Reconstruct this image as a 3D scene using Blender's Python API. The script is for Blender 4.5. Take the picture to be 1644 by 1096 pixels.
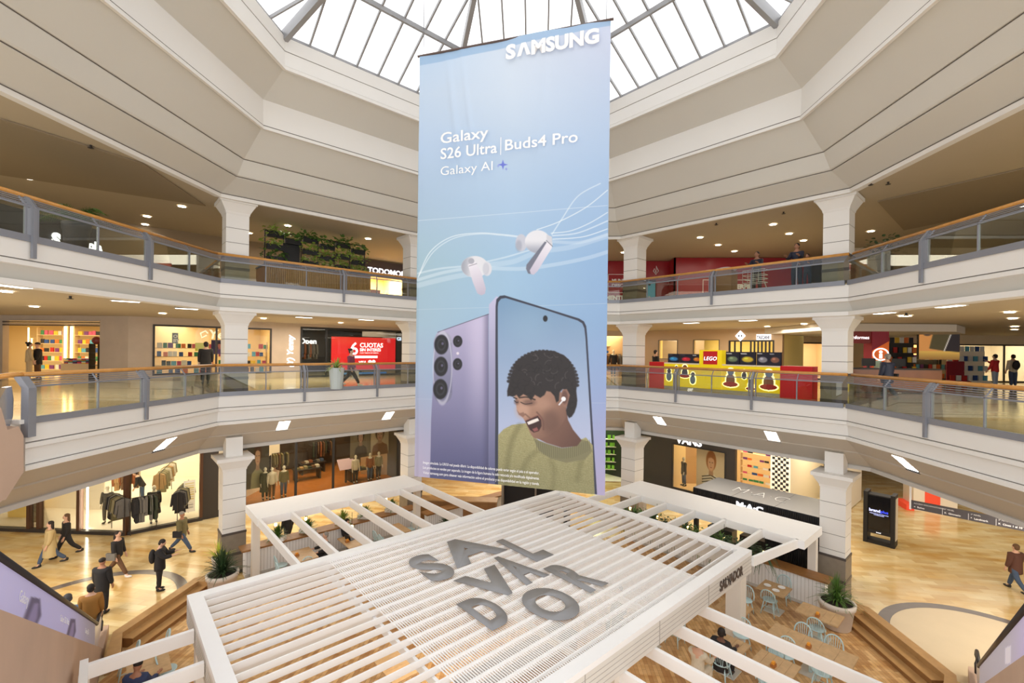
import bpy, bmesh, math, random
import numpy as np
from mathutils import Matrix, Vector
for o in list(bpy.data.objects): bpy.data.objects.remove(o)
PI = math.pi; R2 = math.sqrt(2)
SC = bpy.context.scene; COL = SC.collection
random.seed(4)
# ------------------------------------------------------------------ camera, world, exposure
F = 735.667; CY = 561.085; ROLL = 0.0123764; YAW = 0.0585822
CAM = np.array([0.60698, 0.0, 8.35446])
cd = bpy.data.cameras.new('camera'); cam = bpy.data.objects.new('camera', cd); COL.objects.link(cam)
cd.sensor_width = 36.0; cd.lens = F / 1644 * 36; cd.shift_y = (CY - 548) / 1644; cd.clip_start = .05; cd.clip_end = 500
cam.matrix_world = Matrix.Translation(CAM) @ Matrix.Rotation(YAW, 4, 'Z') @ Matrix.Rotation(PI/2, 4, 'X') @ Matrix.Rotation(ROLL, 4, 'Z')
SC.camera = cam
w = bpy.data.worlds.new('overcast_sky'); SC.world = w; w.use_nodes = True
WB = w.node_tree.nodes['Background']; WB.inputs[0].default_value = (.985, .99, 1, 1); WB.inputs[1].default_value = 1.98
SC.view_settings.view_transform = 'Standard'; SC.view_settings.look = 'None'; SC.view_settings.exposure = 0.0; SC.view_settings.gamma = 1
def area(name, loc, size, power, col=(1, .93, .82), rot=(0, 0, 0), sy=None):
    l = bpy.data.lights.new(name, 'AREA'); l.size = size; l.energy = power; l.color = col
    if sy: l.shape = 'RECTANGLE'; l.size_y = sy
    o = bpy.data.objects.new(name, l); o.location = loc; o.rotation_euler = rot; COL.objects.link(o); return o
# ------------------------------------------------------------------ pixel -> place helpers (calibrated camera)
_cr, _sr, _c, _s = math.cos(ROLL), math.sin(ROLL), math.cos(YAW), math.sin(YAW)
def ray(u, v):
    dx, dy = u - 822, v - CY
    dx, dy = _cr*dx + _sr*dy, -_sr*dx + _cr*dy
    return np.array([dx*_c - F*_s, dx*_s + F*_c, -dy])
def ZP(u, v, z):
    d = ray(u, v); return CAM + d*(z - CAM[2])/d[2]
def PLP(u, v, n, m):
    n = np.array([n[0], n[1], 0.]); d = ray(u, v); return CAM + d*((m - n@CAM)/(n@d))
# ------------------------------------------------------------------ materials
MC = {}
def lin(c): 
    c /= 255.0
    return c/12.92 if c <= .04045 else ((c+.055)/1.055)**2.4
def L3(rgb): return (lin(rgb[0]), lin(rgb[1]), lin(rgb[2]), 1)
def mat(name, rgb, rough=.6, metal=0, emis=0, noise=0, nscale=3, rgb2=None, spec=None, bump=0):
    k = name
    if k in MC: return MC[k]
    m = bpy.data.materials.new(name); m.use_nodes = True; nt = m.node_tree; b = nt.nodes['Principled BSDF']
    b.inputs['Base Color'].default_value = L3(rgb); b.inputs['Roughness'].default_value = rough; b.inputs['Metallic'].default_value = metal
    if spec is not None: b.inputs['Specular IOR Level'].default_value = spec
    if emis: b.inputs['Emission Color'].default_value = L3(rgb); b.inputs['Emission Strength'].default_value = emis
    if noise or rgb2:
        tc = nt.nodes.new('ShaderNodeTexCoord'); n = nt.nodes.new('ShaderNodeTexNoise'); n.inputs['Scale'].default_value = nscale; n.inputs['Detail'].default_value = 6
        mx = nt.nodes.new('ShaderNodeMix'); mx.data_type = 'RGBA'
        c2 = rgb2 or tuple(max(0, x*(1-noise)) for x in rgb)
        mx.inputs[6].default_value = L3(rgb); mx.inputs[7].default_value = L3(c2)
        nt.links.new(tc.outputs['Object'], n.inputs['Vector']); nt.links.new(n.outputs['Fac'], mx.inputs[0]); nt.links.new(mx.outputs[2], b.inputs['Base Color'])
        if bump:
            bp = nt.nodes.new('ShaderNodeBump'); bp.inputs['Strength'].default_value = bump; nt.links.new(n.outputs['Fac'], bp.inputs['Height']); nt.links.new(bp.outputs[0], b.inputs['Normal'])
    MC[k] = m; return m
def glassmat(name, tint, gloss=.08, rough=.0):
    if name in MC: return MC[name]
    m = bpy.data.materials.new(name); m.use_nodes = True; nt = m.node_tree
    for n in list(nt.nodes):
        if n.type != 'OUTPUT_MATERIAL': nt.nodes.remove(n)
    out = nt.nodes['Material Output']; t = nt.nodes.new('ShaderNodeBsdfTransparent'); t.inputs[0].default_value = L3(tint)
    g = nt.nodes.new('ShaderNodeBsdfGlossy'); g.inputs['Roughness'].default_value = rough; g.inputs[0].default_value = (1, 1, 1, 1)
    fr = nt.nodes.new('ShaderNodeFresnel'); fr.inputs[0].default_value = 1.3
    mu = nt.nodes.new('ShaderNodeMath'); mu.operation = 'MULTIPLY_ADD'; mu.inputs[1].default_value = .8; mu.inputs[2].default_value = gloss*.3
    mx = nt.nodes.new('ShaderNodeMixShader'); nt.links.new(fr.outputs[0], mu.inputs[0]); nt.links.new(mu.outputs[0], mx.inputs[0])
    nt.links.new(t.outputs[0], mx.inputs[1]); nt.links.new(g.outputs[0], mx.inputs[2]); nt.links.new(mx.outputs[0], out.inputs[0])
    MC[name] = m; return m
def brickmat(name, c1, c2, mortar, sx, sy, rough=.2, ang=0, msize=.004, extra=None, bump=0, streak=0):
    if name in MC: return MC[name]
    m = mat(name, c1, rough); nt = m.node_tree; b = nt.nodes['Principled BSDF']
    tc = nt.nodes.new('ShaderNodeTexCoord'); mp = nt.nodes.new('ShaderNodeMapping'); mp.inputs['Rotation'].default_value[2] = ang
    br = nt.nodes.new('ShaderNodeTexBrick'); br.inputs['Color1'].default_value = L3(c1); br.inputs['Color2'].default_value = L3(c2); br.inputs['Mortar'].default_value = L3(mortar)
    br.inputs['Scale'].default_value = 1; br.inputs['Brick Width'].default_value = sx; br.inputs['Row Height'].default_value = sy; br.inputs['Mortar Size'].default_value = msize
    br.inputs['Mortar Smooth'].default_value = .3
    nt.links.new(tc.outputs['Object'], mp.inputs[0]); nt.links.new(mp.outputs[0], br.inputs['Vector'])
    n = nt.nodes.new('ShaderNodeTexNoise'); n.inputs['Scale'].default_value = 1.3; n.inputs['Detail'].default_value = 8
    mp2 = nt.nodes.new('ShaderNodeMapping'); mp2.inputs['Rotation'].default_value[2] = ang; mp2.inputs['Scale'].default_value = (.5, 4 if streak else 1.4, 1)
    nt.links.new(tc.outputs['Object'], mp2.inputs[0]); nt.links.new(mp2.outputs[0], n.inputs['Vector'])
    rp = nt.nodes.new('ShaderNodeMapRange'); rp.inputs[1].default_value = .35; rp.inputs[2].default_value = .7; nt.links.new(n.outputs['Fac'], rp.inputs[0])
    mx = nt.nodes.new('ShaderNodeMix'); mx.data_type = 'RGBA'; mx.blend_type = 'MULTIPLY'; mx.inputs[7].default_value = L3(extra or (215, 205, 190))
    nt.links.new(rp.outputs[0], mx.inputs[0]); nt.links.new(br.outputs['Color'], mx.inputs[6]); nt.links.new(mx.outputs[2], b.inputs['Base Color'])
    return m
WHITE = mat('painted_white_plaster', (236, 233, 228), .65, noise=.02, nscale=.7)
BEIGE = mat('beige_plaster', (214, 211, 203), .75, noise=.03, nscale=.5)
TAUPE = mat('taupe_ceiling_paint', (190, 175, 150), .8, noise=.05, nscale=.4)
TAUPE2 = mat('perforated_ceiling_tile', (152, 136, 112), .8)
SOFF = mat('grey_beige_soffit_paint', (188, 178, 164), .7)
GREY = mat('grey_painted_steel', (140, 143, 152), .4, .25)
DGREY = mat('dark_grey_steel', (92, 92, 100), .45, .3)
RAILW = mat('honey_varnished_wood', (222, 158, 80), .25, noise=.18, nscale=6)
GLASS = glassmat('balustrade_glass', (245, 248, 241))
CLEAR = glassmat('shop_glass', (245, 245, 240), .03)
SKYG = glassmat('skylight_glass', (250, 250, 250), .02)
PWHITE = mat('white_painted_timber', (252, 252, 252), .5, noise=.02, nscale=4)
BLACK = mat('matt_black', (28, 28, 30), .5)
DARK = mat('dark_bronze', (52, 46, 42), .45)
STONE = mat('grey_stone', (150, 138, 122), .5, noise=.18, nscale=5)
DSTONE = mat('dark_stone_band', (84, 76, 72), .4)
CHROME = mat('brushed_chrome', (200, 200, 204), .2, 1)
LAMP = mat('lamp_glow', (255, 246, 228), .5, emis=22)
LAMPW = mat('warm_lamp_glow', (255, 214, 140), .5, emis=9)
PANEL = mat('ceiling_light_panel', (255, 250, 240), .5, emis=6)
SIGNW = mat('lit_white_letters', (250, 250, 255), .5, emis=1.6)
PRINTW = mat('white_print', (250, 250, 252), .6)
WOOD = brickmat('oak_deck_boards', (240, 204, 150), (190, 144, 94), (140, 100, 66), .42, .1, .32, PI/2, .003, (232, 214, 186), streak=1)
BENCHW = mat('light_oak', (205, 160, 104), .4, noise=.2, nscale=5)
BENCHD = mat('dark_oak_riser_shade', (172, 122, 70), .5, noise=.25, nscale=5)  # darker oak; paints shade on step risers, plain timber elsewhere
TABLEW = mat('pale_table_wood', (222, 184, 136), .45, noise=.22, nscale=7)
PALEBL = mat('pale_blue_paint', (196, 222, 226), .45)
LEAF = mat('green_leaf', (98, 140, 58), .5, noise=.35, nscale=9)
LEAF2 = mat('bright_leaf', (168, 196, 88), .5, noise=.3, nscale=9)
LEAFD = mat('dark_leaf', (62, 90, 52), .5, noise=.3, nscale=9)
SOIL = mat('dark_soil', (52, 40, 32), .9, noise=.4, nscale=20)
POT = mat('cream_stone_pot', (226, 216, 204), .6, noise=.06, nscale=5)
GOLD = mat('cream_shop_wall', (246, 226, 184), .7)
SHELFW = mat('pale_shelf', (226, 200, 158), .6)
CLAD = mat('pinkish_plaster', (206, 176, 154), .6, noise=.12, nscale=1.2)
MARBLE = brickmat('beige_marble_tiles', (236, 220, 174), (212, 186, 134), (190, 168, 124), .8, .27, .17, .12, .003, (238, 214, 170))
MARBLE2 = brickmat('polished_beige_marble', (212, 198, 164), (204, 190, 156), (184, 168, 138), 1.2, .6, .12, PI/4, .003, (236, 226, 206))
JOINT = mat('painted_joint_shade', (104, 96, 88), .8)  # groove and joint shade put into the colour
# ------------------------------------------------------------------ building helpers
WM = {}
def tag(o, label=None, cat=None, group=None, kind=None):
    if label: o['label'] = label
    if cat: o['category'] = cat
    if group: o['group'] = group
    if kind: o['kind'] = kind
    return o
def thing(name, label, cat, loc=(0, 0, 0), rz=0, group=None):
    o = bpy.data.objects.new(name, None); o.empty_display_size = .2; COL.objects.link(o)
    o.location = loc; o.rotation_euler = (0, 0, rz); WM[o.name] = Matrix.Translation(loc) @ Matrix.Rotation(rz, 4, 'Z')
    return tag(o, label, cat, group)
class MB:
    def __init__(s, fr=None): s.v = []; s.f = []; s.mi = []; s.fr = fr; s.cur = 0
    def p(s, a): 
        return s.fr.W(*a) if s.fr else tuple(a)
    def raw(s, vs, fs):
        n = len(s.v); s.v += [s.p(a) for a in vs]; s.f += [tuple(i+n for i in f) for f in fs]; s.mi += [s.cur]*len(fs); return s
    def box(s, x0, x1, y0, y1, z0, z1):
        return s.raw([(x0,y0,z0),(x1,y0,z0),(x1,y1,z0),(x0,y1,z0),(x0,y0,z1),(x1,y0,z1),(x1,y1,z1),(x0,y1,z1)],
                     [(0,3,2,1),(4,5,6,7),(0,1,5,4),(1,2,6,5),(2,3,7,6),(3,0,4,7)])
    def hexa(s, b, t):
        n = len(b); return s.raw(list(b)+list(t), [tuple(range(n))[::-1], tuple(range(n, 2*n))] + [(i, (i+1) % n, n+(i+1) % n, n+i) for i in range(n)])
    def beam(s, a, b, w, h, up=(0, 0, 1)):
        a = Vector(s.p(a)); b = Vector(s.p(b)); fr = s.fr; s.fr = None
        d = (b-a).normalized(); up = Vector(up); x = d.cross(up)
        if x.length < 1e-4: x = Vector((1, 0, 0))
        x.normalize(); y = x.cross(d)
        q = lambda p: [p+x*w/2*i+y*h/2*j for i, j in ((-1,-1),(1,-1),(1,1),(-1,1))]
        s.hexa(q(a), q(b)); s.fr = fr; return s
    def tube(s, pts, r, n=8, caps=True, rs=None):
        P = [Vector(s.p(a)) for a in pts]; fr = s.fr; s.fr = None; V = []; up = Vector((0, 0, 1))
        for i, c in enumerate(P):
            d = (P[min(i+1, len(P)-1)] - P[max(i-1, 0)]).normalized(); x = d.cross(up)
            if x.length < .05: x = d.cross(Vector((0, 1, 0)))
            x.normalize(); y = x.cross(d); rr = rs[i] if rs else r
            V += [c+(x*math.cos(2*PI*k/n)+y*math.sin(2*PI*k/n))*rr for k in range(n)]
        Fc = [(i*n+k, i*n+(k+1) % n, (i+1)*n+(k+1) % n, (i+1)*n+k) for i in range(len(P)-1) for k in range(n)]
        if caps: Fc += [tuple(range(n))[::-1], tuple((len(P)-1)*n+k for k in range(n))]
        s.raw(V, Fc); s.fr = fr; return s
    def lathe(s, prof, c=(0, 0), n=20, sx=1, sy=1):
        V = [(c[0]+r*math.cos(2*PI*k/n)*sx, c[1]+r*math.sin(2*PI*k/n)*sy, z) for r, z in prof for k in range(n)]
        Fc = [(i*n+k, i*n+(k+1) % n, (i+1)*n+(k+1) % n, (i+1)*n+k) for i in range(len(prof)-1) for k in range(n)]
        return s.raw(V, Fc)
    def ell(s, c, r, n=10, m=7):
        prof = [(math.sin(PI*i/m), -math.cos(PI*i/m)) for i in range(m+1)]; prof[0] = (.02, -1); prof[-1] = (.02, 1)
        V = [(c[0]+r[0]*a*math.cos(2*PI*k/n), c[1]+r[1]*a*math.sin(2*PI*k/n), c[2]+r[2]*b) for a, b in prof for k in range(n)]
        Fc = [(i*n+k, i*n+(k+1) % n, (i+1)*n+(k+1) % n, (i+1)*n+k) for i in range(m) for k in range(n)] + [tuple(range(n))[::-1], tuple(m*n+k for k in range(n))]
        return s.raw(V, Fc)
    def build(s, name, mats, parent=None, smooth=False, label=None, kind=None):
        if not s.v: return None
        me = bpy.data.meshes.new(name)
        if parent is not None: M = WM[parent.name].inverted(); org = None; vs = [tuple(M @ Vector(a)) for a in s.v]
        else:
            A_ = np.array([tuple(a) for a in s.v]); org = ((A_[:,0].min()+A_[:,0].max())/2, (A_[:,1].min()+A_[:,1].max())/2, A_[:,2].min())
            vs = [tuple(a) for a in (A_-np.array(org))]
        me.from_pydata(vs, [], s.f)
        mats = mats if isinstance(mats, (list, tuple)) else [mats]
        for m in mats: me.materials.append(m)
        if len(mats) > 1: me.polygons.foreach_set('material_index', s.mi)
        if smooth: me.polygons.foreach_set('use_smooth', [True]*len(me.polygons))
        me.update(); o = bpy.data.objects.new(name, me); COL.objects.link(o)
        if parent is not None: o.parent = parent; WM[o.name] = WM[parent.name]
        else: o.location = org; WM[o.name] = Matrix.Translation(org)
        if label: o['label'] = label
        if kind: o['kind'] = kind
        return o
SN = {'trim_joint': 'trim_9', 'ceiling_cove': 'ceiling', 'ceiling_soffit': 'ceiling', 'ceiling_tile_field': 'ceiling', 'ceiling_bulkhead': 'ceiling', 'floor_inlay': 'floor', 'floor_disc': 'floor', 'floor_deck': 'floor', 'floor_shop': 'floor', 'wall_shop': 'wall_inner'}
def struct(name, mb, m, parent=None): 
    name = SN.get(name, name)
    o = mb.build(name, m, parent); 
    if parent is None: o['kind'] = 'structure'
    return o
def dup(root, loc, rz=0, label=None, group=None, sc=None):
    r = root.copy(); COL.objects.link(r); r.location = loc; r.rotation_euler = (0, 0, rz)
    if sc: r.scale = (sc, sc, sc)
    if label: r['label'] = label
    if group: r['group'] = group
    for ch in list(root.children):
        c_ = ch.copy(); COL.objects.link(c_); c_.parent = r
        for g in list(ch.children):
            d = g.copy(); COL.objects.link(d); d.parent = c_
    WM[r.name] = Matrix.Translation(loc) @ Matrix.Rotation(rz, 4, 'Z')
    return r
class Fr:
    """wall frame: u along the wall (left to right seen from the atrium), v outward, z up"""
    def __init__(s, o, ang): s.o = o; s.a = ang; s.cu = (math.cos(ang), math.sin(ang)); s.cv = (-math.sin(ang), math.cos(ang))
    def W(s, u, v, z): return (s.o[0]+u*s.cu[0]+v*s.cv[0], s.o[1]+u*s.cu[1]+v*s.cv[1], z)
    def loc(s, P): x, y = P[0]-s.o[0], P[1]-s.o[1]; return x*s.cu[0]+y*s.cu[1], x*s.cv[0]+y*s.cv[1]
    def px(s, u, v, off=0):
        n = s.cv; P = PLP(u, v, n, n[0]*s.o[0]+n[1]*s.o[1]+off); a = s.loc(P); return a[0], P[2]
    def fl(s, u, v, z): P = ZP(u, v, z); return s.loc(P)
def text(name, s, fr, u, v, z, size, m, parent=None, bold=0, ext=.01, lean=0, sx=1, align='LEFT', space=1, M=None):
    cu = bpy.data.curves.new(name, 'FONT'); cu.body = s; cu.size = size; cu.extrude = ext; cu.offset = bold; cu.shear = lean; cu.align_x = align; cu.space_character = space; cu.resolution_u = 3
    t = bpy.data.objects.new('tmp', cu); COL.objects.link(t)
    if M is None:
        p = fr.W(u, v, z); X = Vector((fr.cu[0], fr.cu[1], 0)); Y = Vector((0, 0, 1)); N = X.cross(Y)
        M = Matrix(((X[0], Y[0], N[0], p[0]), (X[1], Y[1], N[1], p[1]), (X[2], Y[2], N[2], p[2]), (0, 0, 0, 1))) @ Matrix.Diagonal((sx, 1, 1, 1))
    me = bpy.data.meshes.new_from_object(t.evaluated_get(bpy.context.evaluated_depsgraph_get()))
    bpy.data.objects.remove(t); me.materials.clear(); me.materials.append(m)
    if parent is not None: M = WM[parent.name].inverted() @ M
    me.transform(M); o = bpy.data.objects.new(name, me); COL.objects.link(o)
    if parent is not None: o.parent = parent; WM[o.name] = WM[parent.name]
    return o
# ------------------------------------------------------------------ plan of the atrium (regular octagon)
A = 10.625; B = 4.3645; Y1 = 15.5; Y2 = 21.7605; YC = 11.1355
OV = [(-A, YC-B), (-A, Y1), (-B, Y2), (B, Y2), (A, Y1), (A, YC-B), (B, YC-A), (-B, YC-A)]
FA = Fr(OV[0], PI/2); FB = Fr(OV[1], PI/4); FC = Fr(OV[2], 0); FD = Fr(OV[3], -PI/4); FE = Fr(OV[4], -PI/2)
SL = 2*B
def ringv(k, d): 
    x, y = OV[k % 8]; t = 1 + d/A; return (x*t, YC+(y-YC)*t)
def ring(mb, prof, sides, close=False):
    """loft a profile [(outward offset, z)] along the octagon's sides (k = side from vertex k to k+1)"""
    ks = list(sides) + [sides[-1]+1]; n = len(ks); V = []; Fs = []
    for d, z in prof:
        for k in ks: x, y = ringv(k, d); V.append((x, y, z))
    m = len(prof)
    for i in range(m if close else m-1):
        for j in range(n-1):
            a = i*n+j; b = ((i+1) % m)*n+j; Fs.append((a, a+1, b+1, b))
    if close: Fs += [tuple(i*n for i in range(m)), tuple(i*n+n-1 for i in range(m))[::-1]]
    return mb.raw(V, Fs)
# ================================================================== THE SETTING
Z1, Z2 = 6.69, 10.68          # gallery floors
# ground floor
m = MB(); m.box(-34, 34, -6, 36, -.3, 0); struct('floor', m, MARBLE)
# inlaid dark ring arcs
for cx, nm, a0, a1 in ((13.57, 'floor_inlay', 10, 168), (-13.57, 'floor_inlay', 5, 175)):
    m = MB(); n = 30; vs = []; fs = []
    for i in range(n+1):
        t = math.radians(a0+(a1-a0)*i/n); 
        for r in (2.42, 2.74): vs.append((cx+r*math.cos(t), 13.5+r*math.sin(t), .004))
    vs2 = [(x, y, .0005) for x, y, z in vs]
    fs = [(2*i, 2*i+1, 2*i+3, 2*i+2) for i in range(n)]
    m.raw(vs, fs); struct('floor_inlay', m, mat('dark_stone_inlay', (112, 102, 100), .2, noise=.15, nscale=3))
m = MB(); m.fr = None; vs = [(13.57+2.42*math.cos(t*PI/20), 13.5+2.42*math.sin(t*PI/20), .003) for t in range(40)]; m.raw(vs, [tuple(range(40))]); struct('floor_disc', m, mat('plain_beige_marble', (216, 196, 160), .14, noise=.07, nscale=1.2))
# gallery slabs (floor surface on top, painted soffit below)
def slab(name, sides, z0, z1, d0, d1, m): 
    b = MB(); ring(b, [(d0, z0), (d0, z1), (d1, z1), (d1, z0)], sides, True); return struct(name, b, m)
def gallery(zf, zc, sides, fl, ce):
    slab('floor', sides, zf-.12, zf, .12, 24, fl)
# L1: left side ends at y=9.4 where the escalator arrives
def cutA(b, ymin):
    """clip a mesh list so that nothing on side A reaches nearer than ymin"""
    b.v = [((x, max(y, ymin), z) if x < -9 and y < ymin else (x, y, z)) for x, y, z in b.v]; return b
def prof_struct(name, prof, sides, m, ymin=None, close=False):
    b = MB(); ring(b, prof, sides, close)
    if ymin is not None: cutA(b, ymin)
    return struct(name, b, m)
S5 = range(0, 5)
prof_struct('floor', [(.12, Z1-.1), (.12, Z1), (26, Z1), (26, Z1-.1)], S5, MARBLE2, 9.4, True)
prof_struct('floor', [(.12, Z2-.1), (.12, Z2), (26, Z2), (26, Z2-.1)], S5, MARBLE2, None, True)
# thin dark strips that paint in the groove shade of fascias and drum
def joint(side_set, d, z, ymin=None, h=.016): prof_struct('trim_joint', [(d+.002, z), (d-.004, z), (d-.004, z+h), (d+.002, z+h)], side_set, JOINT, ymin)
joint(S5, 0, 10.594-.415); joint(S5, 0, 6.582-.415, 9.4); joint(S5, .055, 6.582-.915, 9.4)
for d_, z_ in ((-.76, 14.185), (-1.10, 14.715), (-2.02, 15.675), (-2.95, 17.38), (-2.94, 17.868), (0, 13.725)): joint(range(0, 8), d_-.003, z_, None, .022)
# ceilings under the galleries
prof_struct('ceiling', [(1.2, 4.42), (26, 4.42), (26, 4.5), (1.2, 4.5)], S5, TAUPE, 9.4, True)
prof_struct('ceiling', [(.3, 9.62), (26, 9.62), (26, 9.72), (.3, 9.72)], S5, TAUPE, None, True)
prof_struct('ceiling', [(.1, 13.68), (26, 13.68), (26, 13.8), (.1, 13.8)], S5, TAUPE, None, True)
# fascias : level two, level one
def fascia(zb, low, ymin=None):
    prof_struct('trim_1', [(.3, zb+.06), (0, zb+.02), (0, zb-.40), (.012, zb-.405), (.012, zb-.42), (-.02, zb-.43), (-.02, zb-.53), (.03, zb-.55)], S5, WHITE, ymin)
    if low: prof_struct('trim_2', [(.03, zb-.55), (.06, zb-.9), (.05, zb-.92), (-.03, zb-.925), (-.03, zb-1.02), (.02, zb-1.04)], S5, WHITE, ymin)
    else:
        prof_struct('trim_2', [(.03, zb-.55), (.2, zb-.84), (.2, zb-.86)], S5, BEIGE, ymin)  # undercut band of the upper fascia: its shade put in as beige
        prof_struct('trim_3', [(.2, zb-.855), (0, zb-.86), (0, zb-.99), (.04, zb-1.0), (.34, zb-1.0)], S5, WHITE, ymin)
fascia(10.594, False); fascia(6.582, True, 9.4)
prof_struct('ceiling_soffit', [(.0, 5.555), (.5, 5.12), (.5, 5.08), (.54, 5.06), (1.1, 4.58)], S5, SOFF, 9.4)
prof_struct('trim_4', [(1.1, 4.58), (1.06, 4.56), (1.06, 4.44), (1.3, 4.44)], S5, mat('light_grey_soffit_edge', (206, 202, 196), .6), 9.4)
# left end of the level one gallery (closing panel beside the escalator)
m = MB(); m.hexa([(-10.62, 9.3, 6.6), (-10.62, 9.42, 6.6), (-13.5, 9.42, 6.6), (-13.5, 9.3, 6.6)][::-1], [(-10.62, 9.3, 6.69), (-10.62, 9.42, 6.69), (-13.5, 9.42, 6.69), (-13.5, 9.3, 6.69)][::-1])
m.raw([(-10.6, 9.4, 6.6), (-10.6, 9.4, 5.56), (-11.7, 9.4, 4.44), (-14, 9.4, 4.44), (-14, 9.4, 6.6)], [(0, 1, 2, 3, 4)]); struct('trim_5', m, WHITE)
# upper drum
S8 = range(0, 8)
prof_struct('trim_6', [(.35, 13.67), (.12, 13.67), (.12, 13.60), (0, 13.60), (0, 13.73), (.03, 13.74)], S8, WHITE)
prof_struct('ceiling_cove', [(.03, 13.74), (-.76, 14.17), (-.76, 14.21), (-.8, 14.21), (-.84, 14.245), (-1.10, 14.70), (-1.10, 14.74), (-1.14, 14.74), (-1.18, 14.775), (-1.96, 15.62)], S8, BEIGE)
prof_struct('trim_7', [(-1.96, 15.62), (-1.96, 15.56), (-2.05, 15.56), (-2.05, 15.66), (-2.0, 15.665), (-2.0, 15.68), (-2.02, 15.69), (-2.0, 16.55)], S8, WHITE)
prof_struct('ceiling_cove', [(-2.0, 16.55), (-2.9, 17.3)], S8, BEIGE)
prof_struct('trim_8', [(-2.9, 17.3), (-2.9, 17.26), (-3.0, 17.26), (-3.0, 17.37), (-2.95, 17.375), (-2.95, 17.39), (-2.97, 17.4), (-2.95, 17.86), (-2.93, 17.865), (-2.93, 17.875), (-2.96, 17.88), (-2.96, 18.32), (-2.86, 18.33), (-2.86, 18.44), (-2.3, 18.5)], S8, WHITE)
# skylight
sky = thing('window_1', None, None, (0, YC, 18.4)); sky['kind'] = 'structure'
AP = (0, YC, 22.6); base = [(*ringv(k, -2.86), 18.42) for k in range(8)]
m = MB(); m.raw(base+[AP], [(k, (k+1) % 8, 8) for k in range(8)]); m.build('glass', SKYG, sky)
fr_ = .262
for k in range(8):
    b0, b1 = Vector(base[k]), Vector(base[(k+1) % 8]); ap = Vector(AP); dn = Vector((0, 0, -.1))
    MB().beam(b0+dn*1.2, ap+dn*1.2, .16, .34).build('hip_beam', mat('light_grey_steel', (158, 158, 160), .4, .2), sky)
    MB().beam(b0+(ap-b0)*fr_+dn*1.3, b1+(ap-b1)*fr_+dn*1.3, .09, .16).build('purlin', MC['light_grey_steel'], sky)
    MB().beam(b0+dn*.1, b1+dn*.1, .08, .08).build('base_rail', MC['light_grey_steel'], sky)
    mid = (b0+b1)/2; hs = (b1-b0).length/2; e = (b1-b0).normalized()
    for i in range(1, 8):
        t = i/8; p0 = b0+(b1-b0)*t; off = abs((p0-mid).length)/hs; L_ = 1-off
        if L_ < .05: L_ = 1
        p1 = p0+(ap-mid)*L_
        if i == 4: p1 = ap
        MB().beam(p0+dn*.5, p1+dn*.5, .055, .10).build('glazing_bar', MC['light_grey_steel'], sky)
# enclosing walls
def wallbox(name, x0, x1, y0, y1, z0, z1, m): b = MB(); b.box(x0, x1, y0, y1, z0, z1); return struct(name, b, m)
wallbox('wall_back', -34, 34, 35.5, 35.8, -.1, 13.9, TAUPE)
wallbox('wall_left', -34.2, -34, -6, 35.8, -.1, 13.9, TAUPE)
wallbox('wall_right', 34, 34.2, -6, 35.8, -.1, 13.9, mat('cream_wall', (214, 196, 168), .7))
# columns
def column(x, y, lbl, zfloors, sgn):
    c_ = thing('column', lbl, 'column', (x, y, 0), -PI/4 if sgn > 0 else PI/4, None); fr = Fr((x, y), -PI/4 if sgn > 0 else PI/4)
    h = .37
    def shaft(z0, z1, hh=h):
        b = MB(fr); j = MB(fr); z = z1
        while z > z0+.02:
            zl = max(z0, z-.53); b.box(-hh, hh, -hh, hh, zl, z-.018); j.box(-hh+.012, hh-.012, -hh+.012, hh-.012, z-.018, z); z = zl
        b.build('shaft', WHITE, c_); j.build('shaft_joint', JOINT, c_)
    def cap(zt):
        b = MB(fr); q = lambda r, z: [(-r,-r,z),(r,-r,z),(r,r,z),(-r,r,z)]
        b.hexa(q(h+.015, zt-.5), q(h+.03, zt-.42)); b.hexa(q(h+.03, zt-.42), q(.56, zt-.12)); b.hexa(q(.6, zt-.12), q(.6, zt)); b.build('capital', WHITE, c_)
    def plinth(z0, z1):
        b = MB(fr); b.box(-h-.02, h+.02, -h-.02, h+.02, z0, z1-.08); b.build('plinth', STONE, c_)
        b = MB(fr); b.box(-h-.03, h+.03, -h-.03, h+.03, z1-.08, z1); b.box(-h-.03, h+.03, -h-.03, h+.03, z0+(z1-z0)*.45, z0+(z1-z0)*.45+.1); b.box(-h-.03, h+.03, -h-.03, h+.03, z0, z0+.12); b.build('plinth_band', DSTONE, c_)
    plinth(0, 1.55); shaft(1.55, 3.85); cap(4.3)
    b = MB(fr); b.box(-.27, .27, -.27, .27, 4.3, 5.0); b.build('shaft_block', WHITE, c_)
    plinth(Z1, Z1+1.0); shaft(Z1+1.0, 9.15); cap(9.62)
    plinth(Z2, Z2+1.0); shaft(Z2+1.0, 13.2); cap(13.67)
column(10.84, 16.36, 'white panelled square column standing beside the black roofed kiosk on the right', None, 1)
column(5.10, 22.03, 'white panelled square column just right of the hanging banner', None, 1)
column(-10.72, 16.43, 'white panelled square column at the left corner of the timber pergola', None, -1)
column(-5.45, 21.69, 'white panelled square column partly hidden behind the left edge of the banner', None, -1)
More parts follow.
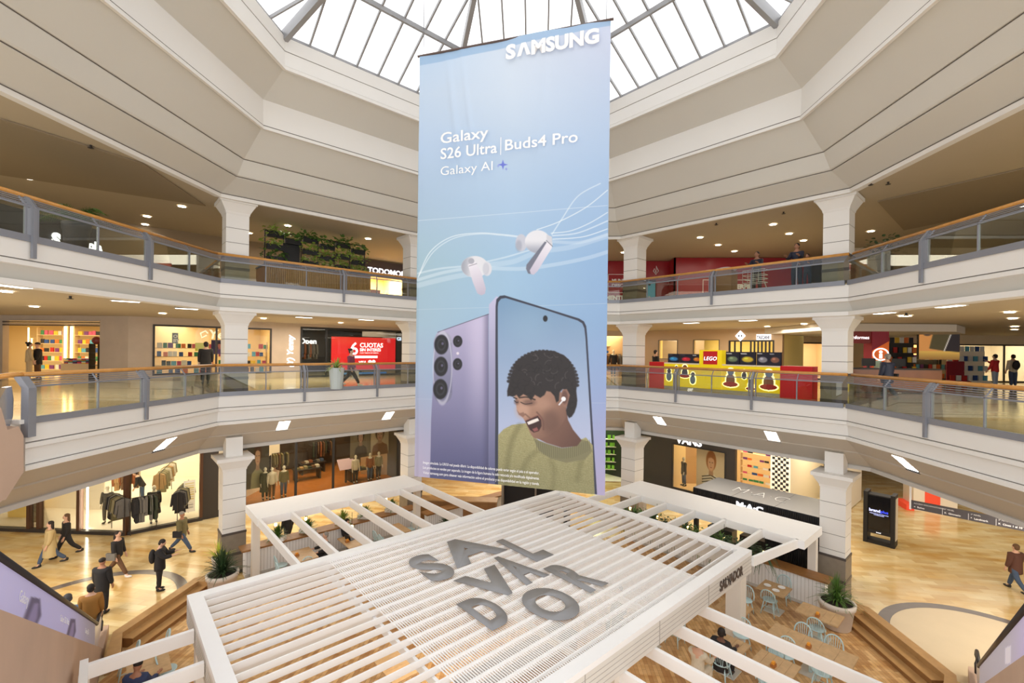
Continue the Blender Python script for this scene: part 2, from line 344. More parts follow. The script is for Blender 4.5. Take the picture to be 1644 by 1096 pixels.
# balustrades
def bal(fr, L, zt, zb, posts, muls, u0, u1, label, endcap=False):
    t = thing('balustrade', label, 'balustrade', fr.W((u0+u1)/2, .02, zb), fr.a, 'gallery balustrades around the atrium')
    b = MB(fr); n = 12; b.tube([(u0-.085 if u0 < .1 else u0, .2, zt-.035), (u1+.085, .2, zt-.035)], .056, 10); b.build('handrail', RAILW, t, True)
    b = MB(fr); b.box(u0-(.022 if u0 < .1 else 0), u1+.022, -.035, .05, zb-.0, zb+.15); b.build('base_rail', GREY, t)
    b = MB(fr); b.box(u0, u1, -.02, .02, zt-.31, zt-.27); b.build('top_rail', GREY, t)
    b = MB(fr)
    for i in range(1, 5):
        f = i/5; v = .0+.2*f; z = zt-.29+.25*f; b.box(u0-v*.4, u1+v*.4, v-.008, v+.008, z-.008, z+.008)
    b.build('infill_wire', GREY, t)
    ps = sorted(set([u0]+posts+muls+[u1]))
    for a_, c_ in zip(ps, ps[1:]):
        g0 = .09 if a_ in posts else .02; g1 = .09 if c_ in posts else .02
        b = MB(fr); b.box(a_+g0, c_-g1, -.006, .006, zb+.15, zt-.31); b.build('glass_panel', GLASS, t)
    for p in posts:
        b = MB(fr); b.box(p-.04, p+.04, -.09, -.03, zb-.36, zt-.33); b.box(p-.04, p+.04, -.03, .06, zb+.0, zt-.33)
        b.hexa([(p-.04, -.09, zt-.33), (p+.04, -.09, zt-.33), (p+.04, .06, zt-.33), (p-.04, .06, zt-.33)], [(p-.04, .1, zt-.06), (p+.04, .1, zt-.06), (p+.04, .24, zt-.06), (p-.04, .24, zt-.06)]); b.build('post', GREY, t)
        for q in (p-.12, p+.12):
            b = MB(fr); b.box(q-.02, q+.02, -.02, .03, zb+.1, zt-.29); b.beam((q, 0, zt-.29), (q, .17, zt-.07), .03, .03); b.build('mullion', GREY, t)
    for q in muls:
        b = MB(fr); b.box(q-.016, q+.016, -.02, .03, zb+.1, zt-.29); b.beam((q, 0, zt-.29), (q, .17, zt-.07), .02, .03); b.build('mullion', GREY, t)
    return t
d1 = [.02, SL-.02]
bal(FA, SL, 11.66, 10.594, [2.72, 5.78], [1.2, 4.25, 7.3], .0, SL, 'upper gallery balustrade on the left side, nearest the palm')
bal(FB, SL, 11.66, 10.594, [4.38], [1.45, 2.9, 5.85, 7.35], 0, SL, 'upper gallery balustrade in front of the planter wall and slatted kiosk')
bal(FC, SL, 11.66, 10.594, [4.38], [1.45, 2.9, 5.85, 7.35], 0, SL, 'upper gallery balustrade behind the banner')
bal(FD, SL, 11.66, 10.594, [4.38], [1.45, 2.9, 5.85, 7.35], 0, SL, 'upper gallery balustrade in front of the red hoarding')
bal(FE, SL, 11.66, 10.594, [2.9, 5.95], [1.45, 4.4, 7.4], 0, SL, 'upper gallery balustrade on the right side beyond the planter')
t = bal(FA, SL, 7.70, 6.582, [5.7], [4.3, 7.2], 2.75, SL, 'lower gallery balustrade on the left, ending beside the escalator')
b = MB(FA); b.box(2.62, 2.78, -.1, .08, 6.3, 7.38); b.hexa([(2.62, -.1, 7.38), (2.78, -.1, 7.38), (2.78, .08, 7.38), (2.62, .08, 7.38)], [(2.62, .1, 7.63), (2.78, .1, 7.63), (2.78, .28, 7.63), (2.62, .28, 7.63)]); b.build('end_post', GREY, t)
b = MB(FA); b.tube([(2.8, .2, 7.665), (2.55, .3, 7.66), (2.35, .5, 7.6)], .056, 8); b.build('handrail_end', RAILW, t, True)
bal(FB, SL, 7.70, 6.582, [2.87, 5.9], [.05, 1.5, 4.4, 7.4], 0, SL, 'lower gallery balustrade in front of the bookshop windows')
bal(FC, SL, 7.70, 6.582, [2.9, 5.9], [1.5, 4.4, 7.4], 0, SL, 'lower gallery balustrade behind the banner')
bal(FD, SL, 7.70, 6.582, [2.9, 5.93], [1.5, 4.4, 7.4], 0, SL, 'lower gallery balustrade in front of the yellow toy kiosk')
bal(FE, SL, 7.70, 6.582, [3.08, 6.1], [1.6, 4.6, 7.5], 0, SL, 'lower gallery balustrade on the right, near the wooden info desk')
# ceiling downlights
def disc(x, y, z, r, name, label, grp, warm=False):
    t = thing(name, label, 'ceiling light', (x, y, z), 0, grp)
    MB().lathe([(r*1.25, z), (r*1.25, z-.012), (r, z-.014), (r, z-.004)], (x, y), 14).build('trim_ring', WHITE, t)
    MB().lathe([(r, z-.006), (.001, z-.006)], (x, y), 14).build('diffuser', LAMP, t); return t
DL = None
def lights(pts, z, r, name, label, grp):
    base_ = None
    for (u, v) in pts:
        P = ZP(u, v, z)
        if base_ is None: base_ = disc(P[0], P[1], z, r, name, label, grp)
        else: dup(base_, (P[0], P[1], z))
lights([(104,253),(46,286),(292,331),(233,360),(236,347),(400,374),(462,362),(591,383),(1124,381),(1153,393),(1179,403),(1241,360),(1267,375),(1290,386),(1363,341),(1398,371),(1596,296),(1001,405),(357,421),(1641,330)], 13.67, .13, 'downlight', 'round recessed downlight in the upper gallery ceiling', 'downlights in the upper gallery ceiling')
lights([(10,468),(55,492),(261,503),(423,511),(547,518),(1232,524),(1291,520),(1298,531),(1316,533),(1304,538),(1450,507),(1456,507),(1478,524),(1489,528),(1496,531),(1621,501),(1626,511),(1629,524),(1629,529),(1535,490)], 9.6, .12, 'downlight', 'round recessed downlight in the lower gallery ceiling', 'downlights in the lower gallery ceiling')
bp = None
for (u, v) in [(20,459),(202,483),(300,495),(488,509),(588,513),(1110,518),(1201,514),(1345,508),(1420,502),(1525,491)]:
    P = ZP(u, v, 9.6)
    a_ = PI/4 if 200 < u < 660 else (-PI/4 if 900 < u < 1360 else PI/2)
    if bp is None:
        bp = thing('ceiling_panel_light', 'flat rectangular light panel in the lower gallery ceiling close to the atrium edge', 'ceiling light', (P[0], P[1], 9.6), a_, 'light panels along the lower gallery edge')
        f2 = Fr((P[0], P[1]), a_); MB(f2).box(-.34, .34, -.16, .16, 9.585, 9.6).build('frame', WHITE, bp); MB(f2).box(-.3, .3, -.12, .12, 9.58, 9.59).build('diffuser', PANEL, bp)
    else: dup(bp, (P[0], P[1], 9.6), a_)
# trough lights in the sloping soffit over the ground floor
def trough(fr, u, lbl):
    t = thing('soffit_light', lbl, 'ceiling light', fr.W(u, .45, 5.1), fr.a, 'trough lights in the sloping soffit')
    s = lambda v: 5.555-(v)*.87
    b = MB(fr); b.raw([(u-.2, .08, s(.08)-.012), (u+.2, .08, s(.08)-.012), (u+.2, .5, s(.5)-.012), (u-.2, .5, s(.5)-.012), (u-.2, .08, s(.08)+.05), (u+.2, .08, s(.08)+.05), (u+.2, .5, s(.5)+.05), (u-.2, .5, s(.5)+.05)], [(0,1,2,3),(4,7,6,5),(0,4,5,1),(1,5,6,2),(2,6,7,3),(3,7,4,0)]); b.build('diffuser', PANEL, t)
    b = MB(fr); b.hexa([(u-.24, .5, s(.5)-.06), (u+.24, .5, s(.5)-.06), (u+.24, .56, s(.5)-.06), (u-.24, .56, s(.5)-.06)], [(u-.24, .5, s(.5)+.03), (u+.24, .5, s(.5)+.03), (u+.24, .56, s(.5)+.03), (u-.24, .56, s(.5)+.03)]); b.build('lower_lip', DGREY, t)
trough(FA, 13.55-(YC-B), 'bright trough light in the sloping soffit above the clothes shop on the far left')
trough(FB, 2.2, 'bright trough light in the sloping soffit left of the dark fashion shop sign')
trough(FB, 6.6, 'bright trough light in the sloping soffit nearest the left edge of the banner')
trough(FD, 1.97, 'bright trough light in the sloping soffit nearest the right edge of the banner')
trough(FD, 6.53, 'bright trough light in the sloping soffit above the black roofed kiosk')
trough(FE, Y1-13.51, 'bright trough light in the sloping soffit above the black screen totem')
# sprinklers / small fittings on the ceilings
for i, (u, v, z) in enumerate([(146,233,13.68),(1398,293,13.68),(1426,292,13.68),(1150,358,13.68),(1258,340,13.68),(113,475,9.62),(1455,502,9.62)]):
    P = ZP(u, v, z); b = MB(); b.lathe([(.03, z), (.03, z-.06), (.07, z-.07), (.07, z-.08), (.001, z-.09)], (P[0], P[1]), 8); tag(b.build('sprinkler', DARK), 'small dark sprinkler head hanging from the gallery ceiling', 'sprinkler', 'sprinkler heads on the ceilings')
# sunken ceiling panels of level two (perforated tiles)
for q in ([(1409,323),(1644,270),(1644,330),(1451,369)], [(0,190),(230,262),(330,330),(0,280)]):
    P = [ZP(u, v, 13.66) for u, v in q]; b = MB(); b.hexa([(p[0], p[1], 13.64) for p in P], [(p[0], p[1], 13.67) for p in P]); struct('ceiling_tile_field', b, TAUPE2)
# ------------------------------------------------------------------ unseen area fills added to light the galleries and the hall
for k, (fr, L_) in enumerate(((FA, SL), (FB, SL), (FC, SL), (FD, SL), (FE, SL))):
    for z, pw in ((13.5, 130), (9.45, 290), (4.3, 360)):
        p = fr.W(L_/2, 4.6, z); area('gallery_fill', p, 6, pw, (1, .9, .76), (0, 0, fr.a), 3)
area('gallery_fill', (21, 23, 4.3), 9, 260, (1, .93, .8), (0, 0, 0), 7); area('gallery_fill', (18, 12, 4.3), 6, 110, (1, .93, .8), (0, 0, 0), 6)  # more unseen fills, added to brighten the marble on the right
# ================================================================== RESTAURANT
FO = Fr((-6.66, 9.15), PI/4)                       # u = s along the slats, v = -t
def S_(s, t, z): return (s, -t, z)
class RB(MB):
    def __init__(s_): super().__init__(FO)
    def bx(s_, s0, s1, t0, t1, z0, z1): return s_.box(s0, s1, -t1, -t0, z0, z1)
FRF = Fr((-7.317, 9.977), PI/4); KR = 1.0904
class RBR(MB):
    def __init__(s_): super().__init__(FRF)
    def bx(s_, s0, s1, t0, t1, z0, z1): return s_.box(s0*KR, s1*KR, -t1*KR, -t0*KR, z0-.47, z1-.47)
def TPx(u, v, z=.84): a_ = FO.loc(ZP(u, v, z)); return a_[0], -a_[1]
# deck
m = MB(); pts = [(-10.1, 6.5), (-10.1, 11.0), (-10.9, 12.0), (-10.9, 14.9), (-10.3, 15.1), (-4.9, 20.7), (4.9, 20.7), (10.3, 15.1), (10.9, 14.9), (10.9, 12.0), (10.1, 11.0), (10.1, 6.5), (5, 1.5), (-5, 1.5)]
m.hexa([(x, y, .003) for x, y in pts][::1], [(x, y, .05) for x, y in pts]); struct('floor_deck', m, WOOD)
RW, RL = 6.83, 11.46
roof = thing('pergola', 'big white slatted pergola roof with grey stacked letters in the middle of the restaurant', 'pergola', FRF.W(0, 0, 0), PI/4)
m = RBR(); T0, T1 = 2.52, 3.15; w_ = .26
m.bx(0, RL, 0, w_, 3.03, T1); m.bx(0, RL, RW-w_, RW, 3.03, T1); m.bx(0, w_, w_, RW-w_, 3.03, T1); m.bx(RL-w_, RL, w_, RW-w_, 3.03, T1); m.build('roof_rim', PWHITE, roof)
BOARD = brickmat('white_horizontal_boards', (232, 228, 220), (226, 221, 213), (150, 145, 138), 2.3, .13, .6, 0, .004, (240, 240, 240))
m = RBR(); m.bx(.0, RL, .0, .1, T0, 3.03); m.bx(.0, RL, RW-.1, RW, T0, 3.03); m.bx(.0, .1, .1, RW-.1, T0, 3.03); m.bx(RL-.1, RL, .1, RW-.1, T0, 3.03)
m.build('fascia_boards', mat('white_board_cladding', (230, 226, 218), .6, noise=.05, nscale=3), roof)
m = RBR()
for k in range(1, 5): m.bx(.0, RL, -.004, 0, T0+k*.1, T0+k*.1+.008); m.bx(.0, RL, RW, RW+.004, T0+k*.1, T0+k*.1+.008); m.bx(-.004, 0, 0, RW, T0+k*.1, T0+k*.1+.008)
for s in (2.2, 4.6, 6.9, 9.0): m.bx(s, s+.02, RW, RW+.006, T0, 3.03)
m.build('board_joint', mat('board_joint_grey', (176, 170, 162), .7), roof)
nsl = 20
for i in range(nsl):
    t = w_+.02+(RW-2*w_)*(i+.5)/nsl
    RBR().bx(w_, RL-w_, t-.014, t+.014, 2.985, 3.115).build('slat', PWHITE, roof)
RBR().bx(w_, RL-w_, RW*.42, RW*.42+.07, 2.85, 3.06).build('roof_beam', PWHITE, roof)
for s in (2.75, 5.0, 7.2, 9.15): RBR().bx(s-.03, s+.03, w_, RW-w_, 2.8, 2.96).build('cross_beam', PWHITE, roof)
m = RBR(); s = 2.85
while s < 9.12: m.bx(s, s+.022, w_, RW-w_, 3.055, 3.068); s += .05
g_ = m.build('lath_grating', PWHITE, roof); g_['kind'] = 'stuff'
# stacked grey letters painted on boards between the slats
LET = mat('grey_letter_boards', (150, 150, 152), .7, noise=.06, nscale=4)
def letter(ch, s0, s1, t0, t1):
    cu = bpy.data.curves.new('l', 'FONT'); cu.body = ch; cu.size = 1; cu.offset = .05; cu.extrude = 0; o = bpy.data.objects.new('l', cu); COL.objects.link(o)
    me = bpy.data.meshes.new_from_object(o.evaluated_get(bpy.context.evaluated_depsgraph_get())); bpy.data.objects.remove(o)
    bm = bmesh.new(); bm.from_mesh(me); xs = [v.co.x for v in bm.verts]; ys = [v.co.y for v in bm.verts]
    x0, x1, y0, y1 = min(xs), max(xs), min(ys), max(ys)
    for v in bm.verts:
        v.co.x = (s0+(v.co.x-x0)/(x1-x0)*(s1-s0))*KR; v.co.y = -(t1-(v.co.y-y0)/(y1-y0)*(t1-t0))*KR; v.co.z = 0
    r = bmesh.ops.extrude_face_region(bm, geom=bm.faces[:]); 
    for g in r['geom']:
        if isinstance(g, bmesh.types.BMVert): g.co.z = .012
    bm.normal_update(); bm.to_mesh(me); bm.free(); me.materials.clear(); me.materials.append(LET)
    me.transform(Matrix.Translation((0, 0, 3.118-.47)))
    o = bpy.data.objects.new('letter', me); COL.objects.link(o); o.parent = roof; return o
for a_ in (('S', 4.22, 4.92, 1.42, 2.88), ('A', 5.0, 6.6, 1.2, 2.62), ('L', 6.7, 7.3, 2.02, 3.6), ('V', 4.6, 5.8, 3.05, 4.3), ('A', 5.72, 6.46, 2.76, 4.26), ('D', 4.1, 4.72, 3.88, 5.04), ('O', 5.08, 6.12, 4.46, 5.74), ('R', 6.56, 7.2, 3.96, 5.38)): letter(*a_)
# small sign on the fascia
FF = Fr(FRF.W(0, -RW*KR, 0)[:2], PI/4)
text('fascia_lettering', 'SALVADOR', FF, 10.42, -.012, 2.2, .36, mat('brown_letter', (92, 78, 70), .6), roof, .012, .006, sx=.78)
# roof legs
RBR().bx(11.0, 11.36, 6.36, 6.74, .52, T0+.02).build('post', mat('cream_white_post', (236, 230, 220), .55), roof)
for s, t in ((.25, .25), (.25, 6.5), (11.15, .25), (5.7, .2), (5.7, 6.6)):
    RBR().bx(s-.13, s+.13, t-.13, t+.13, .52, T0+.02).build('post', mat('cream_white_post', (236, 230, 220), .55), roof)
# wings
def beam(s0, t0, s1, t1, z1=2.5, w=.09, h=.26, par=None):
    d = math.hypot(s1-s0, t1-t0); b = RB(); b.beam((s0, -t0, z1-h/2), (s1, -t1, z1-h/2), w, h); return b.build('beam', PWHITE, par)
def wing(name, label, ledge, beams, posts, legs=.12, zb_=2.5, dz=0):
    s0, s1, t0, t1 = ledge; t = thing(name, label, 'pergola', FO.W((s0+s1)/2, -(t0+t1)/2, 0), PI/4)
    if ledge[4:] == (): pass
    b = RB(); b.bx(s0, s1, t0, t1, 2.46, 2.5); b.build('ledge_top', PWHITE, t)
    for q in ((s0, s1, t0, t0+.06), (s0, s1, t1-.06, t1), (s0, s0+.06, t0+.06, t1-.06), (s1-.06, s1, t0+.06, t1-.06)): RB().bx(*q, 2.24, 2.46).build('ledge_edge', PWHITE, t)
    for a_ in beams: beam(*a_, z1=zb_, par=t)
    for (s, tt) in posts: RB().bx(s-legs, s+legs, tt-legs, tt+legs, .05, 2.24).build('post', MC['cream_white_post'], t)
    return t
lw = wing('pergola_wing', 'white side pergola with seven beams over the tables at the left', (2.6, 9.1, -7.49, -5.7), [(s, -5.72, s, -1.07) for s in (2.66, 3.7, 4.75, 5.8, 6.85, 7.95, 9.03)], [(2.75, -6.6), (8.95, -6.1)])
rw = wing('pergola_wing', 'white side pergola with beams over the hanging plants beside the black roofed kiosk', (15.0, 16.85, 0, 7.05), [(15.05, t, 12.64, t) for t in (.06, 1.2, 2.35, 3.5, 4.6, 5.8)]+[(15.05, 6.85, 12.6, 6.42)], [(16.6, 6.85), (16.6, .3)])
nw = wing('pergola_wing', 'white side pergola section at the bottom left corner with two thick beams', (-1.62, -1.5, -.0, 7.2), [(-1.5, t, .1, t) for t in (.22, 1.5, 2.7, 3.9, 5.1)], [(-1.56, .1)], .08)
sw = wing('pergola_wing', 'white side pergola at the bottom right with long beams over the blue chairs', (3.2, 10.0, 13.4, 14.9), [(s, 6.0, s, 13.42) for s in (9.87, 8.65, 7.5, 6.4, 5.3)], [(9.2, 13.6)], zb_=2.04)
# low walls with oak caps
def lowwall(s0, s1, t0, t1, label, n):
    t = thing('low_wall', label, 'low wall', FO.W((s0+s1)/2, -(t0+t1)/2, 0), PI/4)
    RB().bx(s0, s1, t0, t1, .05, 1.02).build('panelling', PWHITE, t); b = RB(); along = (s1-s0) > (t1-t0)
    k = (s0 if along else t0)+.06
    while k < (s1 if along else t1):
        for q in ((t0-.003, t0), (t1, t1+.003)) if along else ((s0-.003, s0), (s1, s1+.003)):
            b.bx(k, k+.012, q[0], q[1], .1, 1.0) if along else b.bx(q[0], q[1], k, k+.012, .1, 1.0)
        k += .11
    b.build('groove', mat('groove_grey', (196, 194, 190), .7), t)
    RB().bx(s0-.12, s1+.12, t0-.12, t1+.12, 1.02, 1.08).build('oak_cap', BENCHD, t)
    b = RB(); b.bx(s0, s1, t1, t1+.02, .06, .16) if along else b.bx(s0-.02, s0, t0, t1, .06, .16); b.build('skirting', mat('skirting_grey', (210, 208, 204), .6), t)
    return t
lowwall(2.5, 9.3, -7.3, -6.95, 'white boarded low wall with oak cap behind the tables on the left', 0)
lowwall(16.0, 16.35, -.2, 7.35, 'white boarded low wall with oak cap behind the tables on the right', 0)
lowwall(9.4, 15.2, -6.2, -5.9, 'white boarded low wall at the far end of the restaurant behind the banner', 0)
# hanging plants + pendants
def blades(mb, c, n, L_, lo, hi, wd=.03, droop=.6, seed=0):
    rn = random.Random(seed)
    for k in range(n):
        a = rn.uniform(0, 2*PI); e = math.radians(rn.uniform(lo, hi)); l = L_*rn.uniform(.7, 1.1); ca, sa = math.cos(a), math.sin(a)
        P = []; 
        for i in range(4):
            f = i/3; r = l*f*math.cos(e); z = l*f*math.sin(e)-droop*l*f*f*math.cos(e); P.append((c[0]+ca*r, c[1]+sa*r, c[2]+z, wd*(1-f*.85)))
        vs = []
        for x, y, z, w2 in P: vs += [(x-sa*w2, y+ca*w2, z), (x+sa*w2, y-ca*w2, z), (x, y, z-.006)]
        fs = []
        for i in range(3): o_ = i*3; fs += [(o_, o_+1, o_+4, o_+3), (o_+1, o_+2, o_+5, o_+4), (o_+2, o_, o_+3, o_+5)]
        mb.raw(vs, fs)
def leafmass(mb, c, n, rad, size, seed=0, zs=1.0):
    rn = random.Random(seed)
    for k in range(n):
        a = rn.uniform(0, 2*PI); r = rad*rn.random()**.5; z = rn.uniform(-.6, 1)*rad*zs; p = Vector((c[0]+r*math.cos(a), c[1]+r*math.sin(a), c[2]+z)); s_ = size*rn.uniform(.6, 1.2)
        d = Vector((math.cos(a)*rn.uniform(.3, 1), math.sin(a)*rn.uniform(.3, 1), rn.uniform(-.7, .5))).normalized(); x = d.cross(Vector((rn.uniform(-.4, .4), rn.uniform(-.4, .4), 1))).normalized(); n_ = x.cross(d)*s_*.12
        mb.raw([p, p+d*s_*.35+x*s_*.42+n_, p+d*s_*.75+x*s_*.3+n_, p+d*s_*1.05, p+d*s_*.75-x*s_*.3+n_, p+d*s_*.35-x*s_*.42+n_, p+d*s_*.5], [(0, 1, 6), (1, 2, 6), (2, 3, 6), (3, 4, 6), (4, 5, 6), (5, 0, 6)])
def fronds(mb, c, n, L_, seed=0, up=(35, 75)):
    rn = random.Random(seed)
    for k in range(n):
        a = 2*PI*k/n+rn.uniform(-.3, .3); e = math.radians(rn.uniform(*up)); l = L_*rn.uniform(.8, 1.1); ca, sa = math.cos(a), math.sin(a); q = []
        for i in range(13):
            f = i/12; r = l*f*math.cos(e)*1.15; z = l*f*math.sin(e)-l*.75*f*f; q.append(Vector((c[0]+ca*r, c[1]+sa*r, c[2]+z)))
        mb.tube(q, .008, 4)
        for i in range(2, 13):
            p = q[i]; d = (q[i]-q[i-1]).normalized(); s_ = Vector((-sa, ca, 0)); w_ = l*.3*math.sin(PI*min(1, i/12*.9+.08))
            for sg in (1, -1):
                for o_ in (0, .5):
                    p0 = q[i-1].lerp(q[i], o_); t_ = p0+s_*sg*w_+d*w_*.6-Vector((0, 0, w_*.35)); mb.raw([p0-d*.012, p0+d*.016, t_], [(0, 1, 2)])
def pot_plant(name, x, y, z, r, h, L_, n, lo, hi, label, m1, cat='potted plant', pm=None, droop=.5, wd=.03, box=False, seed=1, trunk=0, kind=None):
    t = thing(name, label, cat, (x, y, z)); b = MB()
    if box: b.box(x-r, x+r, y-r*.4, y+r*.4, z, z+h)
    else: b.lathe([(.001, z), (r*.72, z), (r*.78, z+.04), (r*.95, z+h*.8), (r*1.03, z+h*.82), (r*1.06, z+h*.98), (r*1.0, z+h), (r*.9, z+h), (r*.88, z+h*.93), (.001, z+h*.93)], (x, y), 24)
    b.build('pot', pm or POT, t, not box)
    if not box: MB().lathe([(r*.885, z+h*.9), (r*.87, z+h*.955), (.001, z+h*.965)], (x, y), 20).build('soil', SOIL, t)
    zz = z+h
    if trunk: MB().tube([(x, y, z+h*.9), (x+.03, y, zz+trunk)], .05, 8).build('trunk', BENCHD, t); zz += trunk
    b = MB()
    if kind == 'frond': fronds(b, (x, y, zz), n, L_, seed)
    elif kind == 'leafy': leafmass(b, (x, y, zz+L_*.35), n, L_*.75, .13, seed, .9)
    else: blades(b, (x, y, zz-.02), n, L_, lo, hi, wd, droop, seed)
    if n > 60 and not kind: blades(b, (x, y, zz+L_*.25), n//2, L_*.8, lo+10, hi, wd, droop, seed+5)
    b.build('leaves', m1, t); return t
pot_plant('potted_palm', 9.75, 14.5, .05, .47, .8, .85, 110, 25, 88, 'large round cream pot with a green palm beside the right wooden steps', LEAF, droop=.7, wd=.022)
pot_plant('potted_palm', -9.78, 14.62, .05, .46, .8, .85, 150, 20, 88, 'large round cream pot with a dense dark shrub beside the left column', LEAFD, droop=.5, wd=.028, seed=3)
pot_plant('potted_yucca', -10.75, 15.75, 0, .2, .85, .62, 34, 5, 85, 'small yucca with bright yellow green spiky leaves left of the big shrub pot', mat('yellow_green_leaf', (196, 206, 72), .5), droop=.1, wd=.03, seed=4)
for i, (s, tt, k) in enumerate(((3.6, -7.12, 0), (4.7, -7.12, 1), (6.1, -7.12, 0), (7.05, -7.12, 1), (8.3, -7.12, 0))):
    x, y, _ = FO.W(s, -tt, 0); pot_plant('planter_box_plant', x, y, 1.08, .3, .14, .5, 90, 15, 80, ['bushy green plant in a white trough on the oak cap, nearest the left column', 'sparse plant in a white trough on the oak cap, second from the left column', 'bushy green plant in a white trough on the oak cap above the laptop table', 'feathery fern in a white trough on the oak cap, next to last before the banner', 'green plant in a white trough on the oak cap closest to the banner'][i], LEAF if i != 2 else LEAF2, pm=PWHITE, box=True, seed=i)
x, y, _ = FO.W(9.9, 5.2, 0); pot_plant('potted_shrub', x, y, .05, .34, .6, .55, 90, 10, 88, 'dark leafy shrub in a pale pot near the foot of the banner', LEAFD, seed=8)
PC = thing('pendant_lamp', 'bare glowing bulb hanging on a cord under the pergola wing on the left', 'pendant lamp', FO.W(3.3, 6.2, 2.0), 0, 'pendant bulbs under the left pergola wing')
px_, py_, _ = FO.W(3.3, 6.2, 0)
MB().tube([(px_, py_, 2.1), (px_, py_, 2.5)], .008, 6).build('cord', BLACK, PC); MB().lathe([(.02, 2.11), (.024, 2.06), (.02, 2.05)], (px_, py_), 8).build('socket', DARK, PC); MB().ell((px_, py_, 2.0), (.05, .05, .07)).build('bulb', LAMPW, PC, True)
cp = lambda s, t: FO.W(s, -t, 2.0)
for (s, t) in ((4.3, -6.1), (5.3, -4.3), (6.5, -6.3), (7.6, -6.3)): dup(PC, cp(s, t))
first = None
for (s, t) in ((14.6, 1.0), (14.6, 2.2), (14.5, 3.5), (14.5, 4.8), (14.4, 6.1)):
    first = dup(PC, cp(s, t), 0, 'bare glowing bulb hanging among the plants under the right pergola wing', 'pendant bulbs under the right pergola wing')
for i, t in enumerate((1.6, 2.9, 4.2, 5.5)):
    x, y, _ = FO.W(14.3, -t, 0); q = thing('hanging_plant', ['dark fern hanging under the right pergola wing, farthest back', 'dark trailing fern under the right pergola wing, second from the back', 'dark trailing fern under the right pergola wing, third from the back', 'dark trailing fern under the right pergola wing, nearest the right post'][i], 'hanging plant', (x, y, 1.9))
    b = MB(); b.box(x-.3, x+.3, y-.08, y+.08, 1.95, 2.05); b.build('trough', DARK, q); b = MB()
    for k in range(4): blades(b, (x-.45+.3*k, y+.3-.2*k, 2.0), 44, .62, -30, 60, .03, .9, i*9+k); leafmass(b, (x-.45+.3*k, y+.3-.2*k, 1.95), 30, .4, .1, i+k, .6)
    b.build('leaves', LEAFD if i % 2 else LEAF, q); b = MB(); b.tube([(x-.25, y, 2.05), (x-.25, y, 2.24)], .006, 5).tube([(x+.25, y, 2.05), (x+.25, y, 2.24)], .006, 5); b.build('hanger', DARK, q)
# wooden corner steps (seating tiers)
def tiers(sg, label):
    t = thing('wooden_steps', label, 'steps', (sg*10.5, 12.5, 0)); 
    sx = lambda x: sg*x
    def bx(x0, x1, y0, y1, z0, z1, nm, m):
        a_, b_ = sorted((sx(x0), sx(x1))); MB().box(a_, b_, y0, y1, z0, z1).build(nm, m, t)
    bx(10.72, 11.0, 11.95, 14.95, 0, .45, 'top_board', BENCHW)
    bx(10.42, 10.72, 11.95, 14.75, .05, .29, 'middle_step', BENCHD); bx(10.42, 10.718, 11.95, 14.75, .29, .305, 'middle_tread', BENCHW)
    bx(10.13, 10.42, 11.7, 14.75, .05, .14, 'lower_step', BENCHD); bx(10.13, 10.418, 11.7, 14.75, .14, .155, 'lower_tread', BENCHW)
    def prism(q, z0, z1, nm, m):
        q = [(sx(x), y) for x, y in q]
        if sg < 0: q = q[::-1]
        b = MB(); b.hexa([(x, y, z0) for x, y in q], [(x, y, z1) for x, y in q]); b.build(nm, m, t)
    prism([(11.0, 14.95), (10.7, 15.25), (10.3, 15.25), (10.3, 14.75), (10.72, 14.75), (10.72, 14.95)], 0, .451, 'corner_block', BENCHW)
    prism([(11.0, 11.95), (10.72, 11.95), (10.0, 11.15), (10.22, 10.93)], 0, .451, 'near_board', BENCHW)
tiers(-1, 'stepped oak seating tier along the left edge of the deck'); tiers(1, 'stepped oak seating tier along the right edge of the deck')
# chairs and tables
def make_chair(label, grp):
    t = thing('spindle_chair', label, 'chair', (0, 0, 0), 0, grp)
    MB().lathe([(.001, .425), (.17, .425), (.215, .435), (.22, .452), (.2, .462), (.001, .455)], (0, 0), 16, 1, .95).build('seat', PALEBL, t, True)
    for x, y in ((-1, -1), (1, -1), (-1, 1), (1, 1)):
        MB().tube([(x*.13, y*.12, .43), (x*.165, y*.16, .22), (x*.2, y*.2, 0)], .015, 6, rs=[.014, .019, .011]).build('leg', PALEBL, t, True)
    b = MB(); b.tube([(-.16, -.16, .2), (-.16, .16, .2)], .01, 5).tube([(.16, -.16, .2), (.16, .16, .2)], .01, 5).tube([(-.16, 0, .2), (.16, 0, .2)], .01, 5); b.build('stretcher', PALEBL, t)
    b = MB(); P = []
    for i in range(13):
        a = PI*(-.06+1.12*i/12); P.append((-.215*math.cos(a), -.15-.07*math.sin(a), .45+.37*max(0, math.sin(a))**.6 if 0 < i < 12 else .45))
    b.tube(P, .018, 6); b.build('back_bow', PALEBL, t, True); b = MB()
    for i in range(6):
        x = -.13+.052*i; b.tube([(x*.8, -.17, .45), (x*1.1, -.215, .45+.36*(1-(x/.24)**4))], .008, 5)
    b.build('spindle', PALEBL, t)
    return t
ch0 = None
def chair(s, t, rot, label):
    global ch0
    x, y, _ = FO.W(s, -t, 0)
    if ch0 is None: ch0 = make_chair(label, 'pale blue spindle chairs'); ch0.location = (x, y, .05); ch0.rotation_euler = (0, 0, PI/4+rot); return ch0
    return dup(ch0, (x, y, .05), PI/4+rot, label)
tb = {}
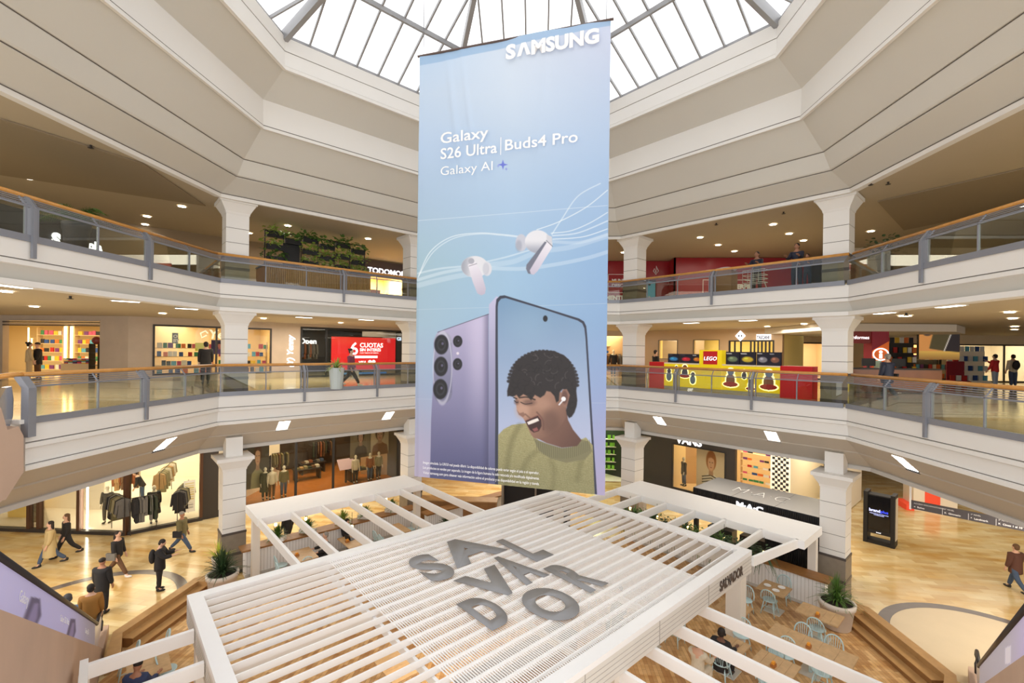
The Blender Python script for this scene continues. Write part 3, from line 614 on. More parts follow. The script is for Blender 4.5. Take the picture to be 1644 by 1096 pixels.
def table(s, t, ls, lt, label, cad=True, plates=0):
    x, y, _ = FO.W(s, -t, 0); key = (ls, lt)
    q = thing('restaurant_table', label, 'table', (x, y, .05), PI/4); f = Fr((x, y), PI/4)
    n = 5
    b = MB(f)
    for i in range(n): w0 = -lt/2+lt*i/n; b.box(-ls/2, ls/2, w0+.002, w0+lt/n-.002, .755, .79)
    b.build('table_top', TABLEW, q)
    ks = [0] if ls < 1 else [-ls/4, ls/4]
    for k in ks: MB(f).box(k-.035, k+.035, -.035, .035, .08, .76).build('leg', PALEBL, q); MB(f).box(k-.24, k+.24, -.24, .24, .05, .08).build('base_plate', mat('pale_metal_plate', (214, 212, 204), .5), q)
    if cad:
        c_ = thing('napkin_caddy', 'small wooden caddy on the '+' '.join(label.split()[:11]), 'caddy', (*f.W(-ls*.28, .0, 0)[:2], .79), PI/4)
        g = Fr(f.W(-ls*.28, 0, 0)[:2], PI/4); MB(g).box(-.07, .07, -.05, .05, .79, .86).build('tray', mat('caddy_brown', (176, 112, 52), .5), c_); MB(g).box(-.045, .045, -.03, .03, .80, .91).build('napkins', mat('orange_napkins', (236, 160, 50), .6), c_)
    return q
T = [  # s, t, size s, size t, label
 (4.15, -5.9, .75, 1.1, 'oak table at the low wall nearest the left column', True), (6.0, -5.9, .75, 1.2, 'oak table with the open laptop under the left pergola wing', True),
 (7.9, -5.9, .75, 1.1, 'oak table under the left pergola wing, closest to the banner', True),
 (15.2, 5.8, .8, .8, 'small oak table with crockery behind the thick white corner post', False), (15.0, 8.1, .75, 1.05, 'oak table beside the large palm pot', True),
 (13.3, 8.5, .7, 1.9, 'long oak table in front of the palm pot', True), (12.1, 9.0, .7, 1.2, 'oak table right of the double white posts, nearest the long beams', True),
 (12.9, 6.2, .8, .8, 'small oak table just left of the thick corner post under the sign', True), (10.4, 7.2, .8, 1.2, 'oak table where the person in black with headphones sits', True),
 (-1.0, -2.0, .8, 1.2, 'oak table at the bottom left near the person in blue', False), (1.6, 2.0, .8, .8, 'oak table under the open slats at the near left', True), (4.0, 1.6, .8, 1.2, 'oak table under the grating at the left', True),
 (9.9, 2.0, .8, .8, 'oak table under the open slats at the far right', True), (10.2, 4.6, .8, 1.2, 'oak table with cushions under the open slats on the right', True), (1.4, 5.2, 1.1, .8, 'oak table under the nearest open slats', True)]
PT = {9: (238, 1060), 3: (1243, 941), 4: (1316, 982), 5: (1302, 1031), 6: (1246, 1061), 7: (1178, 972), 8: (1180, 1028)}
for i, a_ in enumerate(T):
    a_ = list(a_)
    if i in PT: a_[0], a_[1] = TPx(*PT[i])
    if i == 6: a_[3] = .9; a_[2] = .65
    if i == 8: a_[3] = .85; a_[2] = .7; a_[0] -= .15; a_[1] -= .1
    table(*a_)
C_ = [(4.15, -5.2, PI, 'pale blue chair at the table nearest the left column, atrium side'), (3.4, -5.6, -PI/2, 'pale blue chair at the end of the table nearest the left column'), (3.5, -6.2, -PI/2, 'pale blue chair tucked by the wall nearest the left column'), (5.3, -6.0, -PI/2, 'pale blue chair left of the laptop table'),
 (7.2, -5.6, -PI/2, 'pale blue chair between the laptop table and the banner end table'), (7.2, -6.1, -PI/2, 'pale blue chair by the wall between the laptop table and the banner end table'), (8.7, -5.6, PI/2, 'pale blue chair at the far side of the table closest to the banner'), (8.7, -6.2, PI/2, 'pale blue chair by the wall at the table closest to the banner'),
 (14.5, 5.9, -PI/2, 'pale blue chair with its back to the camera at the small crockery table'), (15.85, 5.9, PI/2, 'pale blue chair against the right low wall with a dark bag strap'), (14.3, 8.2, -PI/2, 'pale blue chair in front of the table beside the palm pot'), (15.7, 8.0, PI/2, 'pale blue chair between the palm pot and its table'),
 (14.0, 8.0, PI/2, 'pale blue chair behind the long table, left one'), (14.0, 9.1, PI/2, 'pale blue chair behind the long table, right one'), (12.65, 8.0, -PI/2, 'pale blue chair in front of the long table, mostly behind the first beam'), (12.6, 9.6, -PI/2, 'pale blue chair in front of the long table, nearest the steps'),
 (12.75, 8.7, PI/2, 'pale blue chair behind the table right of the double posts, inner one'), (11.4, 9.2, -PI/2, 'pale blue chair in front of the table right of the double posts'), (13.6, 6.3, PI/2, 'pale blue chair behind the small table at the corner post'),
 (9.7, 7.1, -PI/2, 'pale blue chair occupied by the person in black'), (11.1, 7.3, PI/2, 'pale blue chair across from the person in black'), (-.35, -2.3, PI/2, 'pale blue chair at the bottom left table, left of the pair by the steps'), (-.35, -1.5, PI/2, 'pale blue chair at the bottom left table, right of the pair by the steps'),
 (-1.75, -1.6, -PI/2, 'pale blue chair in front of the bottom left table beside the white beam'), (-1.75, -2.5, -PI/2, 'pale blue chair occupied by the person in blue'), (10.6, 2.1, PI/2, 'pale blue chair under the open slats at the far right'), (10.9, 5.0, PI/2, 'pale blue chair under the open slats by the sign end'),
 (2.3, 2.0, PI/2, 'pale blue chair under the open slats at the near left'), (2.3, 5.3, PI/2, 'pale blue chair under the nearest open slats')]
PCH = {21: (206, 1058), 22: (256, 1038), 23: (268, 1074), 8: (1236, 962), 9: (1256, 944), 10: (1312, 1008), 11: (1334, 976), 12: (1286, 1026), 13: (1336, 1047), 14: (1272, 1058), 15: (1320, 1078), 16: (1262, 1060), 17: (1232, 1092), 18: (1196, 962), 19: (1158, 1062), 20: (1190, 1018)}
for i, a_ in enumerate(C_):
    a_ = list(a_)
    if i in PCH: a_[0], a_[1] = TPx(*PCH[i], .5)
    if i == 16: a_[0] += .25; a_[1] -= .1
    if i == 14: a_[1] -= .35
    chair(*a_)
# plates and laptop
f = FO
cs, ct = TPx(1243, 941)
for i, (s, t) in enumerate(((cs, ct-.2), (cs+.2, ct+.15), (cs-.15, ct+.1))):
    x, y, _ = FO.W(s, -t, 0); b = MB(); b.lathe([(.001, .79), (.07, .792), (.11, .805), (.108, .81), (.07, .798), (.001, .796)], (x, y), 16); tag(b.build('plate', PWHITE), ['white plate on the crockery table nearest the corner post', 'white plate on the crockery table at the wall side', 'white plate in the middle of the crockery table'][i], 'plate')
x, y, _ = FO.W(6.0, 6.1, 0); lp = thing('laptop', 'open dark laptop on the oak table under the left pergola wing', 'laptop', (x, y, .795), PI/4+PI/2+.3); g = Fr((x, y), PI/4+PI/2+.3)
MB(g).box(-.16, .16, -.11, .11, .795, .81).build('keyboard_base', DGREY, lp); MB(g).hexa([(-.16, .11, .81), (.16, .11, .81), (.16, .125, .81), (-.16, .125, .81)], [(-.16, .17, 1.01), (.16, .17, 1.01), (.16, .18, 1.01), (-.16, .18, 1.01)]).build('screen', BLACK, lp)
# service counter in the middle under the roof (seen through the slats)
RB_ = RB
ctr = thing('service_counter', 'dark topped timber service counter under the grating of the pergola', 'counter', FO.W(6, -3.6, .05), PI/4)
RB().bx(4.6, 7.8, 3.2, 4.0, .05, 1.0).build('counter_body', BENCHD, ctr); RB().bx(4.5, 7.9, 3.1, 4.1, 1.0, 1.06).build('counter_top', DGREY, ctr)
sofa = thing('bench_seat', 'dark cushioned bench under the near open slats', 'bench', FO.W(1.3, -3.6, .05), PI/4)
RB().bx(.7, 2.6, 3.3, 3.9, .05, .45).build('seat_base', BENCHD, sofa); RB().bx(.7, 2.6, 3.3, 3.9, .45, .55).build('cushion', mat('charcoal_cushion', (52, 52, 60), .8), sofa)
area('pergola_fill', FO.W(5.7, -3.0, 2.0), 5, 110, (1, .86, .66), (0, 0, PI/4), 3)  # broad area fill under the roof, without a fitting
# ================================================================== SHOPS
WB_ = Fr((-17.4, 19.1), PI/4)            # shop line on the left diagonal
WD_ = Fr((7.05, 29.45), -PI/4)           # shop line on the right diagonal
WL_ = Fr((-34, 19.1), 0)                 # shop line facing the camera on the far left
WC_ = Fr((-8, 29.5), 0)                  # far wall behind the banner
WSTONE = mat('taupe_stone_wall', (200, 180, 158), .4, noise=.12, nscale=2)
CREAM = mat('cream_wall', (214, 196, 168), .7)
def wseg(name, fr, u0, u1, z0, z1, m, t=.3): b = MB(fr); b.box(u0, u1, 0, t, z0, z1); return struct(name, b, m)
def opening_wall(name, fr, u0, u1, z0, z1, ops, m):
    """wall from u0..u1 with rectangular openings [(ua,ub,za,zb)]"""
    b = MB(fr); u = u0
    for (a_, c_, za, zb) in sorted(ops):
        if a_ > u: b.box(u, a_, 0, .25, z0, z1)
        if za > z0+.01: b.box(a_, c_, 0, .25, z0, za)
        if zb < z1-.01: b.box(a_, c_, 0, .25, zb, z1)
        u = c_
    if u < u1: b.box(u, u1, 0, .25, z0, z1)
    return struct(name, b, m)
def room(fr, u0, u1, z0, z1, dep, wm, fm, pw, lc=(1, .85, .6), light=True, lampz=None):
    b = MB(fr); b.box(u0-.1, u0, .25, dep, z0, z1); b.box(u1, u1+.1, .25, dep, z0, z1); b.box(u0, u1, dep, dep+.1, z0, z1); b.box(u0, u1, .25, dep, z1, z1+.08); struct('wall_shop', b, wm)
    b = MB(fr); b.box(u0, u1, 0, dep, z0-.005, z0+.012); struct('floor_shop', b, fm)
    if pw: area('shop_lamp', fr.W((u0+u1)/2, dep*.45, (lampz or z1)-.08), max(.5, (u1-u0)*.8), pw, lc, (0, 0, fr.a), dep*.5)
def frame(fr, u0, u1, z0, z1, name, label, fm, mull=(), glass=True, wd=.08, cat='shop window', grp=None, v=0):
    t = thing(name, label, cat, fr.W((u0+u1)/2, v, z0), fr.a, grp)
    for q in ((u0, u0+wd, z0, z1), (u1-wd, u1, z0, z1), (u0+wd, u1-wd, z1-wd, z1), (u0+wd, u1-wd, z0, z0+wd)):
        MB(fr).box(q[0], q[1], v-.03, v+.06, q[2], q[3]).build('frame', fm, t)
    for q in mull: MB(fr).box(q-wd/2, q+wd/2, v-.02, v+.05, z0+wd, z1-wd).build('mullion', fm, t)
    if glass: MB(fr).box(u0+wd, u1-wd, v+.01, v+.02, z0+wd, z1-wd).build('glass', CLEAR, t)
    return t
BCOL = [(190,40,40),(40,80,150),(240,200,60),(230,230,225),(60,140,90),(230,120,50),(120,60,130),(40,40,46),(90,170,200),(210,90,130)]
BM = [mat('cover_%s' % n, c_, .5) for n, c_ in zip(['red','blue','yellow','white','green','orange','purple','black','sky','pink'], BCOL)]
_bk = {}
def book(fr, u, v, z, k, w_, h, name, label, grp, dep=.05):
    key = (name, k, round(w_, 2), round(h, 2))
    p = fr.W(u, v, z)
    if key not in _bk:
        me = bpy.data.meshes.new(name); b = MB(); b.box(-w_/2, w_/2, -dep/2, dep/2, 0, h); me.from_pydata(b.v, [], b.f); me.materials.append(BM[k]); _bk[key] = me
    o = bpy.data.objects.new(name, _bk[key]); COL.objects.link(o); o.location = p; o.rotation_euler = (0, 0, fr.a); tag(o, label, {'paperback': 'book', 'stacked_book': 'book', 'shoe': 'shoe', 'green_pack': 'pack'}.get(name, 'box'), grp); return o
def shelves(fr, u0, u1, v, zs, ztop, label, grp, blabel, bgrp, seed=0, m=None, dens=1, name='paperback', dep=.3, sz=(.16, .24)):
    rn = random.Random(seed); t = thing('shelf_unit', label, 'shelves', fr.W((u0+u1)/2, v, zs[0]), fr.a, grp); m = m or SHELFW
    for z in zs: MB(fr).box(u0, u1, v, v+dep, z-.03, z).build('shelf_board', m, t)
    MB(fr).box(u0-.03, u0, v, v+dep, zs[0]-.03, ztop).build('side_panel', m, t); MB(fr).box(u1, u1+.03, v, v+dep, zs[0]-.03, ztop).build('side_panel', m, t)
    for i, z in enumerate(zs):
        nxt = zs[i+1] if i+1 < len(zs) else ztop
        u = u0+.1
        while u < u1-.1:
            w_ = rn.choice((sz[0], sz[0]*1.25)); h = min(nxt-z-.06, rn.choice((sz[1], sz[1]*.85)))
            if rn.random() < dens and h > .05: book(fr, u+w_/2, v+.12, z, rn.randrange(10), w_, h, name, blabel, bgrp)
            u += w_*rn.choice((1.12, 1.12, 1.5))
    return t
# ---- printed picture panels (real flat prints): painter draws into a small colour grid
def smooth(e0, e1, x): t = np.clip((x-e0)/(e1-e0), 0, 1); return t*t*(3-2*t)
def sdpoly(X, Y, P):
    P = np.array(P, float); d = np.full(X.shape, 1e18); ins = np.zeros(X.shape, bool); n = len(P)
    for i in range(n):
        ax, ay = P[i]; bx_, by_ = P[(i+1) % n]; ex, ey = bx_-ax, by_-ay; wx, wy = X-ax, Y-ay
        t = np.clip((wx*ex+wy*ey)/(ex*ex+ey*ey+1e-12), 0, 1); d = np.minimum(d, (wx-ex*t)**2+(wy-ey*t)**2)
        c_ = ((ay > Y) != (by_ > Y)) & (X < (bx_-ax)*(Y-ay)/(by_-ay+1e-12)+ax); ins ^= c_
    return np.where(ins, -1, 1)*np.sqrt(d)
class Paint:
    def __init__(s, X, Y): s.X = X; s.Y = Y; s.C = np.zeros(X.shape+(3,))
    def put(s, a, col): 
        col = np.array(col, float) if not isinstance(col, np.ndarray) else col
        s.C = s.C*(1-a[..., None])+col*a[..., None]
    def poly(s, P, col, soft=1.0, al=1): s.put(al*smooth(soft, -soft, sdpoly(s.X, s.Y, P)), col)
    def grad(s, P, c0, c1, p0, p1, soft=1.0, al=1):
        dx, dy = p1[0]-p0[0], p1[1]-p0[1]; t = np.clip(((s.X-p0[0])*dx+(s.Y-p0[1])*dy)/(dx*dx+dy*dy), 0, 1)[..., None]
        s.put(al*smooth(soft, -soft, sdpoly(s.X, s.Y, P)), np.array(c0)*(1-t)+np.array(c1)*t)
    def ell(s, c, r, col, soft=1.0, al=1, ang=0):
        ca, sa = math.cos(ang), math.sin(ang); x, y = s.X-c[0], s.Y-c[1]; x, y = x*ca+y*sa, -x*sa+y*ca
        d = (np.sqrt((x/r[0])**2+(y/r[1])**2)-1)*min(r); s.put(al*smooth(soft, -soft, d), col)
    def line(s, P, w_, col, soft=.8, al=1):
        d = np.full(s.X.shape, 1e18)
        for (ax, ay), (bx_, by_) in zip(P, P[1:]):
            ex, ey = bx_-ax, by_-ay; wx, wy = s.X-ax, s.Y-ay; t = np.clip((wx*ex+wy*ey)/(ex*ex+ey*ey+1e-12), 0, 1); d = np.minimum(d, (wx-ex*t)**2+(wy-ey*t)**2)
        s.put(al*smooth(w_/2+soft, max(w_/2-soft, -.01), np.sqrt(d)), col)
def printmat(name, emis=0, rough=.6):
    if name in MC: return MC[name]
    m = bpy.data.materials.new(name); m.use_nodes = True; nt = m.node_tree; b = nt.nodes['Principled BSDF']; a_ = nt.nodes.new('ShaderNodeVertexColor'); a_.layer_name = 'print'
    nt.links.new(a_.outputs[0], b.inputs['Base Color']); b.inputs['Roughness'].default_value = rough
    if emis: nt.links.new(a_.outputs[0], b.inputs['Emission Color']); b.inputs['Emission Strength'].default_value = emis
    MC[name] = m; return m
def print_mesh(name, grid, C, m, parent=None, thick=None):
    """grid: (rows, cols, 3) world points; C: (rows, cols, 3) sRGB 0-255 colours"""
    r, c_ = grid.shape[:2]; V = grid.reshape(-1, 3); idx = np.arange(r*c_).reshape(r, c_)
    Fq = np.stack([idx[:-1, :-1], idx[:-1, 1:], idx[1:, 1:], idx[1:, :-1]], -1).reshape(-1, 4)
    if parent is not None:
        Mi = np.array(WM[parent.name].inverted()); V = V@Mi[:3, :3].T+Mi[:3, 3]; org = None
    else: org = ((V[:,0].min()+V[:,0].max())/2, (V[:,1].min()+V[:,1].max())/2, V[:,2].min()); V = V-np.array(org)
    me = bpy.data.meshes.new(name); me.vertices.add(len(V)); me.vertices.foreach_set('co', V.astype(np.float32).ravel())
    me.loops.add(Fq.size); me.loops.foreach_set('vertex_index', Fq.ravel().astype(np.int32)); me.polygons.add(len(Fq)); me.polygons.foreach_set('loop_start', np.arange(0, Fq.size, 4, dtype=np.int32)); me.polygons.foreach_set('use_smooth', np.ones(len(Fq), bool))
    me.update(calc_edges=True)
    x = np.clip(C, 0, 255)/255.0; x = np.where(x <= .04045, x/12.92, ((x+.055)/1.055)**2.4); x = np.concatenate([x.reshape(-1, 3), np.ones((r*c_, 1))], 1)
    at = me.color_attributes.new('print', 'FLOAT_COLOR', 'POINT'); at.data.foreach_set('color', x.astype(np.float32).ravel())
    me.materials.append(m); o = bpy.data.objects.new(name, me); COL.objects.link(o)
    if parent is not None: o.parent = parent; WM[o.name] = WM[parent.name]
    else: o.location = org
    return o
def poster(fr, u0, u1, v, z0, z1, fn, name='poster_print', parent=None, n=60, emis=0, mname=None):
    """fn(Paint) paints in unit coordinates x 0..1, y 0..1 (down)"""
    nc = max(8, int(n)); nr = max(8, int(n*(z1-z0)/(u1-u0))); X, Y = np.meshgrid(np.linspace(0, 1, nc), np.linspace(0, 1, nr)); P = Paint(X*100, Y*100); fn(P)
    cu, cv = fr.cu, fr.cv; U = u0+(u1-u0)*X; Zz = z1+(z0-z1)*Y
    G = np.stack([fr.o[0]+U*cu[0]+v*cv[0], fr.o[1]+U*cu[1]+v*cv[1], Zz], -1)
    return print_mesh(name, G, P.C, printmat(mname or ('print_lit%g' % emis if emis else 'print_ink'), emis), parent)
def portrait(bg, hair, skin, top, stripe=None, cx=50):
    def fn(p):
        p.C[:] = bg; p.poly([(cx-30, 101), (cx-26, 72), (cx-8, 62), (cx+8, 62), (cx+28, 72), (cx+34, 101)], top, 1)
        if stripe:
            for i in range(7): p.line([(cx-30, 72+i*6), (cx, 66+i*6), (cx+32, 74+i*6)], 2.2, stripe, .6)
        p.poly([(cx-6, 50), (cx+6, 50), (cx+8, 66), (cx-8, 66)], [q*.85 for q in skin], 1); p.ell((cx, 34), (17, 22), hair, 1.5); p.ell((cx, 40), (11, 17), skin, 1)
        p.poly([(cx-12, 30), (cx-8, 20), (cx+8, 19), (cx+12, 31), (cx, 27)], hair, 1.2); p.line([(cx-6, 38), (cx-3, 38)], 1.4, (50, 40, 40)); p.line([(cx+3, 38), (cx+6, 38)], 1.4, (50, 40, 40)); p.line([(cx-3, 49), (cx+3, 49)], 1.2, (150, 80, 80)); p.line([(cx, 40), (cx-1, 45)], .8, [q*.8 for q in skin])
    return fn
# ------------------------------------------------------------------ LEVEL ONE, left diagonal : bookshop windows, sports shop
def bx_(fr, pts, off=0): q = [fr.px(*p, off) for p in pts]; return q
ya = WB_.px(245, 560)[0]; yb = WB_.px(436, 560)[0]; sa = WB_.px(482, 560)[0]; sb = WB_.px(650, 560)[0]
opening_wall('wall_left_upper', WB_, 0, 18.5, Z1, 9.62, [(ya, yb, Z1+.3, 9.3), (sa, sb, Z1, 9.46)], WSTONE)
frame(WB_, ya, yb, Z1+.3, 9.3, 'bookshop_window', 'wide lit bookshop window with dark frame behind the left column on the lower gallery', DARK, [(ya+yb)/2], grp=None)
room(WB_, ya-.2, yb+.2, Z1, 9.5, 3.2, mat('warm_cream_display', (236, 212, 160), .6), SHELFW, 95, (1, .86, .62))
for i, (a_, c_) in enumerate(((ya+.1, (ya+yb)/2-.1), ((ya+yb)/2+.1, yb-.1))):
    shelves(WB_, a_, c_, .55, [Z1+.35, Z1+.72, Z1+1.15, Z1+1.55], Z1+1.9, ['pale display shelves behind the left half of the bookshop window', 'pale display shelves behind the right half of the bookshop window'][i], None, 'small book facing forward on the shelves of the lit bookshop window', 'books in the bookshop window', i, dens=.9)
t = thing('hanging_sign', 'cream script sign hanging inside the lit bookshop window', 'sign', WB_.W(ya+2.6, .5, 8.85), WB_.a)
text('lettering', 'Yenny', WB_, WB_.px(334, 540, .4)[0], .4, WB_.px(334, 543, .4)[1], .62, mat('cream_lit_letter', (255, 246, 220), .5, emis=.8), t, .01, .02, .15)
uy, zy = WB_.px(326, 538, .4); MB(WB_).tube([(uy+.15, .42, zy), (uy-.05, .42, zy-.12), (uy-.1, .42, zy+.1), (uy+.1, .42, zy+.22), (uy+.2, .42, zy+.1)], .035, 6).build('bird_mark', MC['cream_lit_letter'], t)
t = thing('poster', 'dark purple poster hanging in the bookshop window behind the man in black', 'poster', WB_.W(ya+2.5, .5, 8.2), WB_.a)
poster(WB_, ya+2.3, ya+3.0, .45, 7.95, 8.65, portrait((60, 50, 96), (40, 26, 40), (200, 120, 110), (90, 60, 120)), parent=t, n=40)
t = thing('poster', 'yellow and green poster panel in the bookshop window left of the purple one', 'poster', WB_.W(ya+1.9, .5, 8.1), WB_.a); MB(WB_).box(ya+1.65, ya+2.2, .46, .48, 8.1, 8.5).build('panel', mat('lime_panel', (220, 220, 70), .5), t)
t = thing('small_sign', 'round white eye chart sign on the cream wall of the bookshop window', 'sign', WB_.W(ya+.9, .6, 8.5), WB_.a); MB(WB_).box(ya+.75, ya+.98, .5, .52, 8.45, 8.95).build('panel', mat('grey_blue_panel', (120, 140, 150), .5), t); text('lettering', 'O\nBY', WB_, ya+.79, .495, 8.72, .2, PRINTW, t, .01, .003)
# vertical shop sign on the stone wall
t = thing('vertical_sign', 'white vertical script sign with a bird mark on the taupe stone wall', 'sign', WB_.W(sa-.6, -.02, 7.3), WB_.a)
uu, zz = WB_.px(470, 585); p_ = WB_.W(uu, -.02, 7.25); X = Vector((0, 0, 1)); Y = Vector((-WB_.cu[0], -WB_.cu[1], 0)); N = X.cross(Y)
Mv = Matrix(((X[0], Y[0], N[0], p_[0]), (X[1], Y[1], N[1], p_[1]), (X[2], Y[2], N[2], p_[2]), (0, 0, 0, 1)))
text('lettering', '(Y) Yenny', None, 0, 0, 0, .42, SIGNW, t, .008, .01, .2, M=Mv)
# sports shop with the big red screen
frame(WB_, sa, sb, Z1, 9.46, 'sports_shopfront', 'black framed glass front of the dark sports shop with a red screen', BLACK, [sa+1.4], wd=.1)
room(WB_, sa, sb, Z1, 9.5, 5, mat('charcoal_wall', (60, 58, 58), .6), MARBLE2, 70, (1, .95, .85))
ra, zt_ = WB_.px(532, 540, .5); rb_, _ = WB_.px(635, 543, .5); _, zb_ = WB_.px(590, 600, .5)
zb_ = 7.0; t = thing('led_screen', 'large red screen reading six interest free instalments', 'screen', WB_.W((ra+rb_)/2, .5, zb_), WB_.a)
MB(WB_).box(ra-.05, rb_+.05, .5, .6, zb_-.05, zt_+.05).build('casing', BLACK, t)
def redp(p): p.C[:] = (226, 38, 44); p.ell((30, 10), (40, 14), (240, 90, 60), 12, .5); p.ell((88, 8), (3, 5), (240, 160, 170), 1, .7)
poster(WB_, ra, rb_, .49, zb_, zt_, redp, 'screen_image', t, 40, .7)
us = (rb_-ra); hh = zt_-zb_
text('screen_digit', '6', WB_, ra+us*.27, .48, zt_-hh*.52, hh*.52, SIGNW, t, .014, .004)
text('screen_text', 'CUOTAS', WB_, ra+us*.42, .48, zt_-hh*.3, hh*.19, SIGNW, t, .008, .004)
text('screen_text', 'SIN INTERÉS', WB_, ra+us*.42, .48, zt_-hh*.42, hh*.125, SIGNW, t, .005, .004)
text('screen_text', '*CON TARJETAS DE CRÉDITO', WB_, ra+us*.42, .48, zt_-hh*.49, hh*.045, SIGNW, t, 0, .003)
text('screen_text', 'VISA', WB_, ra+us*.4, .48, zt_-hh*.8, hh*.12, SIGNW, t, .006, .004, .2)
MB(WB_).box(ra+us*.34, ra+us*.7, .47, .485, zt_-hh*.63, zt_-hh*.56).build('white_pill', SIGNW, t)
MB(WB_).ell(WB_.loc((0,0)) and (ra+us*.58, .48, zt_-hh*.75), (hh*.06, .006, hh*.06)).ell((ra+us*.64, .48, zt_-hh*.75), (hh*.06, .006, hh*.06)).build('card_circles', SIGNW, t)
def bluep(p): p.C[:] = (40, 110, 190); p.ell((30, 50), (30, 20), (120, 180, 220), 8)
poster(WB_, ra-.1, rb_-.6, .47, Z1+.05, zb_-.12, bluep, 'lower_screen_strip', t, 20, .5)
t = thing('lit_sign', 'small pale blue lit sign on the dark sports shop, right of the red screen', 'sign', WB_.W(sb-.6, .6, 8.5), WB_.a); text('lettering', 'Glaciar', WB_, *[WB_.px(637, 548, .5)[0], .5, 8.85], .3, mat('pale_blue_letters', (200, 225, 255), .5, emis=1.2), t, .01)
t = thing('lit_sign', 'white lit brand word behind the glass at the left of the sports shop', 'sign', WB_.W(sa+.3, .9, 8.7), WB_.a); text('lettering', 'Open', WB_, sa+.2, .9, 8.55, .42, SIGNW, t, .01)
# garments helper
def garment(fr, u, v, z, l, w_, k, m, name='hanging_garment', label=None, grp=None, rz=0):
    key = ('g', k, round(l, 2), m.name)
    if key not in _bk:
        b = MB(); q = lambda z_, a_, d: [(-a_, -d, z_), (a_, -d, z_), (a_, d, z_), (-a_, d, z_)]
        b.hexa(q(-l, w_*.52, .05), q(-.25, w_*.42, .06)); b.hexa(q(-.25, w_*.42, .06), q(-.07, w_*.5, .05)); b.hexa(q(-.07, w_*.5, .05), q(0, w_*.12, .03))
        for s in (-1, 1): b.beam((s*w_*.5, 0, -.09), (s*w_*.66, 0, -.62), .09, .08)
        me = bpy.data.meshes.new(name); me.from_pydata([tuple(x) for x in b.v], [], b.f); me.materials.append(m); _bk[key] = me
    o = bpy.data.objects.new(name, _bk[key]); COL.objects.link(o); o.location = fr.W(u, v, z); o.rotation_euler = (0, 0, fr.a+rz); tag(o, label, 'clothes', grp); return o
GC = [mat('cloth_%s' % n, c_, .85, noise=.15, nscale=12) for n, c_ in (('olive', (120, 112, 76)), ('black', (42, 40, 42)), ('brown', (110, 78, 52)), ('camel', (186, 150, 104)), ('grey', (120, 116, 110)), ('cream', (226, 214, 190)), ('khaki', (156, 146, 110)), ('denim', (74, 92, 120)), ('rust', (150, 84, 46)), ('darkgreen', (58, 66, 50)))]
def rack(fr, u0, u1, v, z, n, label, glabel, ggrp, seed=0, cols=range(10), l=(.75, .95), base_=True):
    rn = random.Random(seed); t = thing('clothes_rail', label, 'clothes rail', fr.W((u0+u1)/2, v, z-1.5), fr.a)
    MB(fr).tube([(u0, v, z), (u1, v, z)], .015, 6).build('rail', DARK, t)
    if base_:
        for u in (u0, u1): MB(fr).tube([(u, v, z), (u, v, base_)], .015, 6).build('upright', DARK, t)
    for i in range(n): garment(fr, u0+.1+(u1-u0-.2)*i/max(1, n-1), v+rn.uniform(-.02, .02), z-.02, rn.choice(l), .4, rn.randrange(2), GC[rn.choice(list(cols))], label=glabel, grp=ggrp, rz=PI/2+rn.uniform(-.3, .3))
    return t
rack(WB_, sa+.3, sa+1.2, 1.0, 8.6, 9, 'clothes rail behind the glass at the left of the sports shop', 'bright sports garment hanging left of the red screen', 'sports garments on the rail', 2, (7, 8, 4, 1), (.8, .9), Z1)
# ---- LEVEL ONE far left : bright shop entrance with vertical light bars
la = WL_.px(4, 550)[0]; lb = WL_.px(160, 550)[0]
opening_wall('wall_left_upper', WL_, -2, 16.6, Z1, 9.62, [(la, lb, Z1, 9.42)], WSTONE)
room(WL_, la-10, lb+1.2, Z1, 9.5, 8, GOLD, MARBLE2, 450, (1, .84, .56))
t = thing('shutter_box', 'dark ribbed shutter housing above the bright shop entrance', 'shutter', WL_.W((la+lb)/2, .1, 9.2), 0)
for i in range(4): MB(WL_).box(la, lb, -.02-.0*i, .1, 9.42-.07*(i+1)+.02, 9.42-.07*i).build('shutter_rib', DSTONE if i % 2 else WSTONE, t)
def lx(px, py, off): return WL_.px(px, py, off)
t = thing('light_screen', 'screen of glowing vertical light bars at the left side of the bright shop entrance', 'light screen', WL_.W(la+.5, .6, Z1), 0)
u = la+.15; i = 0
rn = random.Random(3)
while u < WL_.px(58, 550, 1)[0]:
    MB(WL_).box(u-.022, u+.022, .9, .93, Z1+.1, 9.1-rn.choice((0, .25, .5))).build('light_bar', LAMPW, t); u += .16
for z in (7.3, 8.0, 8.6): MB(WL_).box(la+.1, WL_.px(58, 550, 1)[0], .94, .98, z, z+.03).build('cross_rail', SHELFW, t)
for i, px_ in enumerate((104, 114)):
    uu = WL_.px(px_, 540, 4)[0]; tt = thing('light_column', ['glowing slim light column in the middle of the bright shop, left of the pair', 'glowing slim light column in the middle of the bright shop, right of the pair'][i], 'lamp', WL_.W(uu, 4, Z1), 0); MB(WL_).box(uu-.05, uu+.05, 4, 4.05, 7.6, 9.3).build('tube', LAMPW, tt); MB(WL_).box(uu-.08, uu+.08, 4.05, 4.1, Z1, 9.4).build('backing', SHELFW, tt)
u0 = WL_.px(60, 540, 6)[0]; u1 = WL_.px(100, 540, 6)[0]; u2 = WL_.px(120, 540, 6)[0]; u3 = WL_.px(163, 540, 6)[0]
shelves(WL_, u0, u1, 6, [Z1+.2, Z1+.7, Z1+1.2, Z1+1.7, Z1+2.2], 9.3, 'tall back wall shelving seen through the bright shop, left bay', None, 'small coloured box on the shelves of the bright shop', 'boxes on the bright shop shelves', 5, name='gift_box', sz=(.2, .26))
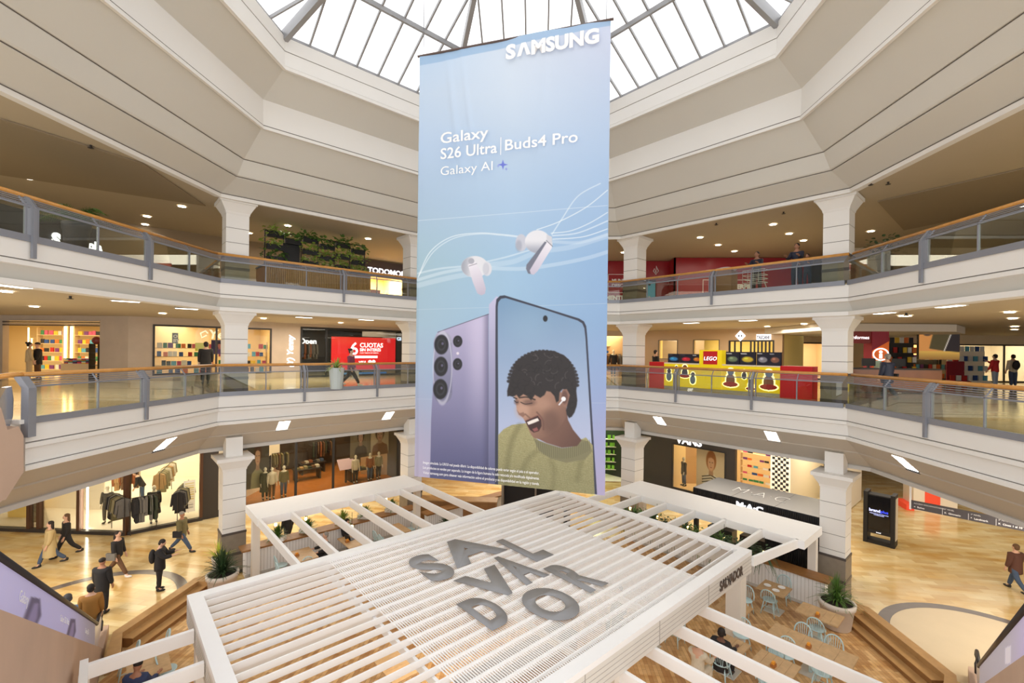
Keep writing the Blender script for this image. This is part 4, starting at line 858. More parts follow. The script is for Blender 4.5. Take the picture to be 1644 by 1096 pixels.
shelves(WL_, u2, u3, 6, [Z1+.2, Z1+.7, Z1+1.2, Z1+1.7, Z1+2.2], 9.3, 'tall back wall shelving seen through the bright shop, right bay', None, 'small coloured box on the shelves of the bright shop', 'boxes on the bright shop shelves', 6, name='gift_box', sz=(.2, .26))
uu = WL_.px(130, 590, 1.5)[0]
t = thing('display_table', 'display table piled with books at the right of the bright shop entrance', 'table', WL_.W(uu, 1.6, Z1), 0); MB(WL_).box(uu-.7, uu+.7, 1.2, 2.0, Z1, Z1+.75).build('table_body', SHELFW, t)
for i in range(6):
    for j in range(5):
        o = book(WL_, uu-.55+.22*i, 1.45, Z1+.75+.05*j, (i*3+j) % 10, .2, .045, 'stacked_book', 'book lying in the piles on the display table of the bright shop', 'piled books on the display table', dep=.3)
uu = WL_.px(155, 560, .6)[0]; f_ = thing('revolving_stand', 'dark wire revolving stand with a red domed top at the bright shop doorway', 'display stand', WL_.W(uu, .6, Z1), 0)
b = MB(WL_)
for k in range(6): b.box(uu-.22, uu+.22, .45, .75, Z1+.15+.28*k, Z1+.17+.28*k)
for s in (-.22, .2): b.box(uu+s, uu+s+.02, .45, .75, Z1, Z1+1.7)
b.build('wire_shelf', DARK, f_); MB(WL_).ell((uu, .6, Z1+1.85), (.2, .15, .18)).build('domed_top', mat('dull_red', (130, 50, 40), .5), f_)
# ------------------------------------------------------------------ GROUND FLOOR left : bright clothes shop
STW = mat('shop_white_wall', (250, 240, 220), .7)
gx = lambda px_, py_=800, off=0: WL_.px(px_, py_, off)[0]
g0, g1, g2, g3 = gx(-60), gx(47), gx(128), 16.6
opening_wall('wall_left_lower', WL_, 0, 16.6, 0, 4.42, [(4, 16.58, .0, 4.2)], DARK)
b = MB(); b.hexa([(-33.5, 19.3, 0), (-17.5, 19.3, 0), (-15.5, 21.3, 0), (-15.5, 27.5, 0), (-33.5, 27.5, 0)], [(-33.5, 19.3, .12), (-17.5, 19.3, .12), (-15.5, 21.3, .12), (-15.5, 27.5, .12), (-33.5, 27.5, .12)]); struct('floor_shop', b, mat('white_shop_floor', (240, 230, 210), .3))
b = MB(); b.box(-33.5, -15.4, 27.5, 27.6, 0, 4.4).box(-15.5, -15.4, 21.4, 27.5, 0, 4.4).box(-33.6, -33.5, 19.3, 27.5, 0, 4.4); struct('wall_shop', b, STW); area('shop_lamp', (-22, 23, 4.3), 13, 1000, (1, .88, .68), (0, 0, 0), 5)
pe = WB_.px(325, 829)[0]; pf = WB_.px(350, 829)[0]
opening_wall('wall_left_lower', WB_, 0, 18.5, 0, 4.42, [(.02, pe, 0, 4.2), (pf, WB_.px(390, 780)[0], .1, 4.1), (WB_.px(391, 780)[0], WB_.px(640, 750)[0], 0, 4.0)], DARK)
t = thing('clothes_shopfront', 'glass front of the bright clothes shop on the ground floor with bronze posts', 'shop front', WL_.W(12, 0, 0), 0)
for px_ in (47, 63, 127, 202):
    u = gx(px_); MB(WL_).box(u-.07, u+.07, -.06, .14, 0, 4.2).build('bronze_post', mat('bronze', (92, 62, 44), .35, .3), t)
for px_ in (134,): u = gx(px_); MB(WL_).box(u-.03, u+.03, .16, .2, .15, 4.1).build('light_strip', LAMP, t)
MB(WL_).box(4, 16.58, -.08, .14, 0, .14).build('plinth', DARK, t); MB(WB_).box(0.05, pe, -.08, .14, 0, .14).build('plinth', DARK, t)
MB(WL_).box(4, 16.55, .02, .03, .14, 4.2).build('glass', CLEAR, t); MB(WB_).box(0.05, pe, .02, .03, .14, 4.2).build('glass', CLEAR, t)
MB(WB_).box(pe-.12, pe, -.05, .2, 0, 4.2).build('bronze_post', MC['bronze'], t)
FLW = ZP
def L_at(px_, py_, z): return WL_.loc(ZP(px_, py_, z))
for i, (a_, c_, n, cols, lb_) in enumerate(((( 180, 790), (200, 800), 9, (0, 4, 1, 6), 'clothes rail with coats near the window of the bright clothes shop'), ((210, 800), (232, 796), 9, (1, 9, 4), 'clothes rail with dark coats right of the bronze post'), ((256, 760), (276, 740), 10, (3, 5, 6), 'clothes rail of cream coats deep inside the bright clothes shop'), ((285, 790), (303, 770), 12, (6, 0, 4, 1), 'clothes rail of khaki jackets near the right window of the bright clothes shop'), ((180, 750), (225, 745), 12, (3, 8, 2), 'clothes rail of camel coats at the back of the bright clothes shop'))):
    p0 = L_at(*a_, 1.75 if i < 4 else 1.9); p1 = L_at(*c_, 1.75 if i < 4 else 1.9)
    f_ = Fr(WL_.W(*p0, 0)[:2], math.atan2(p1[1]-p0[1], p1[0]-p0[0])); rack(f_, 0, max(.9, math.hypot(p1[0]-p0[0], p1[1]-p0[1])), 0, 1.75, n, lb_, ['grey green coat on the rail by the middle window', 'dark coat on the rail right of the bronze post', 'cream coat on the deep rail of the bright clothes shop', 'khaki jacket on the rail by the right window', 'camel coat on the back rail of the bright clothes shop'][i], ['coats on the middle rail', 'dark coats on the second rail', 'cream coats on the deep rail', 'khaki jackets on the right rail', 'camel coats on the back rail'][i], i, cols, (.8, 1.05), .14)
t = thing('wall_rail', 'black wall rail with dark trousers on the white wall of the clothes shop', 'clothes rail', WL_.W(gx(90, 780, 1), 2.5, 2), 0)
P0 = WL_.px(75, 805, 2.5); P1 = WL_.px(128, 790, 2.5); MB(WL_).box(P0[0], P1[0], 2.5, 2.52, 2.0, 2.03).box(P0[0], P1[0], 2.5, 2.52, 1.2, 1.23).box(P1[0]-.03, P1[0], 2.5, 2.52, 1.2, 2.03).box(P0[0]+.9, P0[0]+.93, 2.5, 2.52, 1.2, 2.03).build('rail_frame', BLACK, t)
MB(WL_).box(P0[0]-.6, P0[0]+3, 2.53, 2.6, .12, 4.4).build('backing_panel', STW, t)
for i in range(2): garment(WL_, P0[0]+.2+.45*i, 2.44, 2.0, .85, .3, 9, GC[1], label='dark garment on the black wall rail', grp='dark garments on the wall rail')
t = thing('poster', 'dark information poster with a red heading between two bronze posts', 'poster', WL_.W((g1+gx(63))/2, .1, .5), 0)
def infop(p): p.C[:] = (60, 50, 48); p.poly([(5, 3), (95, 3), (95, 16), (5, 16)], (190, 40, 50), .5); [p.poly([(8, 20+i*16), (92, 20+i*16), (92, 33+i*16), (8, 33+i*16)], (110, 100, 96), .5) for i in range(5)]
poster(WL_, g1+.1, gx(63)-.1, .04, .4, 3.2, infop, parent=t, n=16)
t = thing('notice', 'white notice with yellow lines on the right window of the bright clothes shop', 'notice', WB_.W(pe-.6, 0, .6), WB_.a)
def notp(p): p.C[:] = (240, 236, 220); [p.line([(10, 10+i*7), (90, 10+i*7)], 2.5, (214, 190, 60), .5) for i in range(8)]; [p.line([(20, 72+i*5), (80, 72+i*5)], 1.2, (90, 90, 90), .5) for i in range(4)]
poster(WB_, pe-.75, pe-.3, -.01, .5, 2.0, notp, parent=t, n=16)
t = thing('shop_counter', 'glowing yellow counter inside the bright clothes shop at the far left', 'counter', WL_.W(gx(26, 830, 1.2), 1.3, .12), 0); q = gx(26, 840, 1.2); MB(WL_).box(q-.45, q+.45, 1.2, 1.8, .12, 1.1).build('counter_body', mat('yellow_counter', (240, 200, 100), .5, emis=.3), t); MB(WL_).box(q-.5, q+.5, 1.15, 1.85, 1.1, 1.15).build('counter_top', STW, t)
# ------------------------------------------------------------------ GROUND FLOOR : dark fashion shop between the columns
m0, m1 = WB_.px(391, 780)[0], WB_.px(640, 750)[0]
room(WB_, m0, m1, .05, 4.3, 7, mat('dark_olive_wall', (74, 62, 50), .7), mat('glossy_orange_wood_floor', (196, 120, 56), .2, noise=.2, nscale=4), 330, (1, .78, .5))
t = frame(WB_, m0, m1, 0, 4.0, 'fashion_shopfront', 'black framed glass front of the dark fashion shop between the left columns', BLACK, [WB_.px(475, 760)[0], WB_.px(535, 760)[0]], wd=.12)
MB(WB_).box(m0-.1, m1+.1, -.12, -.02, 3.55, 4.3).build('sign_band', DARK, t)
k = 0; u = m0+.1
while u < m1-.1:
    if not (m0+(m1-m0)*.42 < u < m0+(m1-m0)*.55):
        MB(WB_).tube([(u+.13*math.cos(a), -.16, 4.0+.13*math.sin(a)) for a in [PI*(1+j/8) for j in range(9)]], .03, 6).build('scalloped_letter', mat('silver_letters', (196, 192, 184), .4, .3), t)
    u += .34
room(WB_, pf, m0-.1, .1, 4.2, 3, mat('dark_olive_wall', (74, 62, 50)), DARK, 40, (1, .8, .5))
for i, (a_, c_, z0, z1, bg, hr, sk, tp) in enumerate(((395, 432, .7, 3.5, (70, 64, 56), (70, 40, 26), (190, 150, 120), (150, 146, 110)), (562, 595, 1.5, 3.6, (120, 110, 90), (40, 34, 30), (186, 150, 130), (60, 50, 46)), (588, 630, 1.5, 3.6, (196, 180, 150), (96, 70, 50), (200, 160, 130), (130, 84, 50)))):
    ua, ub = WB_.px(a_, 740, 1.4)[0], WB_.px(c_, 740, 1.4)[0]; t = thing('poster', ['tall portrait poster in the left window of the dark fashion shop', 'portrait poster of a person in dark coat in the right window of the dark fashion shop', 'portrait poster of a person in brown coat at the right end of the dark fashion shop'][i], 'poster', WB_.W((ua+ub)/2, 1.5, z0), WB_.a)
    MB(WB_).box(ua, ub, 1.42, 1.46, z0, z1).build('board', DARK, t); poster(WB_, ua, ub, 1.4, z0, z1, portrait(bg, hr, sk, tp), parent=t, n=40)
sl = (430, 470); 
for i in range(3):
    a_ = WB_.px((500, 565, 520)[i], 760, 3)[0]; t = thing('display_table', ['low dark table of folded clothes inside the dark fashion shop, left', 'low dark table of folded clothes near the right window of the dark fashion shop', 'low dark table at the back of the dark fashion shop'][i], 'table', WB_.W(a_, 2.2+i, .05), WB_.a); v_ = (3.8, 1.7, 5.2)[i]
    MB(WB_).box(a_-.8, a_+.8, v_-.4, v_+.4, .7, .76).build('table_top', DARK, t)
    for x_ in (-.7, .7): MB(WB_).box(a_+x_-.04, a_+x_+.04, v_-.35, v_+.35, .05, .7).build('leg', DARK, t)
    for j in range(6):
        b = MB(WB_); b.box(a_-.7+.24*j, a_-.5+.24*j, v_-.2, v_+.15, .76, .84+.03*(j % 3)); tag(b.build('folded_clothes', GC[(j*3+i) % 10]), ['folded garment on the left table of the dark fashion shop', 'folded garment on the right window table of the dark fashion shop', 'folded garment on the back table of the dark fashion shop'][i], 'clothes', 'folded clothes on table %s' % 'abc'[i])
for i, (a_, v_) in enumerate(((440, 4), (520, 6), (600, 4))):
    u = WB_.px(a_, 740, v_)[0]; rack(WB_, u-.8, u+.8, v_, 1.9, 10, ['clothes rail deep behind the left window of the dark fashion shop', 'clothes rail on the back wall of the dark fashion shop', 'clothes rail deep behind the right window of the dark fashion shop'][i], ['dark garment on the rail behind the left window of the dark shop', 'dark garment on the back wall rail of the dark shop', 'dark garment on the rail behind the right window of the dark shop'][i], 'dark shop rail %s' % 'abc'[i], 9+i, (0, 1, 2, 8, 9), (.8, 1), .05)
u = WB_.px(556, 745, 1.5)[0]; t = thing('tilted_screen', 'tilted pinkish screen on a stand in the dark fashion shop', 'screen', WB_.W(u, 1.5, .9), WB_.a); MB(WB_).hexa([(u-.5, 1.2, .95), (u+.5, 1.2, .95), (u+.5, 1.25, .93), (u-.5, 1.25, .93)], [(u-.5, 1.7, 1.5), (u+.5, 1.7, 1.5), (u+.5, 1.75, 1.48), (u-.5, 1.75, 1.48)]).build('screen_face', mat('pale_pink_screen', (190, 160, 160), .4, emis=.4), t); MB(WB_).box(u-.05, u+.05, 1.5, 1.6, .05, 1.1).build('stand', DARK, t)
# ------------------------------------------------------------------ far wall behind the banner
opening_wall('wall_far_lower', WC_, -3, 19, 0, 4.42, [(12.0, 15.2, 0, 3.9)], mat('tan_wall', (196, 160, 116), .6))
opening_wall('wall_far_upper', WC_, -3, 19, Z1, 9.62, [(11.8, 15.6, Z1, 9.3)], WSTONE)
room(WC_, 12.0, 15.2, .05, 4.2, 4, mat('bright_green_wall', (150, 214, 90), .6, emis=.15), STW, 160, (.9, 1, .8))
room(WC_, 11.8, 15.6, Z1, 9.5, 4, mat('warm_cream_display', (244, 220, 160)), SHELFW, 220, (1, .82, .5))
shelves(WC_, 12.6, 15.4, 1.6, [Z1+.4, Z1+.95, Z1+1.5, Z1+2.0], Z1+2.5, 'warm lit shelves just right of the banner on the lower gallery', None, 'small handbag or box on the warm lit shelves right of the banner', 'goods right of the banner', 7, name='goods_box', sz=(.22, .2), dens=.8)
rack(WC_, 12.8, 14.6, 1.0, Z1+1.45, 9, 'clothes rail under the warm shelves right of the banner', 'dark garment on the rail right of the banner', 'garments right of the banner', 3, (1, 2, 4), (.9, 1), Z1)
shelves(WC_, 12.4, 15.0, 1.2, [.5, 1.0, 1.5, 2.0, 2.5], 3.1, 'white shelves of green packs just right of the banner on the ground floor', None, 'green pack on the white shelves right of the banner', 'green packs right of the banner', 8, m=STW, name='green_pack', sz=(.2, .3))
for o in bpy.data.objects:
    if o.name.startswith('green_pack'): 
        if 'gp' not in _bk:
            me = o.data.copy(); me.materials.clear(); me.materials.append(mat('lime_green_pack', (130, 200, 60), .5)); _bk['gp'] = me
        o.data = _bk['gp']
bb = ZP(800, 782, 0); t = thing('dark_doorway_kiosk', 'dark opening with a central post just behind the far corner of the pergola', 'kiosk', (0.5, 21.2, 0)); MB().box(-.9, 2.0, 21.2, 21.3, 0, 2.35).build('back_panel', BLACK, t); MB().box(-1.0, -.9, 20.6, 21.3, 0, 2.35).build('jamb', STONE, t); MB().box(2.0, 2.1, 20.6, 21.3, 0, 2.35).build('jamb', STONE, t); MB().box(.5, .58, 20.7, 20.78, 0, 2.35).build('post', STONE, t); MB().box(-1.0, 2.1, 20.55, 21.35, 2.35, 2.6).build('lintel', STONE, t)
t = thing('reception_desk', 'long tan timber desk left of the dark opening behind the banner', 'counter', (-3.2, 21.6, 0)); MB().box(-5, -1.3, 21.3, 21.9, 0, 1.2).build('desk_body', BENCHD, t); MB().box(-5.05, -1.25, 21.25, 21.95, 1.2, 1.25).build('desk_top', BENCHW, t)
# ------------------------------------------------------------------ GROUND FLOOR right : shoe shop, black roofed kiosk
v0, v1, v2, v3, v4 = [WD_.px(p, 760)[0] for p in (1045, 1078, 1165, 1180, 1238)]
opening_wall('wall_right_lower', WD_, -3, WD_.px(1330, 790)[0], 0, 4.42, [(v1, v2, .25, 2.9), (v3, v4, 0, 3.5), (WD_.px(1262, 770)[0], WD_.px(1322, 790)[0], 0, 3.7)], mat('black_shop_cladding', (44, 42, 42), .35))
room(WD_, v1-.2, v4+.1, .05, 4.2, 5, mat('warm_shop_back', (232, 208, 160), .7), SHELFW, 170, (1, .84, .58))
room(WD_, WD_.px(1262, 770)[0], WD_.px(1322, 790)[0], .05, 4.2, 7, mat('pale_shop_wall', (226, 216, 196), .7), MARBLE2, 110, (1, .9, .72))
frame(WD_, v1, v2, .25, 2.9, 'shoe_shop_window', 'shoe shop display window with a large portrait of a person in stripes', BLACK, wd=.06)
t = thing('shop_sign', 'white capital letters on the black fascia of the shoe shop, partly hidden by the soffit', 'sign', WD_.W((v1+v2)/2, -.05, 3.5), WD_.a); uu, zz = WD_.px(1086, 712); text('lettering', 'VANS', WD_, uu, -.04, max(zz-.02, 2.98), .62, SIGNW, t, .014, .02, sx=1.0)
ua, ub = WD_.px(1118, 760, 1)[0], WD_.px(1166, 760, 1)[0]; t = thing('poster', 'large poster of a person in a black and white striped top', 'poster', WD_.W((ua+ub)/2, 1, .3), WD_.a); MB(WD_).box(ua, ub, 1.02, 1.06, .3, 3.2).build('board', STW, t); poster(WD_, ua, ub, 1.0, .3, 2.95, portrait((232, 216, 190), (170, 110, 70), (226, 180, 150), (240, 236, 228), (40, 36, 36)), parent=t, n=60)
shelves(WD_, v3-.6, v4-.1, 2.2, [.6, 1.0, 1.4, 1.8, 2.2, 2.6], 3.0, 'warm lit shoe shelves beside the striped poster', None, 'shoe on the lit shelves of the shoe shop', 'shoes on the lit shelves', 4, name='shoe', sz=(.22, .12), dens=.9)
b0 = WD_.px(1238, 780)[0]; t = thing('checkered_pillar', 'white and black chequered pillar at the right end of the shoe shop', 'pillar', WD_.W(b0+.3, -.1, 0), WD_.a); MB(WD_).box(b0, b0+.9, -.12, -.02, 0, 3.7).build('white_face', STW, t); b = MB(WD_)
for i in range(24):
    for j in range(6):
        if (i+j) % 2 == 0: b.box(b0+.08+.125*j, b0+.08+.125*(j+1), -.125, -.12, .3+.135*i, .3+.135*(i+1))
b.build('black_squares', BLACK, t)
# black roofed kiosk
KF = Fr((7.25, 19.95), -PI/4); KL, KD = 4.75, 2.35
t = thing('cosmetics_kiosk', 'flat black roofed kiosk with fluted sides and white lit letters', 'kiosk', KF.W(KL/2, KD/2, 0), KF.a)
BLK = mat('kiosk_black', (46, 46, 48), .35); MB(KF).box(0, KL, 0, KD, 2.56, 2.6).build('roof_panel', BLK, t)
b = MB(KF); u = 0.0
while u < KL-.02: b.box(u, u+.035, -.02, .02, 2.12, 2.57); b.box(u, u+.035, KD-.02, KD+.02, 2.12, 2.57); u += .07
v = .03
while v < KD: b.box(KL-.02, KL+.02, v, v+.035, 2.12, 2.57); b.box(-.02, .02, v, v+.035, 2.12, 2.57); v += .07
b.build('fluted_fascia', BLACK, t); MB(KF).box(.02, KL-.02, .02, KD-.02, 2.1, 2.55).build('fascia_core', BLK, t)
for u in (KL/3, 2*KL/3): MB(KF).box(u-.008, u+.008, 0, KD, 2.6, 2.604).build('roof_seam', BLACK, t)
for u, v in ((.1, .1), (KL-.1, .1), (.1, KD-.1), (KL-.1, KD-.1)): MB(KF).box(u-.08, u+.08, v-.08, v+.08, 0, 2.1).build('leg', BLACK, t)
b = MB(KF); u = KL-1.9
while u < KL: b.box(u, u+.035, -.01, .03, .0, 2.1); u += .07
b.build('fluted_screen', BLACK, t); MB(KF).box(KL-1.9, KL, .03, .07, 0, 2.1).build('screen_core', DARK, t)
text('side_lettering', 'M·A·C', KF, 1.78, -.035, 2.25, .3, SIGNW, t, .012, .01, sx=1.25)
def flattext(s, fr, u, v, z, size, m, par, sx=1, bold=0): 
    p = fr.W(u, v, z); X = Vector((fr.cu[0], fr.cu[1], 0)); Y = Vector((fr.cv[0], fr.cv[1], 0)); M_ = Matrix(((X[0], Y[0], 0, p[0]), (X[1], Y[1], 0, p[1]), (0, 0, 1, p[2]), (0, 0, 0, 1))) @ Matrix.Diagonal((sx, 1, 1, 1)); return text('roof_lettering', s, None, 0, 0, 0, size, m, par, bold, .004, M=M_)
flattext('M·A·C', KF, 1.2, .75, 2.605, 1.1, mat('kiosk_white', (220, 220, 220), .5), t, .72, -.03)
for i in range(3): MB(KF).box(.5+1.3*i, 1.5+1.3*i, .3, .8, .0, 1.05).build('counter_unit', [BLK, DARK, BLK][i], t)
# counters beyond (jeweller stand)
t = thing('display_counter', 'glass topped counter with a black sign beyond the black roofed kiosk', 'counter', ZP(1275, 772, .9)); q = ZP(1272, 770, .9); MB(Fr(q[:2], PI/4)).box(-1.6, 1.2, -.3, .3, 0, .9).build('counter_body', STONE, t); MB(Fr(q[:2], PI/4)).box(-1.6, 1.2, -.3, .3, .9, 1.0).build('counter_top', mat('lit_counter_top', (250, 240, 210), .4, emis=.6), t); MB(Fr(q[:2], PI/4)).box(-.2, .5, -.1, .0, 1.0, 1.7).build('black_sign', BLACK, t)
# screen totem
KT = Fr((15.2, 21.4), -PI/4); t = thing('screen_totem', 'black free standing screen totem with blue and white lettering', 'screen', KT.W(0, 0, 0), KT.a)
MB(KT).box(0, .15, -.05, .62, 0, 2.25).build('side_post', BLACK, t); MB(KT).box(.95, 1.1, -.05, .62, 0, 2.25).build('side_post', BLACK, t); MB(KT).box(.15, .95, .0, .52, .45, 2.15).build('housing', BLACK, t); MB(KT).box(.15, .95, -.03, .55, .0, .14).build('foot', BLACK, t); MB(KT).box(.17, .93, -.015, 0, .62, 2.1).build('screen_glass', mat('dark_screen', (24, 24, 28), .1), t)
MB(KT).box(1.1, 1.12, .06, .5, .3, 2.1).build('cream_side', mat('cream_side_panel', (226, 216, 196), .5), t)  # plain cream panel on the totem's right side
text('screen_text', 'brand', KT, .2, -.025, 1.42, .17, mat('white_blue_letters', (190, 200, 255), .5, emis=1.2), t, .006, .003); text('screen_text', 'plus', KT, .6, -.025, 1.42, .17, mat('blue_letters', (60, 80, 255), .5, emis=1.5), t, 0, .003)
text('screen_text', 'PUBLICIDAD EN ESPACIOS\nCOMERCIALES', KT, .55, -.025, 1.32, .055, MC['white_blue_letters'], t, 0, .003, align='CENTER')
text('foot_text', 'brand', KT, .46, -.01, .5, .07, SIGNW, t, 0, .003)
# orange shop beyond the totem and hanging direction sign
t = thing('stall', 'small white and red stall beyond the hanging direction sign', 'stall', ZP(1500, 800, 0)); q = ZP(1490, 822, 0); g = Fr(q[:2], -.25); MB(g).box(-.6, 1.3, .1, 1.2, 0, 1.25).build('stall_body', STW, t); MB(g).box(-.1, .55, .06, .1, .15, 1.2).build('red_panel', mat('vermilion_panel', (236, 80, 50), .5, emis=.3), t); MB(g).box(-.95, -.6, 0, 1.2, 0, .3).build('red_base', MC['vermilion_panel'], t)
q0 = np.array(ZP(1463, 803, 3.5)); q1 = np.array(ZP(1644, 838, 3.5)); sg_ = Fr(q0[:2], math.atan2(q1[1]-q0[1], q1[0]-q0[0])); SLn = math.hypot(*(q1-q0)[:2])+.4
t = thing('direction_sign', 'long dark hanging direction sign with white Spanish wording', 'sign', sg_.W(SLn/2, 0, 3.2), sg_.a); MB(sg_).box(0, SLn, 0, .08, 3.23, 3.5).build('sign_board', mat('sign_grey', (86, 82, 86), .5), t); MB(sg_).box(-.05, 0, 0, .08, 3.2, 4.4).build('hanger', PWHITE, t); MB(sg_).box(SLn-.3, SLn-.25, 0, .08, 3.5, 4.4).build('hanger', PWHITE, t)
for i, (a_, h1, h2) in enumerate(((.06, 'ACCESO DISCAPACITADOS', '<  Baños'), (.75, '2º NIVEL', 'K  Gimnasio'), (1.3, '1º NIVEL', '^  Landmark'), (1.85, '2º NIVEL', 'K  Cines 1 al 10'))):
    a_ = a_*SLn/2.7; text('sign_text', h1, sg_, a_, -.006, 3.41, .06, PRINTW, t, 0, .002); text('sign_text', h2, sg_, a_, -.006, 3.29, .075, PRINTW, t, .002, .002)
    if i: MB(sg_).box(a_-.05, a_-.04, -.006, 0, 3.24, 3.44).build('divider', PRINTW, t)
# ------------------------------------------------------------------ LEVEL ONE right : cream shop wall, toy kiosk, info desk
j0, j1, j2, j3 = [WD_.px(p, 560)[0] for p in (1057, 1088, 1113, 1155)]
k0, k1 = [WD_.px(p, 560)[0] for p in (1170, 1243)]
opening_wall('wall_right_upper', WD_, -3, WD_.px(1256, 560)[0], Z1, 9.62, [(j0, j1, 7.9, 9.05), (j2, j3, 7.9, 9.05), (k0, k1, 7.2, 9.0)], mat('glossy_tan_wall', (190, 162, 128), .25))
room(WD_, j0-.3, k1+.2, Z1, 9.5, 3.5, mat('warm_yellow_interior', (244, 226, 150), .7), SHELFW, 170, (1, .88, .6))
frame(WD_, j0, j1, 7.9, 9.05, 'jeweller_window', 'small bright yellow window left of the toy kiosk sign', DSTONE, wd=.03); frame(WD_, j2, j3, 7.9, 9.05, 'jeweller_window', 'wider bright yellow window just above the toy kiosk sign', DSTONE, wd=.03)
frame(WD_, k0, k1, 7.2, 9.0, 'boutique_window', 'bright window with dark vertical panels under the diamond sign', BLACK, [k0+(k1-k0)*f for f in (.14, .28, .5, .58, .66, .74, .82, .9)], wd=.07)
t = thing('diamond_sign', 'white diamond shaped sign with dark marks on the tan wall', 'sign', WD_.W(*[WD_.px(1189, 538)[0], -.05, 9.1]), WD_.a); uu, zz = WD_.px(1189, 539); MB(WD_).raw([(uu, -.05, zz-.28), (uu+.26, -.05, zz), (uu, -.05, zz+.28), (uu-.26, -.05, zz), (uu, 0, zz-.28), (uu+.26, 0, zz), (uu, 0, zz+.28), (uu-.26, 0, zz)], [(0, 1, 2, 3), (7, 6, 5, 4), (0, 4, 5, 1), (1, 5, 6, 2), (2, 6, 7, 3), (3, 7, 4, 0)]).build('plate', SIGNW, t); MB(WD_).ell((uu-.07, -.055, zz), (.04, .01, .06)).ell((uu+.07, -.055, zz), (.04, .01, .06)).build('marks', BLACK, t)
t = thing('shop_sign', 'lit white sign with dark blocky letters right of the diamond sign', 'sign', WD_.W(*[WD_.px(1225, 540)[0], -.05, 9.0]), WD_.a); ua, z_ = WD_.px(1215, 541); ub, _ = WD_.px(1238, 541); MB(WD_).box(ua, ub, -.06, 0, z_-.14, z_+.14).build('box', SIGNW, t); text('lettering', 'TASCANI', WD_, ua+.03, -.07, z_-.1, .24, mat('navy_letters', (50, 44, 80), .5), t, .01, .004, sx=(ub-ua-.06)/(.24*4.35))
# right part of level one : back walls and shops beyond
for i, (a_, c_, nm, lb_) in enumerate((((1258), (1300), STW, 'x'), )): pass
FX = Fr((14.4, 22.1), 0); opening_wall('wall_right_far', FX, 0, 20, Z1, 9.62, [(.3, 2.2, Z1, 9.2), (2.5, 5.5, Z1, 9.1), (11.0, 18, Z1, 9.0)], CREAM)
# move that wall far behind: shops seen beyond the info desk
# toy kiosk
LG = Fr((B+1.0/R2, Y2+1.0/R2), -PI/4)
t = thing('toy_kiosk', 'bright yellow and red toy kiosk counter with glowing outlines', 'kiosk', LG.W(4, .5, Z1), LG.a)
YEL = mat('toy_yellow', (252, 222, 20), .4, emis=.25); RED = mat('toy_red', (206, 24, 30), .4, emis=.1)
l0, l1, l2, l3 = 1.0, 1.75, 6.55, 7.6
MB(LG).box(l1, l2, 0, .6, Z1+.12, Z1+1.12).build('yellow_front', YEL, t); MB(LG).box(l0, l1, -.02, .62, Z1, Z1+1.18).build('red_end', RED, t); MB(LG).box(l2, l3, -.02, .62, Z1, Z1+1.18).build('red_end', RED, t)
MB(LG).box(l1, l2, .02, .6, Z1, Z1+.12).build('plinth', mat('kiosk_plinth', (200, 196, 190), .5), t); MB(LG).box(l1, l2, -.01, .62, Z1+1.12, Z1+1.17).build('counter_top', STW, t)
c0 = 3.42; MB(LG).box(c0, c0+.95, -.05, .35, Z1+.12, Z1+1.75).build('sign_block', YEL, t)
MB(LG).box(c0+.18, c0+.77, -.07, -.05, Z1+1.15, Z1+1.7).build('logo_square', RED, t)
text('logo_outline', 'LEGO', LG, c0+.2, -.075, Z1+1.32, .225, mat('logo_black', (20, 20, 20), .5), t, .012, .003, .2, sx=.92, space=1.08); text('logo_word', 'LEGO', LG, c0+.2, -.084, Z1+1.32, .225, SIGNW, t, .001, .003, .2, sx=.92, space=1.08)
kc = [mat('toy_grey_blue', (120, 140, 170), .5), mat('toy_brown', (150, 96, 66), .5), mat('toy_charcoal', (44, 46, 56), .5)]; GLOW = mat('glow_yellow_white', (255, 250, 180), .5, emis=1.3); KRED = mat('kart_red', (190, 40, 36), .5)
for i, (u, z0, s_, kart) in enumerate(((2.0, .38, .85, 0), (2.35, .75, .5, 0), (2.75, .55, .9, 1), (3.12, .3, .8, 0), (4.72, .3, 1.15, 1), (5.25, .62, .6, 0), (5.5, .2, .7, 1), (6.15, .28, 1.2, 1))):
    z0 += Z1; MB(LG).ell((u, -.008, z0+.22*s_), (.2*s_, .008, .3*s_), 16).ell((u, -.008, z0+.5*s_), (.15*s_, .008, .15*s_), 14).ell((u, -.008, z0+.06*s_), (.3*s_*(1 if kart else .6), .008, .13*s_), 16).build('printed_outline_glow', GLOW, t)
    MB(LG).ell((u, -.018, z0+.2*s_), (.155*s_, .008, .24*s_), 14).build('printed_torso', kc[i % 3], t); MB(LG).ell((u+.01, -.022, z0+.49*s_), (.115*s_, .01, .115*s_), 12).build('printed_helmet', kc[(i+2) % 3], t)
    if kart: MB(LG).ell((u, -.028, z0+.06*s_), (.26*s_, .008, .09*s_), 14).build('printed_kart', KRED, t)
BX = [(1.85, .55, 0), (2.45, .55, 1), (3.0, .42, 0), (4.45, .55, 2), (5.02, .58, 3), (5.65, .45, 2), (6.1, .42, 4)]
